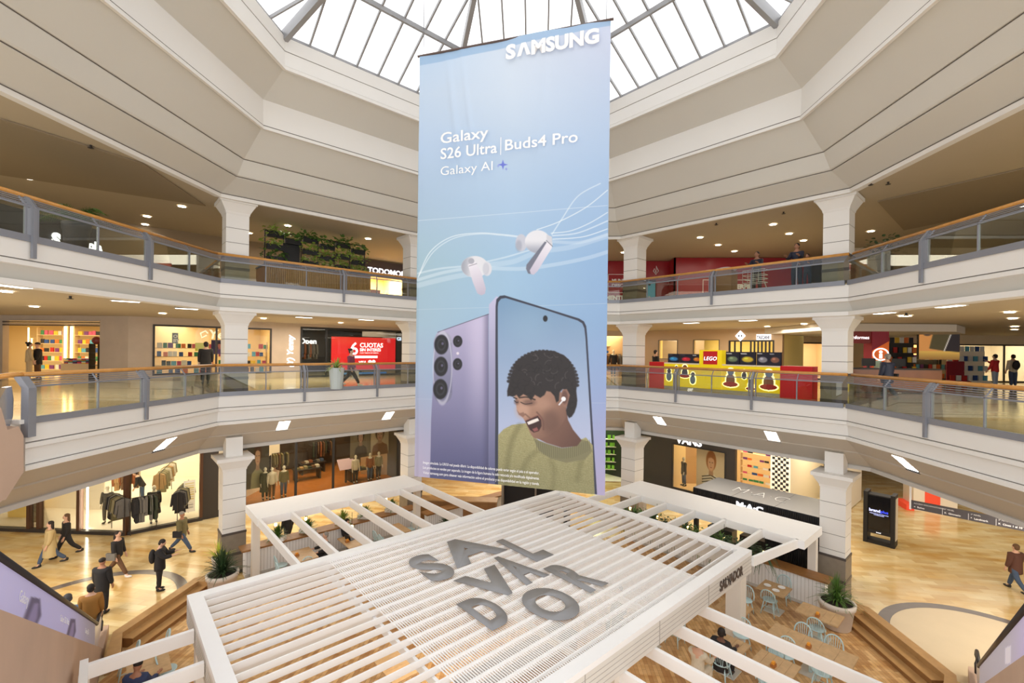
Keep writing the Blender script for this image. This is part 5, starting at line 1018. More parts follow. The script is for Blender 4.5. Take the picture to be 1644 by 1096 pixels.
for i, (u, w_, k) in enumerate(BX):
    q = thing('toy_box', ['black toy box showing a blue car, first on the kiosk counter', 'black toy box showing a red car, second on the kiosk counter', 'black toy box showing an orange car, beside the logo block', 'black toy box with a tower picture, right of the logo block', 'black toy box with a yellow arcade picture on the kiosk counter', 'tall black toy box with grey figures on the kiosk counter', 'black toy box with brown castle picture at the right end of the kiosk counter'][i], 'box', LG.W(u+w_/2, .2, Z1+1.17), LG.a)
    MB(LG).box(u, u+w_, .15, .27, Z1+1.17, Z1+1.17+(.4 if i < 3 else .52)).build('carton', mat('toy_box_navy', (30, 30, 48), .4), q)
    c_ = [(60, 150, 220), (220, 40, 60), (236, 130, 50), (120, 140, 110), (230, 200, 60), (150, 150, 160), (150, 100, 80)][i]
    def fn(p, c_=c_): p.C[:] = (30, 30, 48); p.ell((50, 58), (38, 22), c_, 4); p.ell((40, 50), (14, 9), [min(255, v*1.4) for v in c_], 3); p.line([(6, 12), (40, 12)], 5, (230, 230, 235), 1)
    poster(LG, u+.01, u+w_-.01, .145, Z1+1.18, Z1+1.16+(.4 if i < 3 else .52), fn, 'front_print', q, 18)
# info desk and things on it
ID = Fr(ZP(1358, 637, Z1)[:2], math.atan2(*(np.array(ZP(1512, 640, Z1))-np.array(ZP(1358, 637, Z1)))[[1, 0]])); IL = math.hypot(*(np.array(ZP(1512, 640, Z1))-np.array(ZP(1358, 637, Z1)))[:2])
t = thing('information_desk', 'long glossy brown information desk with a steel foot rail behind the right column', 'counter', ID.W(IL/2, .5, Z1), ID.a)
DW = mat('glossy_brown_wood', (166, 104, 54), .18, noise=.2, nscale=2); MB(ID).box(0, IL, 0, .5, Z1, Z1+1.08).build('desk_front', DW, t); MB(ID).box(-.05, IL+.05, -.06, .56, Z1+1.08, Z1+1.13).build('desk_top', DARK, t); MB(ID).tube([(0, -.15, Z1+.2), (IL, -.15, Z1+.2), (IL+.3, .1, Z1+.2)], .025, 6).build('foot_rail', CHROME, t)
for i, f in enumerate((.3, .62)):
    q = thing('monitor', ['dark monitor on the information desk, left one', 'dark monitor on the information desk, right one'][i], 'monitor', ID.W(IL*f, .35, Z1+1.13), ID.a); MB(ID).box(IL*f-.25, IL*f+.25, .33, .36, Z1+1.2, Z1+1.5).build('panel', BLACK, q); MB(ID).box(IL*f-.04, IL*f+.04, .33, .4, Z1+1.13, Z1+1.25).build('stand', BLACK, q)
# info totem
q0 = PLP(1400, 560, (0, 1), 20.0); q1 = PLP(1427, 560, (0, 1), 20.0); TI = Fr((q0[0], 20.0), 0); tw = q1[0]-q0[0]
t = thing('information_totem', 'tall red purple and orange totem with a white letter i sign', 'totem', TI.W(tw/2, 0, Z1), 0); MB(TI).box(0, tw, 0, .5, Z1, 9.35).build('body', mat('wine_red', (150, 34, 56), .5), t); MB(TI).hexa([(0, -.01, 7.7), (tw, -.01, 7.7), (tw, 0, 7.7), (0, 0, 7.7)], [(0, -.01, 8.5), (tw, -.01, 8.9), (tw, 0, 8.9), (0, 0, 8.5)]).build('orange_shape', mat('totem_orange', (226, 110, 40), .5, emis=.2), t); MB(TI).box(-.95, 0, .05, .4, 8.8, 9.35).build('side_sign', mat('totem_dark_red', (130, 40, 40), .5), t); text('lettering', 'Informes', TI, -.8, .04, 8.98, .2, SIGNW, t, 0, .003)
MB(TI).lathe([], (0, 0)) if 0 else None; zc = 8.35; b = MB(TI); b.tube([(tw/2+.3*math.cos(a*PI/12), -.03, zc+.24*math.sin(a*PI/12)) for a in range(25)], .025, 6); b.build('ring', SIGNW, t); MB(TI).ell((tw/2, -.03, zc+.1), (.07, .02, .06)).box(tw/2-.05, tw/2+.05, -.04, -.01, zc-.17, zc+.02).build('letter_i', SIGNW, t); MB(TI).box(.08, tw-.3, -.02, -.01, Z1+.5, Z1+1.4).build('notice', mat('pale_green_notice', (190, 220, 200), .5), t)
# hanging big screen print
q0 = PLP(1475, 545, (0, 1), 22.5); q1 = PLP(1541, 545, (0, 1), 22.5); z1_ = PLP(1500, 533, (0, 1), 22.5)[2]; z0_ = PLP(1500, 577, (0, 1), 22.5)[2]; TS = Fr((q0[0], 22.5), 0); tw = q1[0]-q0[0]
def bigp(p):
    p.C[:] = (216, 150, 84); p.grad([(-1, 70), (101, 70), (101, 101), (-1, 101)], (220, 180, 90), (150, 110, 60), (0, 70), (0, 100)); p.poly([(35, -1), (80, -1), (62, 68), (25, 60)], (84, 76, 52), 2); p.poly([(80, -1), (101, -1), (101, 72), (62, 68)], (50, 44, 46), 1.5); p.line([(80, 0), (62, 68)], 2.5, (230, 225, 215), 1); p.ell((20, 8), (9, 6), (60, 60, 66), 2)
t = thing('hanging_screen', 'big hanging screen showing an orange and dark brown abstract picture', 'screen', TS.W(tw/2, 0, z0_), 0); MB(TS).box(0, tw, .0, .12, z0_, z1_).build('casing', DARK, t); poster(TS, 0.01, tw-.01, -.01, z0_, z1_, bigp, 'screen_image', t, 50, .5)
for u in (.4, tw-.4): MB(TS).box(u-.02, u+.02, .04, .08, z1_, 9.62).build('hanger', DARK, t)
# low stands of goods around the info desk
def stand(px_, py_, w_, h, label, m, cols, n=8, rows=3):
    q = ZP(px_, py_, Z1); g = Fr(q[:2], 0); t = thing('goods_stand', label, 'display stand', (q[0], q[1], Z1)); MB(g).box(-w_/2, w_/2, 0, .5, Z1, Z1+.15).build('base', m, t); MB(g).box(-w_/2, w_/2, .45, .5, Z1, Z1+h).build('back', m, t)
    for r in range(rows): MB(g).box(-w_/2, w_/2, .1, .45, Z1+.15+(h-.2)*r/rows, Z1+.18+(h-.2)*r/rows).build('shelf', m, t)
    for r in range(rows+1):
        zz = Z1+.18+(h-.2)*r/rows if r < rows else Z1+h
        for i in range(n): book(g, -w_/2+w_*(i+.5)/n, .25 if r < rows else .47, zz, cols[(i+r) % len(cols)], w_/n*.8, min(.3, (h-.2)/rows*.7), 'goods_box', 'small coloured pack on the '+label, 'packs on the '+label)
    return t
stand(1446, 618, 2.0, 2.3, 'dark snack stand behind the brown desk', DARK, (0, 7, 2, 3, 5, 7), 8, 4)
stand(1495, 612, 3.0, 1.35, 'long dark sweets stand under the hanging screen', DARK, (7, 0, 3, 5, 8, 6), 12, 2)
stand(1545, 616, 1.0, 1.3, 'red poster stand right of the desk', mat('wine_red', (150, 34, 56)), (0, 3), 3, 1)
stand(1572, 616, 1.4, 1.9, 'pale blue and white stand near the two women', STW, (8, 3, 1, 3), 5, 3)
# ------------------------------------------------------------------ far right background on level one: lit shop row
FR_ = Fr((12, 30.5), 0)
opening_wall('wall_far_right', FR_, 0, 22, Z1, 9.62, [(1.2, 4.2, Z1, 9.1), (5, 8.6, Z1, 9.0), (10, 14, Z1, 9.0), (15, 20.5, Z1, 9.0)], CREAM)
for i, (a_, c_, col) in enumerate(((1.2, 4.2, (240, 238, 230)), (5, 8.6, (232, 206, 168)), (10, 14, (250, 214, 150)), (15, 20.5, (244, 236, 220)))):
    room(FR_, a_, c_, Z1, 9.5, 3.8, mat('far_shop_%s' % 'abcd'[i], col, .7), MARBLE2, 170, (1, .88, .7))
    frame(FR_, a_, c_, Z1, 9.05, 'far_shop_front', ['pale shop front with white manikins beyond the toy kiosk', 'orange lit shop front right of the pale one beyond the toy kiosk', 'warm lit shop front beyond the information desk', 'cream shop front at the far right beyond the two women'][i], DARK, [(a_+c_)/2], wd=.08)
for o in list(bpy.data.objects):
    if o.name.startswith('wall_right_far'): bpy.data.objects.remove(o)
# ------------------------------------------------------------------ UPPER LEVEL
opening_wall('wall_left_top', WB_, -6, 18.5, Z2, 13.68, [(WB_.px(584, 470)[0], WB_.px(650, 470)[0], Z2, WB_.px(620, 446)[1])], mat('taupe_wall', (150, 130, 104), .8))
ua, ub = WB_.px(584, 470)[0], WB_.px(650, 470)[0]; room(WB_, ua, ub, Z2, 13, 3, mat('lit_cream_slats', (250, 230, 180), .6), SHELFW, 260, (1, .86, .62))
sgm = thing('shop_sign', 'dark fascia with white lit capital letters next to the plant wall on the top floor', 'sign', WB_.W(ua+1, -.05, 12.2), WB_.a); zs_ = WB_.px(588, 437)[1]; MB(WB_).box(ua-.1, ub+1, -.08, 0, zs_-.2, zs_+.75).build('fascia', mat('plum_grey', (92, 80, 84), .6), sgm)
uu, zz = WB_.px(588, 436); u2, _ = WB_.px(649, 438); text('lettering', 'TODOMODA', WB_, uu+.05, -.1, zs_, .46, SIGNW, sgm, .012, .01, sx=(u2-uu+.35)/(.46*6.0))
shelves(WB_, ua+.2, ub-.2, 2.2, [Z2+.3, Z2+.7, Z2+1.1], Z2+1.5, 'bright accessory shelves in the top floor shop beside the column', None, 'small accessory pack on the bright top floor shelves', 'accessories in the top floor shop', 12, name='accessory_box', sz=(.14, .18), dens=.7)
q = WB_.px(602, 470, .4)[0]; t = thing('sale_board', 'dark red board with a number in the bright top floor shop', 'sign', WB_.W(q, .4, Z2), WB_.a); MB(WB_).box(q-.35, q+.35, .4, .45, Z2, Z2+1.25).build('panel', mat('dark_red_board', (130, 30, 40), .5), t); text('lettering', '50%', WB_, q-.26, .39, Z2+.85, .26, mat('pink_letters', (230, 150, 150), .5), t, .005)
# plant wall and slatted kiosk
PW = Fr((-A, Y1), PI/4); pv = (30-26.125)/R2
p0, p1 = PW.px(425, 400, pv)[0], PW.px(585, 410, pv)[0]
t = thing('plant_wall', 'black metal grid stand carrying rows of black planters with green foliage', 'plant stand', PW.W((p0+p1)/2, pv, Z2), PW.a)
b = MB(PW); 
for i in range(7): u = p0+(p1-p0)*i/6; b.box(u-.02, u+.02, pv-.02, pv+.02, Z2+1.2, 13.35)
b.box(p0, p1, pv-.02, pv+.02, 13.3, 13.35).box(p0, p1, pv-.02, pv+.02, Z2+1.2, Z2+1.24); b.build('grid_frame', BLACK, t); MB(PW).box(p0+(p1-p0)/6, p0+(p1-p0)*2/6-.06, pv-.02, pv, Z2+1.2, 12.9).build('black_panel', BLACK, t)
ix = 0
for i in range(6):
    for j in range(3):
        if i == 1 and j < 2: continue
        u = p0+(p1-p0)*(i+.5)/6; z = 12.0+.52*j-(i % 2)*.18
        q = MB(PW).box(u-.33, u+.33, pv-.2, pv-.02, z, z+.22).build('planter_box', BLACK, t); b = MB()
        for k in range(3): x, y, _ = PW.W(u-.25+.25*k, pv-.12, 0); leafmass(b, (x, y, z+.27), 22, .24, .17, ix*7+k, .9)
        b.build('foliage', (LEAF, LEAF2, LEAF2)[ix % 3], t); ix += 1
f2_ = PW.px(422, 450, pv)[0], PW.px(586, 460, pv)[0]
t = thing('slatted_kiosk', 'kiosk of pale vertical timber slats below the plant wall', 'kiosk', PW.W(sum(f2_)/2, pv-.6, Z2), PW.a)
MB(PW).box(f2_[0], f2_[1], pv-.55, pv+1.2, Z2, Z2+1.1).build('kiosk_body', BENCHD, t); b = MB(PW); u = f2_[0]
while u < f2_[1]-.02: b.box(u, u+.045, pv-.59, pv-.55, Z2, Z2+1.12); u += .075
b.build('timber_slats', BENCHW, t); MB(PW).box(f2_[0]-.03, f2_[1]+.03, pv-.62, pv+1.2, Z2+1.12, Z2+1.17).build('kiosk_top', DGREY, t)
# top floor : palm with grey pot, shop block, planter at right
x, y = PLP(123, 350, (-1, 0), A+1.5)[:2]; pot_plant('tall_potted_palm', x, y, Z2, .3, 1.0, 1.5, 11, 25, 80, 'feathery palm in a tall grey planter on the upper gallery at the left', LEAF, pm=mat('graphite_planter', (70, 70, 80), .5), seed=2, kind='frond')
x, y = PLP(1378, 430, (1/R2, 1/R2), (B+Y2)/R2+1.2)[:2]; pot_plant('tall_potted_shrub', x+.5, y-.5, Z2, .24, .95, .6, 90, 5, 85, 'green shrub in a tall grey planter on the upper gallery at the right', LEAFD, pm=MC['graphite_planter'], seed=6, kind='leafy')
q = PLP(92, 390, (-1, 0), A+3.0); t = thing('shop_block', 'dark shop block with white lit letters behind the palm on the upper gallery', 'kiosk', (q[0], q[1], Z2)); 
FBk = Fr((-A-3.2, YC-B), PI/2); ua = FBk.px(85, 390)[0]; ub = FBk.px(160, 390)[0]; MB(FBk).box(ua-1.5, ub, 0, .3, Z2, 12.1).build('dark_panel', mat('graphite_panel', (66, 64, 70), .5), t); text('lettering', 'S', FBk, FBk.px(82, 392)[0], -.03, FBk.px(82, 392)[1], .5, SIGNW, t, .03); u_, z_ = FBk.px(140, 399); text('lettering', 'ola', FBk, u_, -.03, z_, .38, SIGNW, t, .02)
# red hoarding at right
RH = Fr((0, 26.4), 0)
h0, h1, h2 = RH.px(940, 450)[0], RH.px(1082, 450)[0], RH.px(1300, 440)[0]
HR = mat('red_hoarding', (158, 22, 34), .28)
t = thing('red_hoarding', 'glossy red shop hoarding with white outlines on the upper gallery', 'hoarding', RH.W((h1+h2)/2, 0, Z2), RH.a); MB(RH).box(h1, h2, 0, .1, Z2, 13.66).build('panel_right', HR, t)
MB(RH).box(h0-2, h1+.5, 1.0, 1.1, Z2, 13.66).box(h1, h1+.1, 0, 1.1, Z2, 13.66).build('panel_left', HR, t)
def outl(a_, c_, za, zb, fr, par): b = MB(fr); [b.box(*q) for q in ((a_, c_, -.01, 0, zb-.03, zb), (a_, c_, -.01, 0, za, za+.03), (a_, a_+.03, -.01, 0, za, zb), (c_-.03, c_, -.01, 0, za, zb))]; return b.build('white_outline', PRINTW, par)
a_, za = RH.px(1128, 470); outl(a_, a_+2.6, Z2+.35, Z2+1.75, RH, t); text('lettering', 'PERFIL\nPERFUM', RH, RH.px(1178, 450)[0], -.02, Z2+1.25, .34, PRINTW, t, .02); 
HL = Fr((0, 27.4), 0); uu, zz = HL.px(976, 463); outl(HL.px(976, 450)[0], HL.px(1012, 450)[0], HL.px(990, 470)[1], HL.px(990, 440)[1], HL, t); text('lettering', 'MUNDO\nDESCUENTO', HL, HL.px(982, 455)[0], -.02, HL.px(982, 453)[1], .28, PRINTW, t, .01); text('lettering', 'MENTE', HL, HL.px(972, 485)[0], -.02, HL.px(972, 481)[1], .34, PRINTW, t, .02)
uu, zz = HL.px(1053, 435); b = MB(HL); b.tube([(uu-.15, -.02, zz), (uu-.1, -.02, zz+.15), (uu, -.02, zz-.1), (uu+.02, -.02, zz+.3), (uu+.14, -.02, zz), (uu, -.02, zz-.2), (uu-.15, -.02, zz)], .02, 5); b.build('swirl_mark', PRINTW, t)
q = HL.px(1041, 450, -.3)[0]; t = thing('blue_poster_stand', 'bright blue poster panel with a pale figure beside the column on the upper gallery', 'poster', HL.W(q+.3, -.35, Z2), HL.a)
def bp_(p): p.C[:] = (110, 190, 230); p.ell((50, 10), (10, 4), (60, 60, 80), 2); p.ell((50, 62), (12, 10), (230, 220, 210), 3); p.poly([(36, 66), (64, 66), (60, 98), (40, 98)], (200, 190, 190), 2); p.ell((25, 75), (8, 8), (50, 50, 60), 3); p.ell((75, 78), (9, 8), (50, 50, 60), 3)
MB(HL).box(q-.32, q+.42, -.35, -.25, Z2, 12.5).build('casing', BLACK, t); poster(HL, q-.28, q+.38, -.36, Z2+.1, 12.4, bp_, parent=t, n=24)
RP = Fr((B+1.3/R2, Y2+1.3/R2), -PI/4)
# cardboard box, covered trolley and security pair props
q = RP.px(1163, 475)[0]; t = thing('cardboard_box', 'tall brown cardboard box behind the upper right balustrade', 'box', RP.W(q, 0, Z2), RP.a); MB(RP).box(q-.4, q+.4, -.3, .3, Z2, Z2+1.05).build('carton', mat('cardboard', (150, 112, 80), .8), t); MB(RP).ell((q, 0, Z2+1.1), (.5, .35, .12)).build('crumpled_sheet', mat('pale_sheet', (214, 214, 220), .8), t)
q = RP.px(1212, 470)[0]; t = thing('shopping_trolley', 'metal wire trolley standing by the first security guard', 'trolley', RP.W(q, 0, Z2), RP.a); b = MB(RP)
for z in (.45, .6, .75, .95): b.tube([(q-.4, -.2, Z2+z), (q+.4, -.2, Z2+z), (q+.4, +.2, Z2+z), (q-.4, +.2, Z2+z), (q-.4, -.2, Z2+z)], .012, 5)
for u in (-.4, -.2, 0, .2, .4): b.tube([(q+u, -.2, Z2+.45), (q+u, -.2, Z2+.95)], .008, 4)
b.tube([(q-.45, 0, Z2+.15), (q-.35, 0, Z2+.45)], .015, 5).tube([(q+.45, 0, Z2+.15), (q+.35, 0, Z2+.45)], .015, 5); b.build('wire_basket', mat('bright_wire', (220, 224, 226), .3, .4), t)
for i in (-.4, .4):
    for j in (-.2, +.2): MB(RP).ell((q+i, j, Z2+.07), (.06, .03, .07)).build('castor', BLACK, t)
wallbox('wall_right_top', 16, 34, 24, 24.2, Z2, 13.68, CREAM); wallbox('wall_left_top', -34, -19, 26, 26.2, Z2, 13.68, TAUPE)
t = thing('potted_fern', 'leafy plant in a grey white tapered planter on the lower gallery before the red screen', 'potted plant', ZP(540, 622, Z1)); q = ZP(540, 624, Z1); b = MB(); b.lathe([(.001, Z1), (.22, Z1), (.3, Z1+.85), (.26, Z1+.85), (.001, Z1+.8)], q[:2], 12); b.build('planter', mat('pale_grey_planter', (190, 200, 200), .5), t); b = MB(); blades(b, (q[0], q[1], Z1+.85), 40, .55, 10, 80, .05, .7, 3); b.build('leaves', LEAF2, t)
# ------------------------------------------------------------------ ESCALATORS
def escal(H, u, sg, label, n, ln=9.2):
    """H: handrail foot point at z=1; u: uphill direction; side facing the camera is built with its print"""
    H = np.array(H); u = np.array(u); u = u/np.hypot(*u); g = Fr(tuple(H), math.atan2(u[1], u[0])); s = n      # frame u uphill; v = left of uphill
    t = thing('escalator', label, 'escalator', (H[0], H[1], 0), g.a); sl = .577
    far = s*1.25
    zt = lambda x: 1.0+sl*x
    for nm, v0 in (('near', 0), ('far', far)):
        MB(g).tube([(x, v0, zt(x)-.02) for x in (-.0, ln)], .05, 8).build('handrail', mat('black_rubber', (40, 36, 38), .4), t, True)
        b = MB(g); pts = [(0, v0, .98), (-.5, v0, .97), (-.95, v0, .9), (-1.12, v0, .7), (-1.1, v0, .5), (-.9, v0, .35)]; b.tube(pts, .04, 8); b.build('handrail_return', MC['black_rubber'], t, True)
        b = MB(g); P = [(-.9, .35), (-1.05, .6), (-.9, .86), (0, .95), (ln, zt(ln)-.05), (ln, zt(ln)-.8), (0, .25)]; k = len(P)
        b.raw([(x, v0-.006, z) for x, z in P]+[(x, v0+.006, z) for x, z in P], [tuple(range(k)), tuple(range(2*k-1, k-1, -1))]+[(i, (i+1) % k, k+(i+1) % k, k+i) for i in range(k)]); b.build('glass_balustrade', mat('tinted_panel', (214, 210, 214), .25) if nm == 'near' else GLASS, t)
    # skirts and truss cladding
    for v0, v1 in ((-.0*s, -.12*s), (far, far+.12*s)):
        a_, c_ = sorted((v0, v1)); a_ -= .02; c_ += .02; b = MB(g); P = [(-1.3, 0), (-1.3, .28), (0, .28), (ln, zt(ln)-.72), (ln, max(0, zt(ln)-3.2)), (3.6, 0)]; k = len(P)
        b.raw([(x, a_, z) for x, z in P]+[(x, c_, z) for x, z in P], [tuple(range(k)), tuple(range(2*k-1, k-1, -1))]+[(i, (i+1) % k, k+(i+1) % k, k+i) for i in range(k)]); b.build('side_cladding', CLAD, t)
    b = MB(g); a_, c_ = sorted((.12*s if 0 else 0.03*s, far-.03*s)); b.box(-1.6, 0, a_, c_, .0, .06)
    for i in range(int(ln/.4)): b.box(i*.4, i*.4+.4, a_, c_, sl*i*.4-.05, sl*i*.4+.23-.0)
    b.build('steps', mat('ribbed_step_metal', (110, 108, 106), .4, .4), t); MB(g).box(-1.7, -1.2, a_, c_, 0, .07).build('comb_plate', CHROME, t)
    return t, g, zt
EL, gL, zL = escal((-10.96, 11.44), (.64, -.77), -1, 'escalator at the bottom left with lilac phone advertising on its side', -1)
ER, gR, zR = escal((11.13, 11.51), (-.64, -.77), 1, 'escalator at the bottom right with lilac advertising on its side', 1, 9.2)
def adL(p):
    p.C[:] = (176, 172, 214); X = p.X/100
    p.put(smooth(.55, 1.0, X), (150, 146, 160)); p.put(smooth(.3, 0, X)*.4, (200, 196, 236))
    for cx, s_ in ((24, 1), (60, .8)):
        p.poly([(cx-7, 95), (cx-1, 30), (cx+5, 24), (cx+6, 60), (cx+1, 100)], (84, 78, 110), 1.2); p.poly([(cx-4, 90), (cx+1, 40), (cx+4, 36), (cx+3, 70), (cx, 96)], (130, 120, 160), 1.2)
def adgrid(g, x0, x1, v, zf, fn, par, flip, n=220):
    X, Y = np.meshgrid(np.linspace(0, 1, n), np.linspace(0, 1, 30)); U = x0+(x1-x0)*X; top = zf(U)-.07; Zz = top-.66*Y
    P = Paint((1-X if flip else X)*100, Y*100); fn(P); G = np.stack([g.o[0]+U*g.cu[0]+v*g.cv[0], g.o[1]+U*g.cu[1]+v*g.cv[1], Zz], -1); return print_mesh('advert_print', G, P.C, printmat('print_lit0.25', .25), par)
adgrid(gL, .4, 9.1, .012, zL, adL, EL, True)
def adR(p): p.C[:] = (190, 186, 200); p.put(smooth(.4, 0, p.X/100), (196, 184, 232)); p.poly([(30, 30), (38, 24), (38, 60), (30, 66)], (226, 222, 236), 1); p.line([(12, 0), (12, 100)], 1, (110, 110, 120), .5)
adgrid(gR, .4, 9.1, -.012, zR, adR, ER, True)
def slopetext(g, x, v, s, size, sgn, par, zf):
    p = g.W(x, v, zf(x)-.42); d = Vector((g.cu[0], g.cu[1], .577)).normalized(); X = -d*sgn; N = Vector((g.cv[0], g.cv[1], 0))*(1 if v > 0 else -1); Y = N.cross(X); M_ = Matrix(((X[0], Y[0], N[0], p[0]), (X[1], Y[1], N[1], p[1]), (X[2], Y[2], N[2], p[2]), (0, 0, 0, 1))); return text('advert_text', s, None, 0, 0, 0, size, PRINTW, par, 0, .001, M=M_)
slopetext(gL, 5.1, .02, 'Galaxy S26 Ultra', .15, 1, EL, zL); slopetext(gL, 2.2, .02, 'Galaxy S26', .15, 1, EL, zL); slopetext(gL, 7.8, .02, 'Galaxy', .2, 1, EL, zL)
# upper escalator body beside the left end of the lower gallery
UE = Fr((-11.0, 9.25), -PI/2)   # runs toward the camera
t = thing('escalator_flank', 'pinkish plastered underside of the upper escalator at the left edge with a steel newel', 'escalator', (-11, 8.5, 5))
b = MB(); Q = [(-60, 600), (-60, 860), (4, 803), (9, 802), (38, 757), (38, 700), (30, 684), (20, 688), (12, 690), (2, 655)]
P = [PLP(u, v, (1, 0), -10.5) for u, v in Q]; k = len(P); b.raw([tuple(p) for p in P]+[(p[0]-.5, p[1], p[2]) for p in P], [tuple(range(k)), tuple(range(2*k-1, k-1, -1))]+[(i, (i+1) % k, k+(i+1) % k, k+i) for i in range(k)]); b.build('plaster_cladding', CLAD, t)
P = [PLP(u, v, (1, 0), -10.8) for u, v in [(-20, 640), (0, 640), (10, 622), (19, 620), (22, 640), (21, 668), (14, 690), (0, 700), (-20, 690)]]; k = len(P); b = MB(); b.raw([tuple(p) for p in P]+[(p[0]-.12, p[1], p[2]) for p in P], [tuple(range(k)), tuple(range(2*k-1, k-1, -1))]+[(i, (i+1) % k, k+(i+1) % k, k+i) for i in range(k)]); b.build('steel_newel', CHROME, t)

b = MB(); b.hexa([(12.2, 19.6, 9.3), (17.5, 19.6, 9.3), (19.5, 21.5, 9.3), (19.5, 26, 9.3), (12.2, 26, 9.3)], [(12.2, 19.6, 9.6), (17.5, 19.6, 9.6), (19.5, 21.5, 9.6), (19.5, 26, 9.6), (12.2, 26, 9.6)]); struct('ceiling_bulkhead', b, mat('pale_bulkhead', (206, 198, 186), .7))
# ================================================================== HANGING BANNER
bdir = np.array([.9726, -.2326]); BFm = Fr((0.3, 11.0), math.atan2(bdir[1], bdir[0])); nB = np.array([-bdir[1], bdir[0]]); mB = float(nB@np.array([.3, 11.0]))
def bpt(u, v): return PLP(u, v, nB, mB)
def buz(u, v): p = bpt(u, v); return BFm.loc(p)[0], p[2]
cTL, cTR, cBL, cBR = [buz(*p) for p in ((669, 93), (977, 28), (670, 768), (975, 792))]
uL, uR = (cTL[0]+cBL[0])/2, (cTR[0]+cBR[0])/2; zT = (cTL[1]+cTR[1])/2; zBt = (cBL[1]+cBR[1])/2
ban = thing('hanging_banner', 'huge pale blue hanging fabric banner advertising phones and earbuds in the middle of the atrium', 'banner', BFm.W((uL+uR)/2, 0, zBt), BFm.a)
nc, nr = 420, 1020
Ux = np.linspace(uL, uR, nc); Zx = np.linspace(zT, zBt, nr); UU, ZZ = np.meshgrid(Ux, Zx)
wx = BFm.o[0]+UU*BFm.cu[0]-CAM[0]; wy = BFm.o[1]+UU*BFm.cu[1]-CAM[1]; wz = ZZ-CAM[2]
Xc = wx*_c+wy*_s; Yc = -wx*_s+wy*_c; a_ = Xc/Yc*F; b_ = -wz/Yc*F; PX = 822+_cr*a_-_sr*b_; PY = CY+_sr*a_+_cr*b_     # the printed artwork's own coordinates
P = Paint(PX, PY)
def bg(PX, PY):
    ys = [60, 150, 240, 330, 420, 520, 620, 700, 790]
    Lc = [(188,214,244),(196,216,240),(182,206,236),(170,196,222),(160,190,206),(158,186,206),(156,172,200),(170,168,194),(184,172,196)]
    Mc = [(216,228,244),(208,224,244),(190,212,238),(172,200,230),(158,192,222),(150,184,214),(148,176,210),(150,170,206),(158,164,200)]
    Rc = [(206,216,240),(192,210,238),(176,200,232),(158,188,224),(140,174,214),(134,166,206),(142,162,204),(156,160,200),(172,162,196)]
    t = np.clip((PX-670)/305, 0, 1)[..., None]; o = []
    for Cc in (Lc, Mc, Rc): Cc = np.array(Cc, float); o.append(np.stack([np.interp(PY, ys, Cc[:, k]) for k in range(3)], -1))
    return np.where(t < .5, o[0]*(1-2*t)+o[1]*2*t, o[1]*(2-2*t)+o[2]*(2*t-1))
P.C = bg(PX, PY)
P.C *= (1-.05*smooth(.012, 0, np.abs((PX-670)/305-0))[..., None])
hem = smooth(1, -1, PY-(93+11-(PX-669)*.2110+2)); P.put(hem*.75, (150, 186, 224))
W8 = lambda x, y: (660+x/3.224, 460+y/3.224)          # traced from the lower part of the print
W7 = lambda x, y: (660+x/3.915, 200+y/3.915)          # traced from the upper part
def q8(L_): return [W8(*p) for p in L_]
def q7(L_): return [W7(*p) for p in L_]
def bez(p, n=24):
    p = np.array(p, float); out = []
    for i in range(len(p)-1):
        a0 = p[max(i-1, 0)]; a1 = p[i]; a2 = p[i+1]; a3 = p[min(i+2, len(p)-1)]
        for k in range(n//(len(p)-1)+3):
            t = k/(n//(len(p)-1)+3); out.append(.5*((2*a1)+(-a0+a2)*t+(2*a0-5*a1+4*a2-a3)*t*t+(-a0+3*a1-3*a2+a3)*t**3))
    out.append(p[-1]); return [tuple(x) for x in out]
# light trails
for L_, w_, al in (([(45,960),(120,800),(250,705),(420,680),(560,688),(670,700)], 1.1, .8), ([(50,950),(140,800),(270,712),(430,686),(560,694),(670,706)], .8, .7), ([(45,935),(180,905),(320,890)], 3, .4), ([(45,975),(200,930),(330,905)], 5, .35), ([(470,860),(600,830),(740,790),(860,760)], 2.4, .45), ([(480,900),(700,905),(900,880),(1100,840),(1232,800)], 6, .28), ([(480,880),(640,860),(800,800),(1000,770),(1232,700)], 8, .22), ([(790,660),(930,610),(1100,520),(1235,412)], .9, .9), ([(885,690),(950,590),(1050,450),(1190,370)], 1.6, .6), ([(880,682),(1000,668),(1120,620),(1235,552)], .9, .85), ([(890,698),(1050,680),(1235,605)], 1.8, .6), ([(890,720),(1080,705),(1235,655)], .8, .9), ([(890,735),(1060,740),(1235,690)], 5, .25), ([(45,1010),(250,960),(420,930)], 8, .25)):
    P.line(bez(q7(L_)), w_, (240, 247, 252), .7, al)
# creases of the cloth print seams
P.line([(670, 354), (975, 330)], .5, (235, 242, 248), .6, .6); P.line([(670, 497), (977, 487)], .5, (200, 214, 226), .6, .5); P.line([(670, 640), (977, 647)], .5, (190, 196, 214), .6, .4)
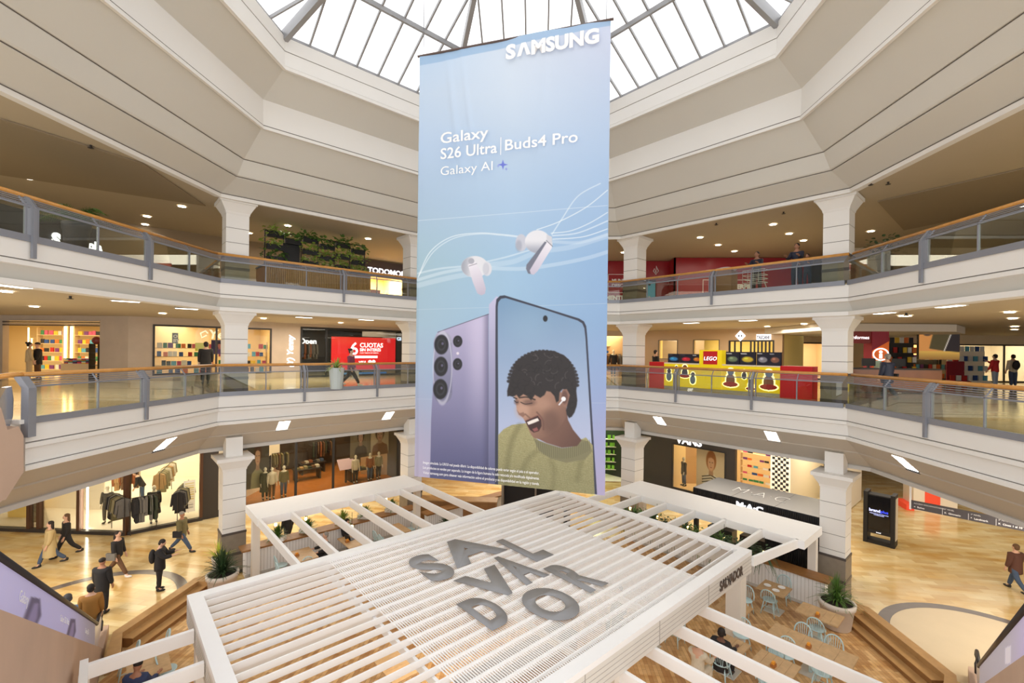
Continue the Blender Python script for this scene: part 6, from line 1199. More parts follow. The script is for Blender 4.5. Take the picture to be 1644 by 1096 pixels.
# earbuds
def bud1():
    P.ell(W7(475, 905), (30/3.915, 44/3.915), (214, 216, 226), .8); P.ell(W7(398, 892), (84/3.915, 68/3.915), (222, 224, 232), .8)
    P.put(smooth(.8, -.8, (np.hypot((PX-W7(398,892)[0])/21.4, (PY-W7(398,892)[1])/17.2)-1)*17)*smooth(W7(400,0)[0], W7(315,0)[0], PX)*.75, (140, 144, 160))
    P.ell(W7(468, 905), (20/3.915, 40/3.915), (176, 180, 196), 1.2, .5)
    P.grad(q7([(355,880),(400,862),(440,930),(468,1030),(462,1062),(440,1072),(415,1060),(385,985)]), (232,230,240), (188,180,200), W7(380,870), W7(445,1065), .7); P.ell(W7(376, 856), (19/3.915, 18/3.915), (170, 172, 184), .6); P.line(q7([(362, 888), (410, 872)]), 1.2, (150, 150, 162), .4)
def bud2():
    P.ell(W7(692, 742), (36/3.915, 54/3.915), (196, 200, 214), .8); P.ell(W7(676, 760), (20/3.915, 34/3.915), (150, 156, 176), 2, .6); P.ell(W7(795, 735), (80/3.915, 72/3.915), (226, 228, 236), .8)
    P.put(smooth(.8, -.8, (np.hypot((PX-W7(795,735)[0])/20.4, (PY-W7(795,735)[1])/18.4)-1)*18)*smooth(W7(0,720)[1], W7(0,800)[1], PY)*.7, (140, 146, 166))
    P.poly(q7([(725,880),(840,735),(880,745),(885,760),(780,915),(760,940),(735,935),(722,905)]), (112, 116, 134), .7)
    P.grad(q7([(745,915),(855,735),(888,742),(885,775),(795,920),(770,943),(752,938)]), (232,230,240), (196,190,210), W7(860,740), W7(765,940), .6); P.poly(q7([(852,690),(885,705),(888,760),(852,728)]), (206,208,218), .6); P.line(q7([(850, 728), (888, 764)]), 1.2, (120, 122, 136), .4)
bud1(); bud2()
# sparkle
def star(c, r, col):
    pts = []
    for k in range(8): a = k*PI/4; rr = r if k % 2 == 0 else r*.32; pts.append((c[0]+rr*math.sin(a), c[1]-rr*math.cos(a)))
    P.poly(pts, col, .5)
star(W7(576, 250), 8.2, (110, 124, 222)); star(W7(546, 258), 3.2, (150, 165, 230)); star(W7(597, 278), 2.8, (130, 140, 226))
# back phone
bp8 = q8([(140,232),(170,222),(400,140),(402,1022),(98,990),(104,700),(112,560),(122,300),(128,250)])
P.grad(bp8, (176, 170, 202), (84, 86, 124), W8(0, 200), W8(0, 980), .8)
P.put(smooth(.8, -.8, sdpoly(PX, PY, bp8))*smooth(26, 0, np.abs(PX-W8(345, 0)[0]))*smooth(W8(0,900)[1], W8(0,200)[1], PY)*.55, (206, 198, 226)); P.put(smooth(.8, -.8, sdpoly(PX, PY, bp8))*smooth(W8(360,0)[0], W8(405,0)[0], PX)*.45, (60, 60, 90))
P.line(q8([(138,236),(170,224),(400,142)]), 1.0, (60, 60, 78), .4, .9)
P.ell(W8(165, 290), (48/3.224, 56/3.224), (160, 160, 182), .7); P.ell(W8(165, 548), (48/3.224, 58/3.224), (120, 120, 146), .7); P.grad(q8([(117, 290), (213, 290), (213, 548), (117, 548)]), (150, 150, 176), (110, 110, 138), W8(0, 290), W8(0, 548), .7)
P.put(smooth(1.5, .2, np.abs(np.hypot((PX-W8(163,420)[0])/ (48/3.224), (PY-W8(163,420)[1])/(183/3.224))-1)*15)*.5, (215, 215, 230))
for c_, r in ((W8(157, 300), (38, 53)), (W8(155, 413), (37, 53)), (W8(153, 530), (39, 55)), (W8(241, 283), (25, 31)), (W8(240, 401), (25, 32))):
    r = (r[0]/3.224, r[1]/3.224); P.ell(c_, r, (92, 92, 112), .6); P.ell(c_, (r[0]*.92, r[1]*.92), (20, 20, 26), .6); P.ell(c_, (r[0]*.6, r[1]*.6), (44, 44, 52), 1); P.ell(c_, (r[0]*.4, r[1]*.4), (16, 16, 20), 1); P.ell((c_[0]+r[0]*.15, c_[1]-r[1]*.1), (r[0]*.16, r[1]*.14), (88, 84, 110), .6)
P.ell(W8(241, 345), (2.2, 2.2), (222, 214, 226), .6)
# front phone
P.grad(q8([(402,92),(440,50),(470,60),(452,1030),(402,1020)]), (192, 190, 220), (92, 94, 130), W8(0, 60), W8(0, 1000), .7)
fp = q8([(436,100),(440,65),(458,47),(482,44),(700,112),(870,165),(895,180),(907,205),(912,260),(930,560),(962,1075),(448,1040),(434,1030)])
P.poly(fp, (52, 56, 74), .6)
scr = q8([(447,105),(450,80),(464,62),(488,58),(700,122),(862,175),(886,190),(897,215),(903,270),(920,560),(950,1080),(452,1045)])
P.grad(scr, (118, 152, 186), (172, 182, 212), W8(0, 60), W8(0, 760), .6)
P.put(smooth(.6, -.6, sdpoly(PX, PY, scr))*smooth(60, 0, np.hypot(PX-W8(600,0)[0], (PY-W8(0,200)[1])))*.3, (150, 182, 206))
P.ell(W8(694, 165), (12/3.224, 16/3.224), (26, 28, 36), .6)
inscr = smooth(.6, -.6, sdpoly(PX, PY, scr))
# sweater
rn_ = np.random.RandomState(3); nz = rn_.rand(*PX.shape)
sw = q8([(450,768),(478,738),(520,716),(600,706),(640,780),(720,850),(800,860),(880,790),(905,780),(940,820),(950,1085),(450,1045)])
m_ = smooth(.8, -.8, sdpoly(PX, PY, sw)); base_ = np.stack([158-18*smooth(W8(0,700)[1], W8(0,1050)[1], PY)*1.0+14*np.sin(PY*2.4+PX*.35), 152-16*smooth(W8(0,700)[1], W8(0,1050)[1], PY)+13*np.sin(PY*2.4+PX*.35), 108-10*smooth(W8(0,700)[1], W8(0,1050)[1], PY)+10*np.sin(PY*2.4+PX*.35)], -1)+(nz[..., None]-.5)*26
P.put(m_, base_)
for L_, al in (([(560,720),(520,800),(500,900),(490,1020)], .35), ([(640,860),(600,900),(560,980)], .3), ([(900,830),(880,900),(860,1000)], .3), ([(720,900),(740,960),(730,1050)], .25)): P.line(bez(q8(L_)), 7, (92, 88, 56), 5, al)
# neck and face
P.grad(q8([(660,690),(800,600),(812,690),(838,740),(884,796),(860,826),(780,834),(700,810),(650,785)]), (132, 98, 84), (94, 66, 58), W8(680, 700), W8(860, 800), 1)
P.poly(q8([(632,786),(700,812),(780,836),(860,826),(884,792),(918,800),(938,850),(900,895),(800,912),(720,890),(660,850)]), (124, 120, 90), 1)
for k in range(26):
    f_ = k/25; x0 = 645+(925-645)*f_; y0 = 800+36*math.sin(PI*f_)-8*f_; P.line(q8([(x0, y0), (x0+6-10*f_, y0+58)]), .7, (84, 82, 58), .5, .6)
face = q8([(530,560),(540,592),(546,640),(560,664),(578,680),(592,704),(606,735),(618,764),(634,784),(664,790),(712,770),(770,730),(800,680),(800,600),(775,545),(700,520),(600,540)])
P.grad(face, (170, 132, 112), (116, 84, 72), W8(590, 620), W8(770, 760), 1)
P.ell(W8(576, 640), (11, 13), (196, 158, 138), 6, .6); P.ell(W8(680, 610), (14, 9), (178, 140, 120), 6, .6); P.ell(W8(720, 700), (14, 18), (96, 70, 62), 8, .55); P.ell(W8(610, 600), (10, 5), (92, 66, 60), 3, .6); P.ell(W8(545, 598), (4, 4), (92, 66, 60), 2.4, .6)
P.line(bez(q8([(566,598),(590,608),(625,603)])), 1.2, (34, 24, 24), .6); P.line(bez(q8([(533,590),(545,600),(552,598)])), 1.2, (34, 24, 24), .6); P.line(bez(q8([(560,575),(600,572),(640,585)])), 2.2, (36, 26, 24), .9, .9); P.line(q8([(530,574),(545,580)]), 2, (36, 26, 24), .8, .9)
P.poly(q8([(546,640),(556,664),(578,676),(590,664),(580,650),(560,655)]), (120, 86, 74), 1.2, .7); P.line(bez(q8([(590,660),(622,690),(640,720)])), 1.6, (96, 68, 60), 1.4, .6); P.line(bez(q8([(650,650),(680,690),(684,740)])), 1.6, (100, 70, 62), 1.6, .7)
P.poly(q8([(590,696),(620,682),(655,668),(672,690),(674,722),(660,748),(634,756),(614,742),(600,718)]), (58, 32, 32), .9); P.poly(q8([(598,702),(625,690),(654,680),(662,694),(634,706),(606,716)]), (232, 224, 218), .8); P.poly(q8([(625,738),(650,728),(658,744),(636,752)]), (140, 82, 80), 1); P.line(bez(q8([(590,694),(622,680),(656,666),(674,688)])), 1.3, (132, 84, 76), .6, .8)
# ear and earbud
P.ell(W8(800, 574), (26/3.224, 50/3.224), (142, 106, 92), 1); P.ell(W8(795, 572), (16/3.224, 34/3.224), (92, 64, 58), 1.5, .8)
# hair
hair = q8([(497,568),(496,540),(506,500),(512,468),(524,440),(534,400),(552,378),(580,362),(606,350),(636,336),(668,334),(700,332),(740,332),(764,344),(790,354),(818,380),(832,404),(846,440),(852,470),(858,500),(855,540),(860,590),(856,620),(846,650),(832,672),(818,680),(806,662),(802,640),(812,600),(822,560),(806,530),(784,530),(768,548),(764,590),(752,600),(742,566),(722,544),(700,540),(690,560),(668,575),(640,560),(620,588),(600,566),(580,556),(556,574),(545,560),(525,570),(510,566)])
P.poly(hair, (34, 28, 30), 1.2)
hm = smooth(1, -1.5, sdpoly(PX, PY, hair)); rr = random.Random(5); C0 = P.C.copy(); 
for k in range(150):
    cx, cy = W8(rr.uniform(505, 850), rr.uniform(340, 650)); a = rr.uniform(0, 2*PI); r = rr.uniform(3, 8); L_ = [(cx+r*math.cos(a+j*.45), cy+r*math.sin(a+j*.45)) for j in range(5)]
    P.line(L_, rr.uniform(.8, 1.8), ((86, 78, 80) if k % 3 == 0 else (16, 13, 15)) if cy < W8(0, 520)[1] else (20, 16, 18), .9, .55)
P.C = C0*(1-hm[..., None])+P.C*hm[..., None]
for k in range(30):
    a = PI*1.02+PI*1.0*k/29; cx, cy = W8(682+178*math.cos(a), 500+166*math.sin(a)); P.ell((cx, cy), (3.2, 2.6), (34, 28, 30), 1, .9)
P.ell(W8(789, 581), (12/3.224, 12/3.224), (236, 236, 240), .6); P.line(q8([(786, 588), (766, 611)]), 2.2, (226, 226, 232), .5)
# outside of the phone restored at the right edge and bottom
# legal small print (as fine pale dashes under the lettering)
# cloth shape: gentle folds
P.C = P.C*.975
fold = .02*np.sin(UU*1.3+ZZ*.25)+.012*np.sin(UU*4.1-ZZ*.9)*np.exp(-((zT-ZZ)/3)**2)+.006*np.sin(ZZ*2.2+UU*2)+.015*((UU-(uL+uR)/2)/2.4)**2
for du, w_, am in ((.75, .09, .03), (1.15, .07, .022), (3.4, .1, .018)):
    c_ = uL+du+(zT-ZZ)*.14*(1 if du < 3 else -.5); fold -= am*np.exp(-((UU-c_)/w_)**2)*np.exp(-((zT-ZZ-1.6)/1.4)**2)
G = np.stack([BFm.o[0]+UU*BFm.cu[0]+fold*BFm.cv[0], BFm.o[1]+UU*BFm.cu[1]+fold*BFm.cv[1], ZZ], -1)
bm_ = printmat('banner_print', 0, .55)
print_mesh('printed_cloth', G, P.C, bm_, ban)
MB(BFm).tube([(uL-.06, .02, zT), (uR+.06, .02, zT)], .03, 10).build('top_rod', mat('rod_brown', (96, 80, 76), .5), ban)
for u in (uL+.1, uR-.1): MB(BFm).tube([(u, .02, zT), (u, .02, 21.0)], .008, 5).build('suspension_cable', DGREY, ban)
def btext(s, px_, py_, hpx, wpx, bold, lean=0, name='lettering'):
    u, z = buz(px_, py_); _, z2 = buz(px_, py_-hpx); u2, _ = buz(px_+wpx, py_); cap = z2-z; size = cap/.7
    o = text(name, s, BFm, 0, 0, 0, size, PRINTW, None, bold*size, .001, lean, M=Matrix.Identity(4)); xs = [v.co.x for v in o.data.vertices]; x0, x1 = min(xs), max(xs); k = (u2-u)/(x1-x0)
    p = BFm.W(u, -.06, z); X = Vector((BFm.cu[0], BFm.cu[1], 0)); Y = Vector((0, 0, 1)); N = X.cross(Y)
    M_ = Matrix(((X[0], Y[0], N[0], p[0]), (X[1], Y[1], N[1], p[1]), (X[2], Y[2], N[2], p[2]), (0, 0, 0, 1))) @ Matrix.Diagonal((k, 1, 1, 1)) @ Matrix.Translation((-x0, 0, 0))
    o.data.transform(WM[ban.name].inverted() @ M_); o.parent = ban; return o
btext('S', 813, 97, 21, 16, .05); btext('MSUNG', 854, 89, 21, 108, .05)
q = [buz(*p) for p in ((831, 93.5), (838, 71.5), (845, 70), (853, 89), (846.5, 90.5), (842, 77), (837.5, 92))]; k = len(q); b = MB(BFm); b.raw([(x, -.061, z) for x, z in q]+[(x, -.059, z) for x, z in q], [tuple(range(k)), tuple(range(2*k-1, k-1, -1))]); b.build('lettering', PRINTW, ban)
btext('Galaxy', 709, 232, 17, 76, .012); btext('S26 Ultra', 709, 257, 17, 90, .012); btext('Buds4 Pro', 812, 243, 17, 116, .012); btext('Galaxy AI', 709, 283, 14, 83, -.002)
u, z = buz(805, 250); _, z2 = buz(805, 222); MB(BFm).box(u-.008, u+.008, -.06, -.058, z, z2).build('divider_line', PRINTW, ban)
for i, s in enumerate(('Imagen simulada. La UX/UI real puede diferir. La disponibilidad de colores puede variar según el país o el operador.', 'Los productos se venden por separado. La imagen de la figura humana ha sido retocada y/o modificada digitalmente.', 'Visitar samsung.com para obtener más información sobre el producto y su disponibilidad en la región y tienda.')):
    btext(s, 681, 743+i*8.0, 4.2, 186, .0, name='legal_text')
# ================================================================== PEOPLE AND MANNEQUINS
SKIN = mat('skin_light', (214, 170, 144), .6); SKIN2 = mat('skin_tan', (176, 126, 98), .6); SKIN3 = mat('skin_dark', (112, 76, 58), .6)
MANN = mat('mannequin_cream', (232, 222, 200), .4); HAIRD = mat('hair_dark', (38, 30, 28), .7); HAIRB = mat('hair_brown', (112, 80, 52), .7, noise=.2, nscale=30); HAIRG = mat('hair_grey', (150, 146, 140), .7)
SHOE = mat('shoe_black', (30, 28, 28), .5); SHOEW = mat('shoe_white', (228, 226, 222), .5); LIPS = mat('lips', (150, 84, 76), .6)
def skin_mesh(V, E, R, root=0, sub=1):
    me = bpy.data.meshes.new('sk'); me.from_pydata([tuple(v) for v in V], E, []); o = bpy.data.objects.new('sk', me); COL.objects.link(o)
    md = o.modifiers.new('s', 'SKIN'); md.use_smooth_shade = True
    for i, r in enumerate(R): me.skin_vertices[0].data[i].radius = (r, r) if not isinstance(r, tuple) else r
    for i in range(len(R)): me.skin_vertices[0].data[i].use_root = (i == root)
    if sub: o.modifiers.new('u', 'SUBSURF').levels = sub
    bpy.context.view_layer.update(); r_ = bpy.data.meshes.new_from_object(o.evaluated_get(bpy.context.evaluated_depsgraph_get())); bpy.data.objects.remove(o); return r_
def addobj(name, me, mats, parent, extra=None):
    me.materials.clear()
    for m in mats: me.materials.append(m)
    if extra:
        bm = bmesh.new(); bm.from_mesh(me)
        for f in bm.faces: f.material_index = 0
        for mb, mi in extra:
            vs = [bm.verts.new(v) for v in mb.v]
            for f in mb.f:
                try: q = bm.faces.new([vs[i] for i in f]); q.material_index = mi; q.smooth = True
                except ValueError: pass
        bm.to_mesh(me); bm.free()
    me.name = name; o = bpy.data.objects.new(name, me); COL.objects.link(o); o.parent = parent; WM[o.name] = WM[parent.name]; return o
def rx(v, a): c_, s_ = math.cos(a), math.sin(a); return Vector((v[0], v[1]*c_-v[2]*s_, v[1]*s_+v[2]*c_))
def person(loc, rz, label, top='black', legs='black', hair='short', hm=None, skin=None, pose='stand', coat=False, bag=None, lean=0, head=(0, 0), arms=((5, 8, 15), (5, 8, 15)), legp=None, h=1.0, grp=None, name='person', cat='person', shoe=None, topm=None, legm=None, seat=.5, mann=False, skirt=False):
    D = math.radians; skin = skin or SKIN; hm = hm or HAIRD; shoe = shoe or SHOE
    cl = {'black': GC[1], 'olive': GC[0], 'brown': GC[2], 'camel': GC[3], 'grey': GC[4], 'cream': GC[5], 'khaki': GC[6], 'denim': GC[7], 'rust': GC[8], 'green': GC[9]}
    topm = topm or cl[top]; legm = legm or cl[legs]
    root = thing(name, ' '.join(label.split()[:16]), cat, loc, rz, grp); WM[root.name] = Matrix.Identity(4)
    L = legp or {'stand': ((2, 3), (-3, 2)), 'walk': ((24, 8), (-20, 22)), 'sit': ((86, 88), (82, 84)), 'stride': ((32, 4), (-24, 18))}[pose]
    th, sh, ft = .43, .42, .08
    hipz = seat if pose == 'sit' else max(th*math.cos(D(a))+sh*math.cos(D(a-b)) for a, b in L)+ft
    V = []; E = []; R = []
    def add(p, r, par=None): V.append(Vector(p)); R.append(r); (E.append((par, len(V)-1)) if par is not None else None); return len(V)-1
    P0 = Vector((0, 0, hipz)); T = lambda x, y, z: P0+rx(Vector((x, y, z)), -D(lean))
    pel = add(P0, .115); wai = add(T(0, 0, .16), .11, pel); che = add(T(0, 0, .36), .13, wai); col = add(T(0, 0, .49), .075, che); nk = add(T(0, .005, .56), .052, col)
    hd = D(head[0]); hp = D(head[1]); Hc = T(0, .01, .57)+rx(Vector((0, .0, .10)), -(D(lean)+hp)); hl = add(Hc-Vector((0, 0, .03)), .066, nk); hu = add(Hc+Vector((0, 0, .05)), .074, hl)
    J = {}
    for k, sx in ((0, 1), (1, -1)):
        a, b = L[k]; hip = add(P0+Vector((sx*.095, 0, -.04)), .088, pel); kn = P0+Vector((sx*.1, th*math.sin(D(a)), -.04-th*math.cos(D(a))+.04)); an = kn+Vector((0, sh*math.sin(D(a-b)), -sh*math.cos(D(a-b))))
        k1 = add(kn, .056, hip); mid = add(kn.lerp(an, .35), .052, k1); a1 = add(an, .034, mid); toe = add(an+Vector((0, .13, -.045)), .03, a1); J['leg', k] = (P0+Vector((sx*.095, 0, -.04)), kn, an)
        pi, po, el = arms[k]; S0 = T(sx*.165, 0, .45); s1 = add(S0, .055, col)
        ua = rx(Vector((sx*math.sin(D(po))*.28, 0, -.28*math.cos(D(po)))), D(pi)-D(lean)*0); e0 = S0+ua; fa = rx(Vector((sx*math.sin(D(po))*.1*(1-el/60), 0, -.25)), D(pi+el)); w0 = e0+fa
        e1 = add(e0, .042, s1); w1 = add(w0, .027, e1); fd = fa.normalized(); pm_ = w0+fd*.07; p1 = add(pm_, .03, w1); side = Vector((0, 1, 0)) if abs(fd[1]) < .7 else Vector((-sx, 0, 0)); J['arm', k] = (S0, e0, w0)
        for q, (o_, l) in enumerate(((-.028, .055), (-.009, .072), (.010, .068), (.028, .05))):
            f1 = add(pm_+side*o_+fd*.03, .0095, p1); f2 = add(pm_+side*o_*1.1+fd*(.03+l*.5)+Vector((-sx*.006, 0, 0)), .0085, f1); add(pm_+side*o_*1.1+fd*(.03+l)+Vector((-sx*.02, 0, 0)), .007, f2)
        t1 = add(w0+fd*.045+side*.035, .011, w1); add(w0+fd*.085+side*.055, .009, t1)
    me = skin_mesh(V, E, R)
    Rh = Matrix.Rotation(hd, 3, 'Z') @ Matrix.Rotation(-(D(lean)*.7+hp), 3, 'X')
    def hb(): 
        b = MB(); b.p = lambda a: tuple(Hc+Rh @ Vector(a)); return b
    hdm = hb().ell((0, .005, .02), (.074, .094, .112), 14, 10); nose = hb().raw([(-.013, .092, -.005), (.013, .092, -.005), (0, .118, -.012), (0, .092, .035)], [(0, 1, 2), (0, 2, 3), (2, 1, 3), (0, 3, 1)])
    ear = hb().ell((.076, -.003, .01), (.012, .022, .032), 8, 5).ell((-.076, -.003, .01), (.012, .022, .032), 8, 5)
    eyes = hb().ell((.028, .088, .03), (.011, .006, .006), 6, 4).ell((-.028, .088, .03), (.011, .006, .006), 6, 4); mouth = hb().ell((0, .092, -.045), (.022, .006, .006), 6, 4)
    ex = [(hdm, 0), (nose, 0), (ear, 0)]
    if not mann: ex += [(eyes, 1), (mouth, 2)]
    body = addobj('body', me, [skin, HAIRD, LIPS], root, ex)
    # clothes
    if top != 'none':
        lo = -.14 if not coat else -.26; Vt = [T(0, 0, lo), T(0, 0, lo+.06), T(0, 0, .16), T(0, 0, .36), T(0, 0, .5)]; Et = [(0, 1), (1, 2), (2, 3), (3, 4)]; pu = .0 if not coat else .025; Rt = [(.19+pu, .16+pu), (.19+pu, .16+pu), (.178+pu, .145+pu), (.19+pu, .15+pu), .09]
        for k in (0, 1):
            S0, e0, w0 = J['arm', k]; n = len(Vt); Vt += [S0, e0, e0.lerp(w0, .93)]; Rt += [.088+pu, .07+pu*.7, .052+pu*.5]; Et += [(4, n), (n, n+1), (n+1, n+2)]
        addobj('jacket' if coat else 'top', skin_mesh(Vt, Et, Rt), [topm], root)
    if coat == 'long' or skirt:
        b = MB(); zb = hipz-(.5 if not skirt else .42); rings = []
        for z, r in ((hipz+.12, .2), (hipz-.1, .235), (hipz-.3, .25), (zb, .27)): rings.append((r, z))
        b.lathe([(r*1.0, z) for r, z in rings], (0, 0), 16, 1, .78); b.lathe([(rings[-1][0], rings[-1][1]), (.02, rings[-1][1]+.02)], (0, 0), 16, 1, .78); o = b.build('coat_skirt' if not skirt else 'skirt', topm if not skirt else legm, root, True)
    Vl = [P0+Vector((0, 0, .13)), P0+Vector((0, 0, .0))]; Rl = [(.165, .135), (.168, .145)]; El = [(0, 1)]
    for k in (0, 1):
        h0, kn, an = J['leg', k]; n = len(Vl); Vl += [h0, kn, an+Vector((0, 0, .03))]; Rl += [.118, .085, .066]; El += [(1, n), (n, n+1), (n+1, n+2)]
    if not (skirt and legs == 'none'): addobj('trousers', skin_mesh(Vl, El, Rl, 1), [legm], root)
    for k in (0, 1):
        an = J['leg', k][2]; pitch = 0; b = MB(); b.ell((an[0], an[1]+.055, an[2]-.045), (.048, .135, .045), 12, 6); b.ell((an[0], an[1]-.02, an[2]-.01), (.045, .06, .06), 10, 6); b.build('shoe', shoe, root, True)
    if hair:
        b = hb()
        if hair == 'cap' or hair == 'beanie': b.ell((0, -.008, .07), (.086, .104, .075), 14, 8)
        else:
            b.ell((0, -.022, .058), (.088, .1, .092), 14, 8); b.ell((0, -.05, .0), (.082, .062, .075), 12, 7)
            if hair in ('long', 'wavy'): b.ell((0, -.07, -.08), (.095, .05, .2), 12, 8)
            if hair == 'bun': b.ell((0, -.11, .1), (.045, .045, .045), 8, 6)
        b.build('hair' if hair not in ('cap', 'beanie') else hair, hm, root, True)
    if bag == 'backpack': MB().ell(tuple(T(0, -.21, .25)), (.16, .1, .24), 14, 8).build('backpack', GC[1], root, True)
    if bag == 'shoulder':
        MB().box(.2, .28, -.18, .14, hipz-.15, hipz+.1).build('shoulder_bag', GC[4] if top == 'black' else GC[1], root); MB().tube([tuple(T(.2, 0, .5)), (.25, 0, hipz+.1)], .012, 5).build('bag_strap', GC[1], root)
    if bag == 'shopping':
        w0 = J['arm', 1][2]; MB().box(w0[0]-.05, w0[0]+.05, w0[1]-.14, w0[1]+.14, w0[2]-.42, w0[2]-.12).build('shopping_bag', mat('white_paper_bag', (236, 234, 226), .6), root)
    if bag == 'phone':
        w0 = J['arm', 0][2]; w1 = J['arm', 1][2]; m_ = (w0+w1)/2; MB().box(m_[0]-.04, m_[0]+.04, m_[1]+.07, m_[1]+.09, m_[2]-.02, m_[2]+.12).build('phone', SHOE, root)
    if bag == 'headphones': 
        b = hb(); b.tube([(.09*math.cos(a*PI/10), -.01, .03+.115*math.sin(a*PI/10)) for a in range(11)], .01, 6).ell((.09, 0, .01), (.018, .032, .036), 8, 5).ell((-.09, 0, .01), (.018, .032, .036), 8, 5); b.build('headphones', SHOE, root)
    root.scale = (h, h, h); return root
def gp(u, v, z=0.0): p = ZP(u, v, z); return (float(p[0]), float(p[1]), z)
# ---- ground floor, left hall
person(gp(80, 908), 2.5, 'person in a long camel coat walking with a dark haired companion at the far left', 'khaki', 'denim', 'long', pose='walk', coat='long', topm=mat('camel_coat', (190, 168, 120), .8))
person(gp(106, 893), 2.6, 'person with long blond brown hair in a black top walking beside the camel coat', 'black', 'black', 'wavy', HAIRB, pose='walk')
person(gp(188, 924), -1.5, 'person with long black hair, black vest over white sleeves and white shoes striding right', 'black', 'brown', 'long', pose='stride', shoe=SHOEW, bag='shoulder')
person(gp(256, 947), -1.1, 'person in black with a backpack standing and looking at a phone', 'black', 'black', 'short', pose='stand', bag='backpack', head=(0, 28), arms=((38, 6, 62), (38, 6, 62)), coat=True)
person(gp(291, 885), -1.4, 'person in an olive jacket and jeans striding behind the one with the phone', 'olive', 'denim', 'beanie', HAIRG, pose='stride', coat=True, bag='shoulder', skin=SKIN2)
person(gp(163, 985), .2, 'person in a black coat seen from behind at the foot of the escalator', 'black', 'black', 'cap', pose='stand', coat=True, skin=SKIN2)
pp = ZP(146, 938, 1.8); person((pp[0], pp[1], .08), .7, 'person in a padded mustard brown jacket leaving the escalator', 'rust', 'black', 'short', pose='stand', coat=True, topm=mat('mustard_jacket', (166, 116, 52), .7))
pp = gL.W(-.15, -.6, 0); person((pp[0], pp[1], .14), .4, 'person in a pale denim jacket with grey hair on the escalator', 'denim', 'denim', 'short', mat('dark_grey_hair', (74, 72, 74), .7), pose='stand', topm=mat('pale_denim', (120, 150, 190), .8), head=(60, 10))
person(gp(1630, 949), .1, 'person in a brown jacket and jeans walking away at the right edge of the marble floor', 'brown', 'denim', 'short', HAIRB, pose='walk', coat=True, topm=mat('dark_brown_jacket', (92, 58, 46), .8))
person(gp(576, 838), 1.0, 'person in dark clothes walking behind the planter boxes of the left low wall', 'black', 'black', 'short', pose='walk') if 0 else person(gp(462, 880), 1.0, 'person in dark clothes passing behind the first planter box of the left wall', 'black', 'black', 'short', pose='walk')
person(gp(1292, 797), 2.7, 'person in a white top and dark trousers carrying a mustard coat beyond the black roofed kiosk', 'cream', 'black', 'short', pose='walk', bag='shopping', skin=SKIN3)
person(gp(1193, 772), .2, 'person with a backpack at the doorway of the shoe shop', 'denim', 'black', 'short', pose='stand', bag='backpack')
# ---- restaurant guests
def seatp(s, t, rot, label, **k): x, y, _ = FO.W(s, -t, 0); return person((x, y, .05), PI/4+rot, label, pose='sit', **k)
seatp(5.0, -6.0, PI/2, 'grey haired person in a black jumper sitting at the table nearest the left column', top='black', legs='black', hair='short', hm=HAIRG, arms=((30, 10, 60), (30, 10, 60)))
seatp(6.15, -6.85, PI, 'person with glasses and dark hair working at the laptop under the left wing', top='black', legs='grey', hair='short', arms=((35, 6, 55), (35, 6, 55)), head=(0, 15))
cs, ct = TPx(1158, 1062, .5); seatp(cs-.03, ct, -PI/2, 'person in black with headphones sitting with the back to the camera', top='black', legs='black', hair='short', skin=SKIN3, bag='headphones', coat=True, arms=((35, 8, 60), (40, 8, 70)), head=(0, 12))
cs, ct = TPx(1120, 1080, .5); seatp(cs, ct, -PI/2, 'person with black hair in pale clothes at the very bottom right of the roof fascia', top='cream', legs='cream', hair='short', arms=((40, 8, 50), (40, 8, 50)))
cs, ct = TPx(218, 1124, .5); seatp(cs, ct, -.6, 'bearded person in a navy jacket sitting at the bottom left table', top='denim', legs='black', hair='cap', coat=True, topm=mat('navy_jacket', (48, 62, 100), .7), head=(0, 20), arms=((35, 8, 60), (35, 8, 60)), skin=SKIN2)
seatp(10.2, 3.6, PI/2, 'person in black sitting under the open slats at the far right of the roof', top='black', legs='black', hair='short')
seatp(3.6, 3.4, .3, 'person in dark clothes sitting under the near open slats', top='black', legs='denim', hair='short')
# ---- lower gallery
person(gp(330, 616, Z1), .75, 'person in a black jacket seen from behind in front of the bookshop window', 'black', 'black', 'short', pose='stand', coat=True, h=1.06)
person(gp(563, 619, Z1), -1.6, 'person with black hair and a plum top walking past the red screen with a white bag', 'rust', 'black', 'bun', pose='stride', bag='shopping', topm=mat('plum_top', (130, 66, 90), .8), shoe=SHOEW)
x, y = PLP(47, 600, (0, 1), 19.6)[:2]; person((x, y, Z1), -.6, 'person in beige clothes at the left side of the bright shop entrance', 'camel', 'camel', 'bun', pose='stand', topm=mat('beige_outfit', (206, 182, 140), .8), legm=MC.get('beige_outfit') or GC[3])
x, y = PLP(60, 600, (0, 1), 19.9)[:2]; person((x, y, Z1), 2.6, 'person in a black jacket and brown trousers beside the beige one at the bright shop', 'black', 'brown', 'cap', pose='stand', coat=True, topm=GC[1])
person(gp(1424, 643, Z1), .25, 'person in a navy padded jacket with a shoulder bag at the information desk', 'denim', 'denim', 'short', HAIRG, pose='walk', coat=True, bag='shoulder', topm=mat('navy_padded_jacket', (44, 52, 76), .6))
x, y = ZP(1052, 615, Z1)[:2]; person((x, y, Z1), -1.2, 'person with black hair between the right column and the toy kiosk', 'black', 'black', 'short', pose='stand')
q = LG.W(7.95, 1.1, Z1); person((q[0], q[1], Z1), -1.0, 'grey haired person in white leaning over a table right of the toy kiosk', 'grey', 'grey', 'short', HAIRG, pose='stand', lean=20, topm=mat('pale_shirt', (222, 222, 226), .8))
q = LG.W(8.35, .7, Z1); person((q[0], q[1], Z1), .6, 'person in black bending over beside the right column', 'black', 'black', 'short', pose='stand', lean=28)
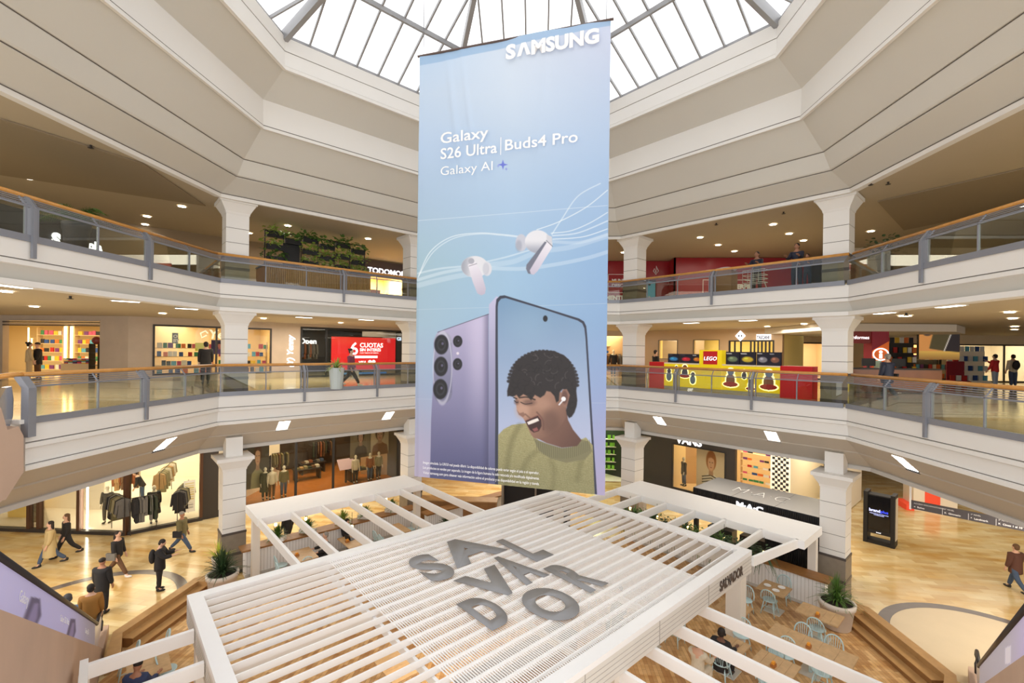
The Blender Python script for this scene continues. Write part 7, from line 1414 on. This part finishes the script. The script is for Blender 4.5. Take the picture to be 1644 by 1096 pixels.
x, y = ZP(1597, 622, Z1)[:2]; person((x, y, Z1), .3, 'person in a red top and pale dungarees at the far right of the lower gallery', 'rust', 'denim', 'short', pose='stand', topm=mat('red_top', (190, 40, 44), .8), legm=mat('pale_dungarees', (150, 164, 184), .8), arms=((60, 10, 60), (10, 10, 20)))
x, y = ZP(1626, 622, Z1)[:2]; person((x, y, Z1), -.2, 'person in a white top and jeans with a black bag at the right edge of the lower gallery', 'cream', 'denim', 'short', pose='stand', bag='backpack')
# ---- upper gallery guards
for i, (u, lb, of) in enumerate(((1215, 'security guard in navy uniform beside the wire trolley on the upper gallery', 1.7), (1279, 'heavier security guard in navy uniform leaning on the upper right balustrade', 1.3), (1296, 'shorter person in navy uniform just right of the heavier guard', 1.0))):
    x, y = PLP(u, 440, (1/R2, 1/R2), (B+Y2)/R2+of)[:2]; person((x, y, Z2+(0 if i < 2 else -.0)), 2.3, lb, 'black', 'black', 'short', pose='stand', topm=mat('navy_uniform', (38, 42, 62), .7), legm=MC.get('navy_uniform') or GC[1], h=(1.02, 1.03, .74)[i], skin=SKIN2, arms=((35, 10, 70), (35, 10, 70)))
# ---- mannequins
def mann(fr, px_, py_, off, z, label, top, legs, rot=PI, coat=False, skirt=False, grp=None):
    u = fr.px(px_, py_, off)[0]; p = fr.W(u, off, z); return person(p, fr.a+rot, label, top, legs, None, pose='stand', skin=MANN, coat=coat, name='mannequin', cat='mannequin', mann=True, arms=((3, 9, 8), (3, 9, 8)), skirt=skirt)
mann(WB_, 437, 740, .9, .1, 'mannequin in a cream jacket and brown trousers, left of a pair in the dark fashion shop', 'cream', 'brown')
mann(WB_, 456, 740, .9, .1, 'mannequin in a dark jacket and jeans, right of a pair in the dark fashion shop', 'olive', 'denim')
mann(WB_, 426, 740, 1.1, .1, 'mannequin in a dark green coat beside the tall portrait poster', 'green', 'green', coat='long')
mann(WB_, 571, 730, .9, .1, 'mannequin in a cream fringed top in the right window of the dark fashion shop', 'cream', 'black')
mann(WB_, 594, 730, .9, .1, 'mannequin in a brown jacket in the right window of the dark fashion shop', 'rust', 'denim')
mann(WB_, 608, 730, .9, .1, 'mannequin in a yellow green top at the right end of the dark fashion shop', 'khaki', 'black')
mann(WB_, 348, 780, 1.0, .12, 'mannequin in a black dress in the narrow dark window left of the column', 'black', 'black')
mann(WL_, 172, 830, .9, .14, 'mannequin with bare legs and boots in a dark short coat in the bright clothes shop', 'black', 'black', rot=PI+.3)
mann(WB_, 247, 820, .6, .14, 'mannequin in a padded black coat in the right window of the bright clothes shop', 'black', 'grey', coat='long')
x, y, z = gp(228, 810); person((x, y, .13), 2.2, 'shopper in black and jeans bending over the rails inside the bright clothes shop', 'black', 'denim', 'short', pose='stand', lean=25)
mann(WD_, 1098, 750, .7, .3, 'mannequin in a dark jacket and blue trousers in the shoe shop window', 'black', 'denim', rot=PI-.8, coat=True)
mann(WC_, 985, 560, .8, Z1, 'mannequin in black clothes in the warm lit shop right of the banner', 'black', 'black')
# ------------------------------------------------------------------ finer pieces go one level deeper (thing > part > sub-part)
RULES = (('soil', 'pot'), ('board_joint', 'fascia_boards'), ('screen_text', 'screen_image'), ('screen_digit', 'screen_image'), ('white_pill', 'screen_image'), ('card_circles', 'screen_image'), ('roof_seam', 'roof_panel'), ('roof_lettering', 'roof_panel'), ('logo_square', 'sign_block'), ('logo_outline', 'sign_block'), ('logo_word', 'sign_block'), ('black_squares', 'white_face'), ('groove', 'panelling'), ('bag_strap', 'shoulder_bag'), ('diffuser', 'trim_ring'), ('base_plate', 'leg'), ('letter_i', 'ring'), ('handrail_end', 'handrail'), ('handrail_return', 'handrail'), ('advert_text', 'advert_print'), ('sign_text', 'sign_board'), ('napkins', 'tray'), ('legal_text', 'printed_cloth'), ('divider_line', 'printed_cloth'), ('lettering', 'printed_cloth'), ('plinth_band', 'plinth'), ('keyboard', 'keyboard_base'), ('marks', 'plate'))
def stem(n): return n.split('.')[0]
for root in [o for o in bpy.data.objects if o.parent is None]:
    kids = list(root.children)
    for ch in kids:
        for a_, p_ in RULES:
            if stem(ch.name) == a_:
                c2 = [k for k in kids if stem(k.name) == p_ and k is not ch]
                if c2:
                    best = c2[0]
                    if len(c2) > 1:
                        cz = sum((Vector(q) for q in ch.bound_box), Vector())/8; best = min(c2, key=lambda k: (sum((Vector(q) for q in k.bound_box), Vector())/8-cz).length)
                    ch.parent = best
                break
for o in list(bpy.data.objects):
    if o.get('label') and len(o['label'].split()) > 16: o['label'] = ' '.join(o['label'].split()[:16])
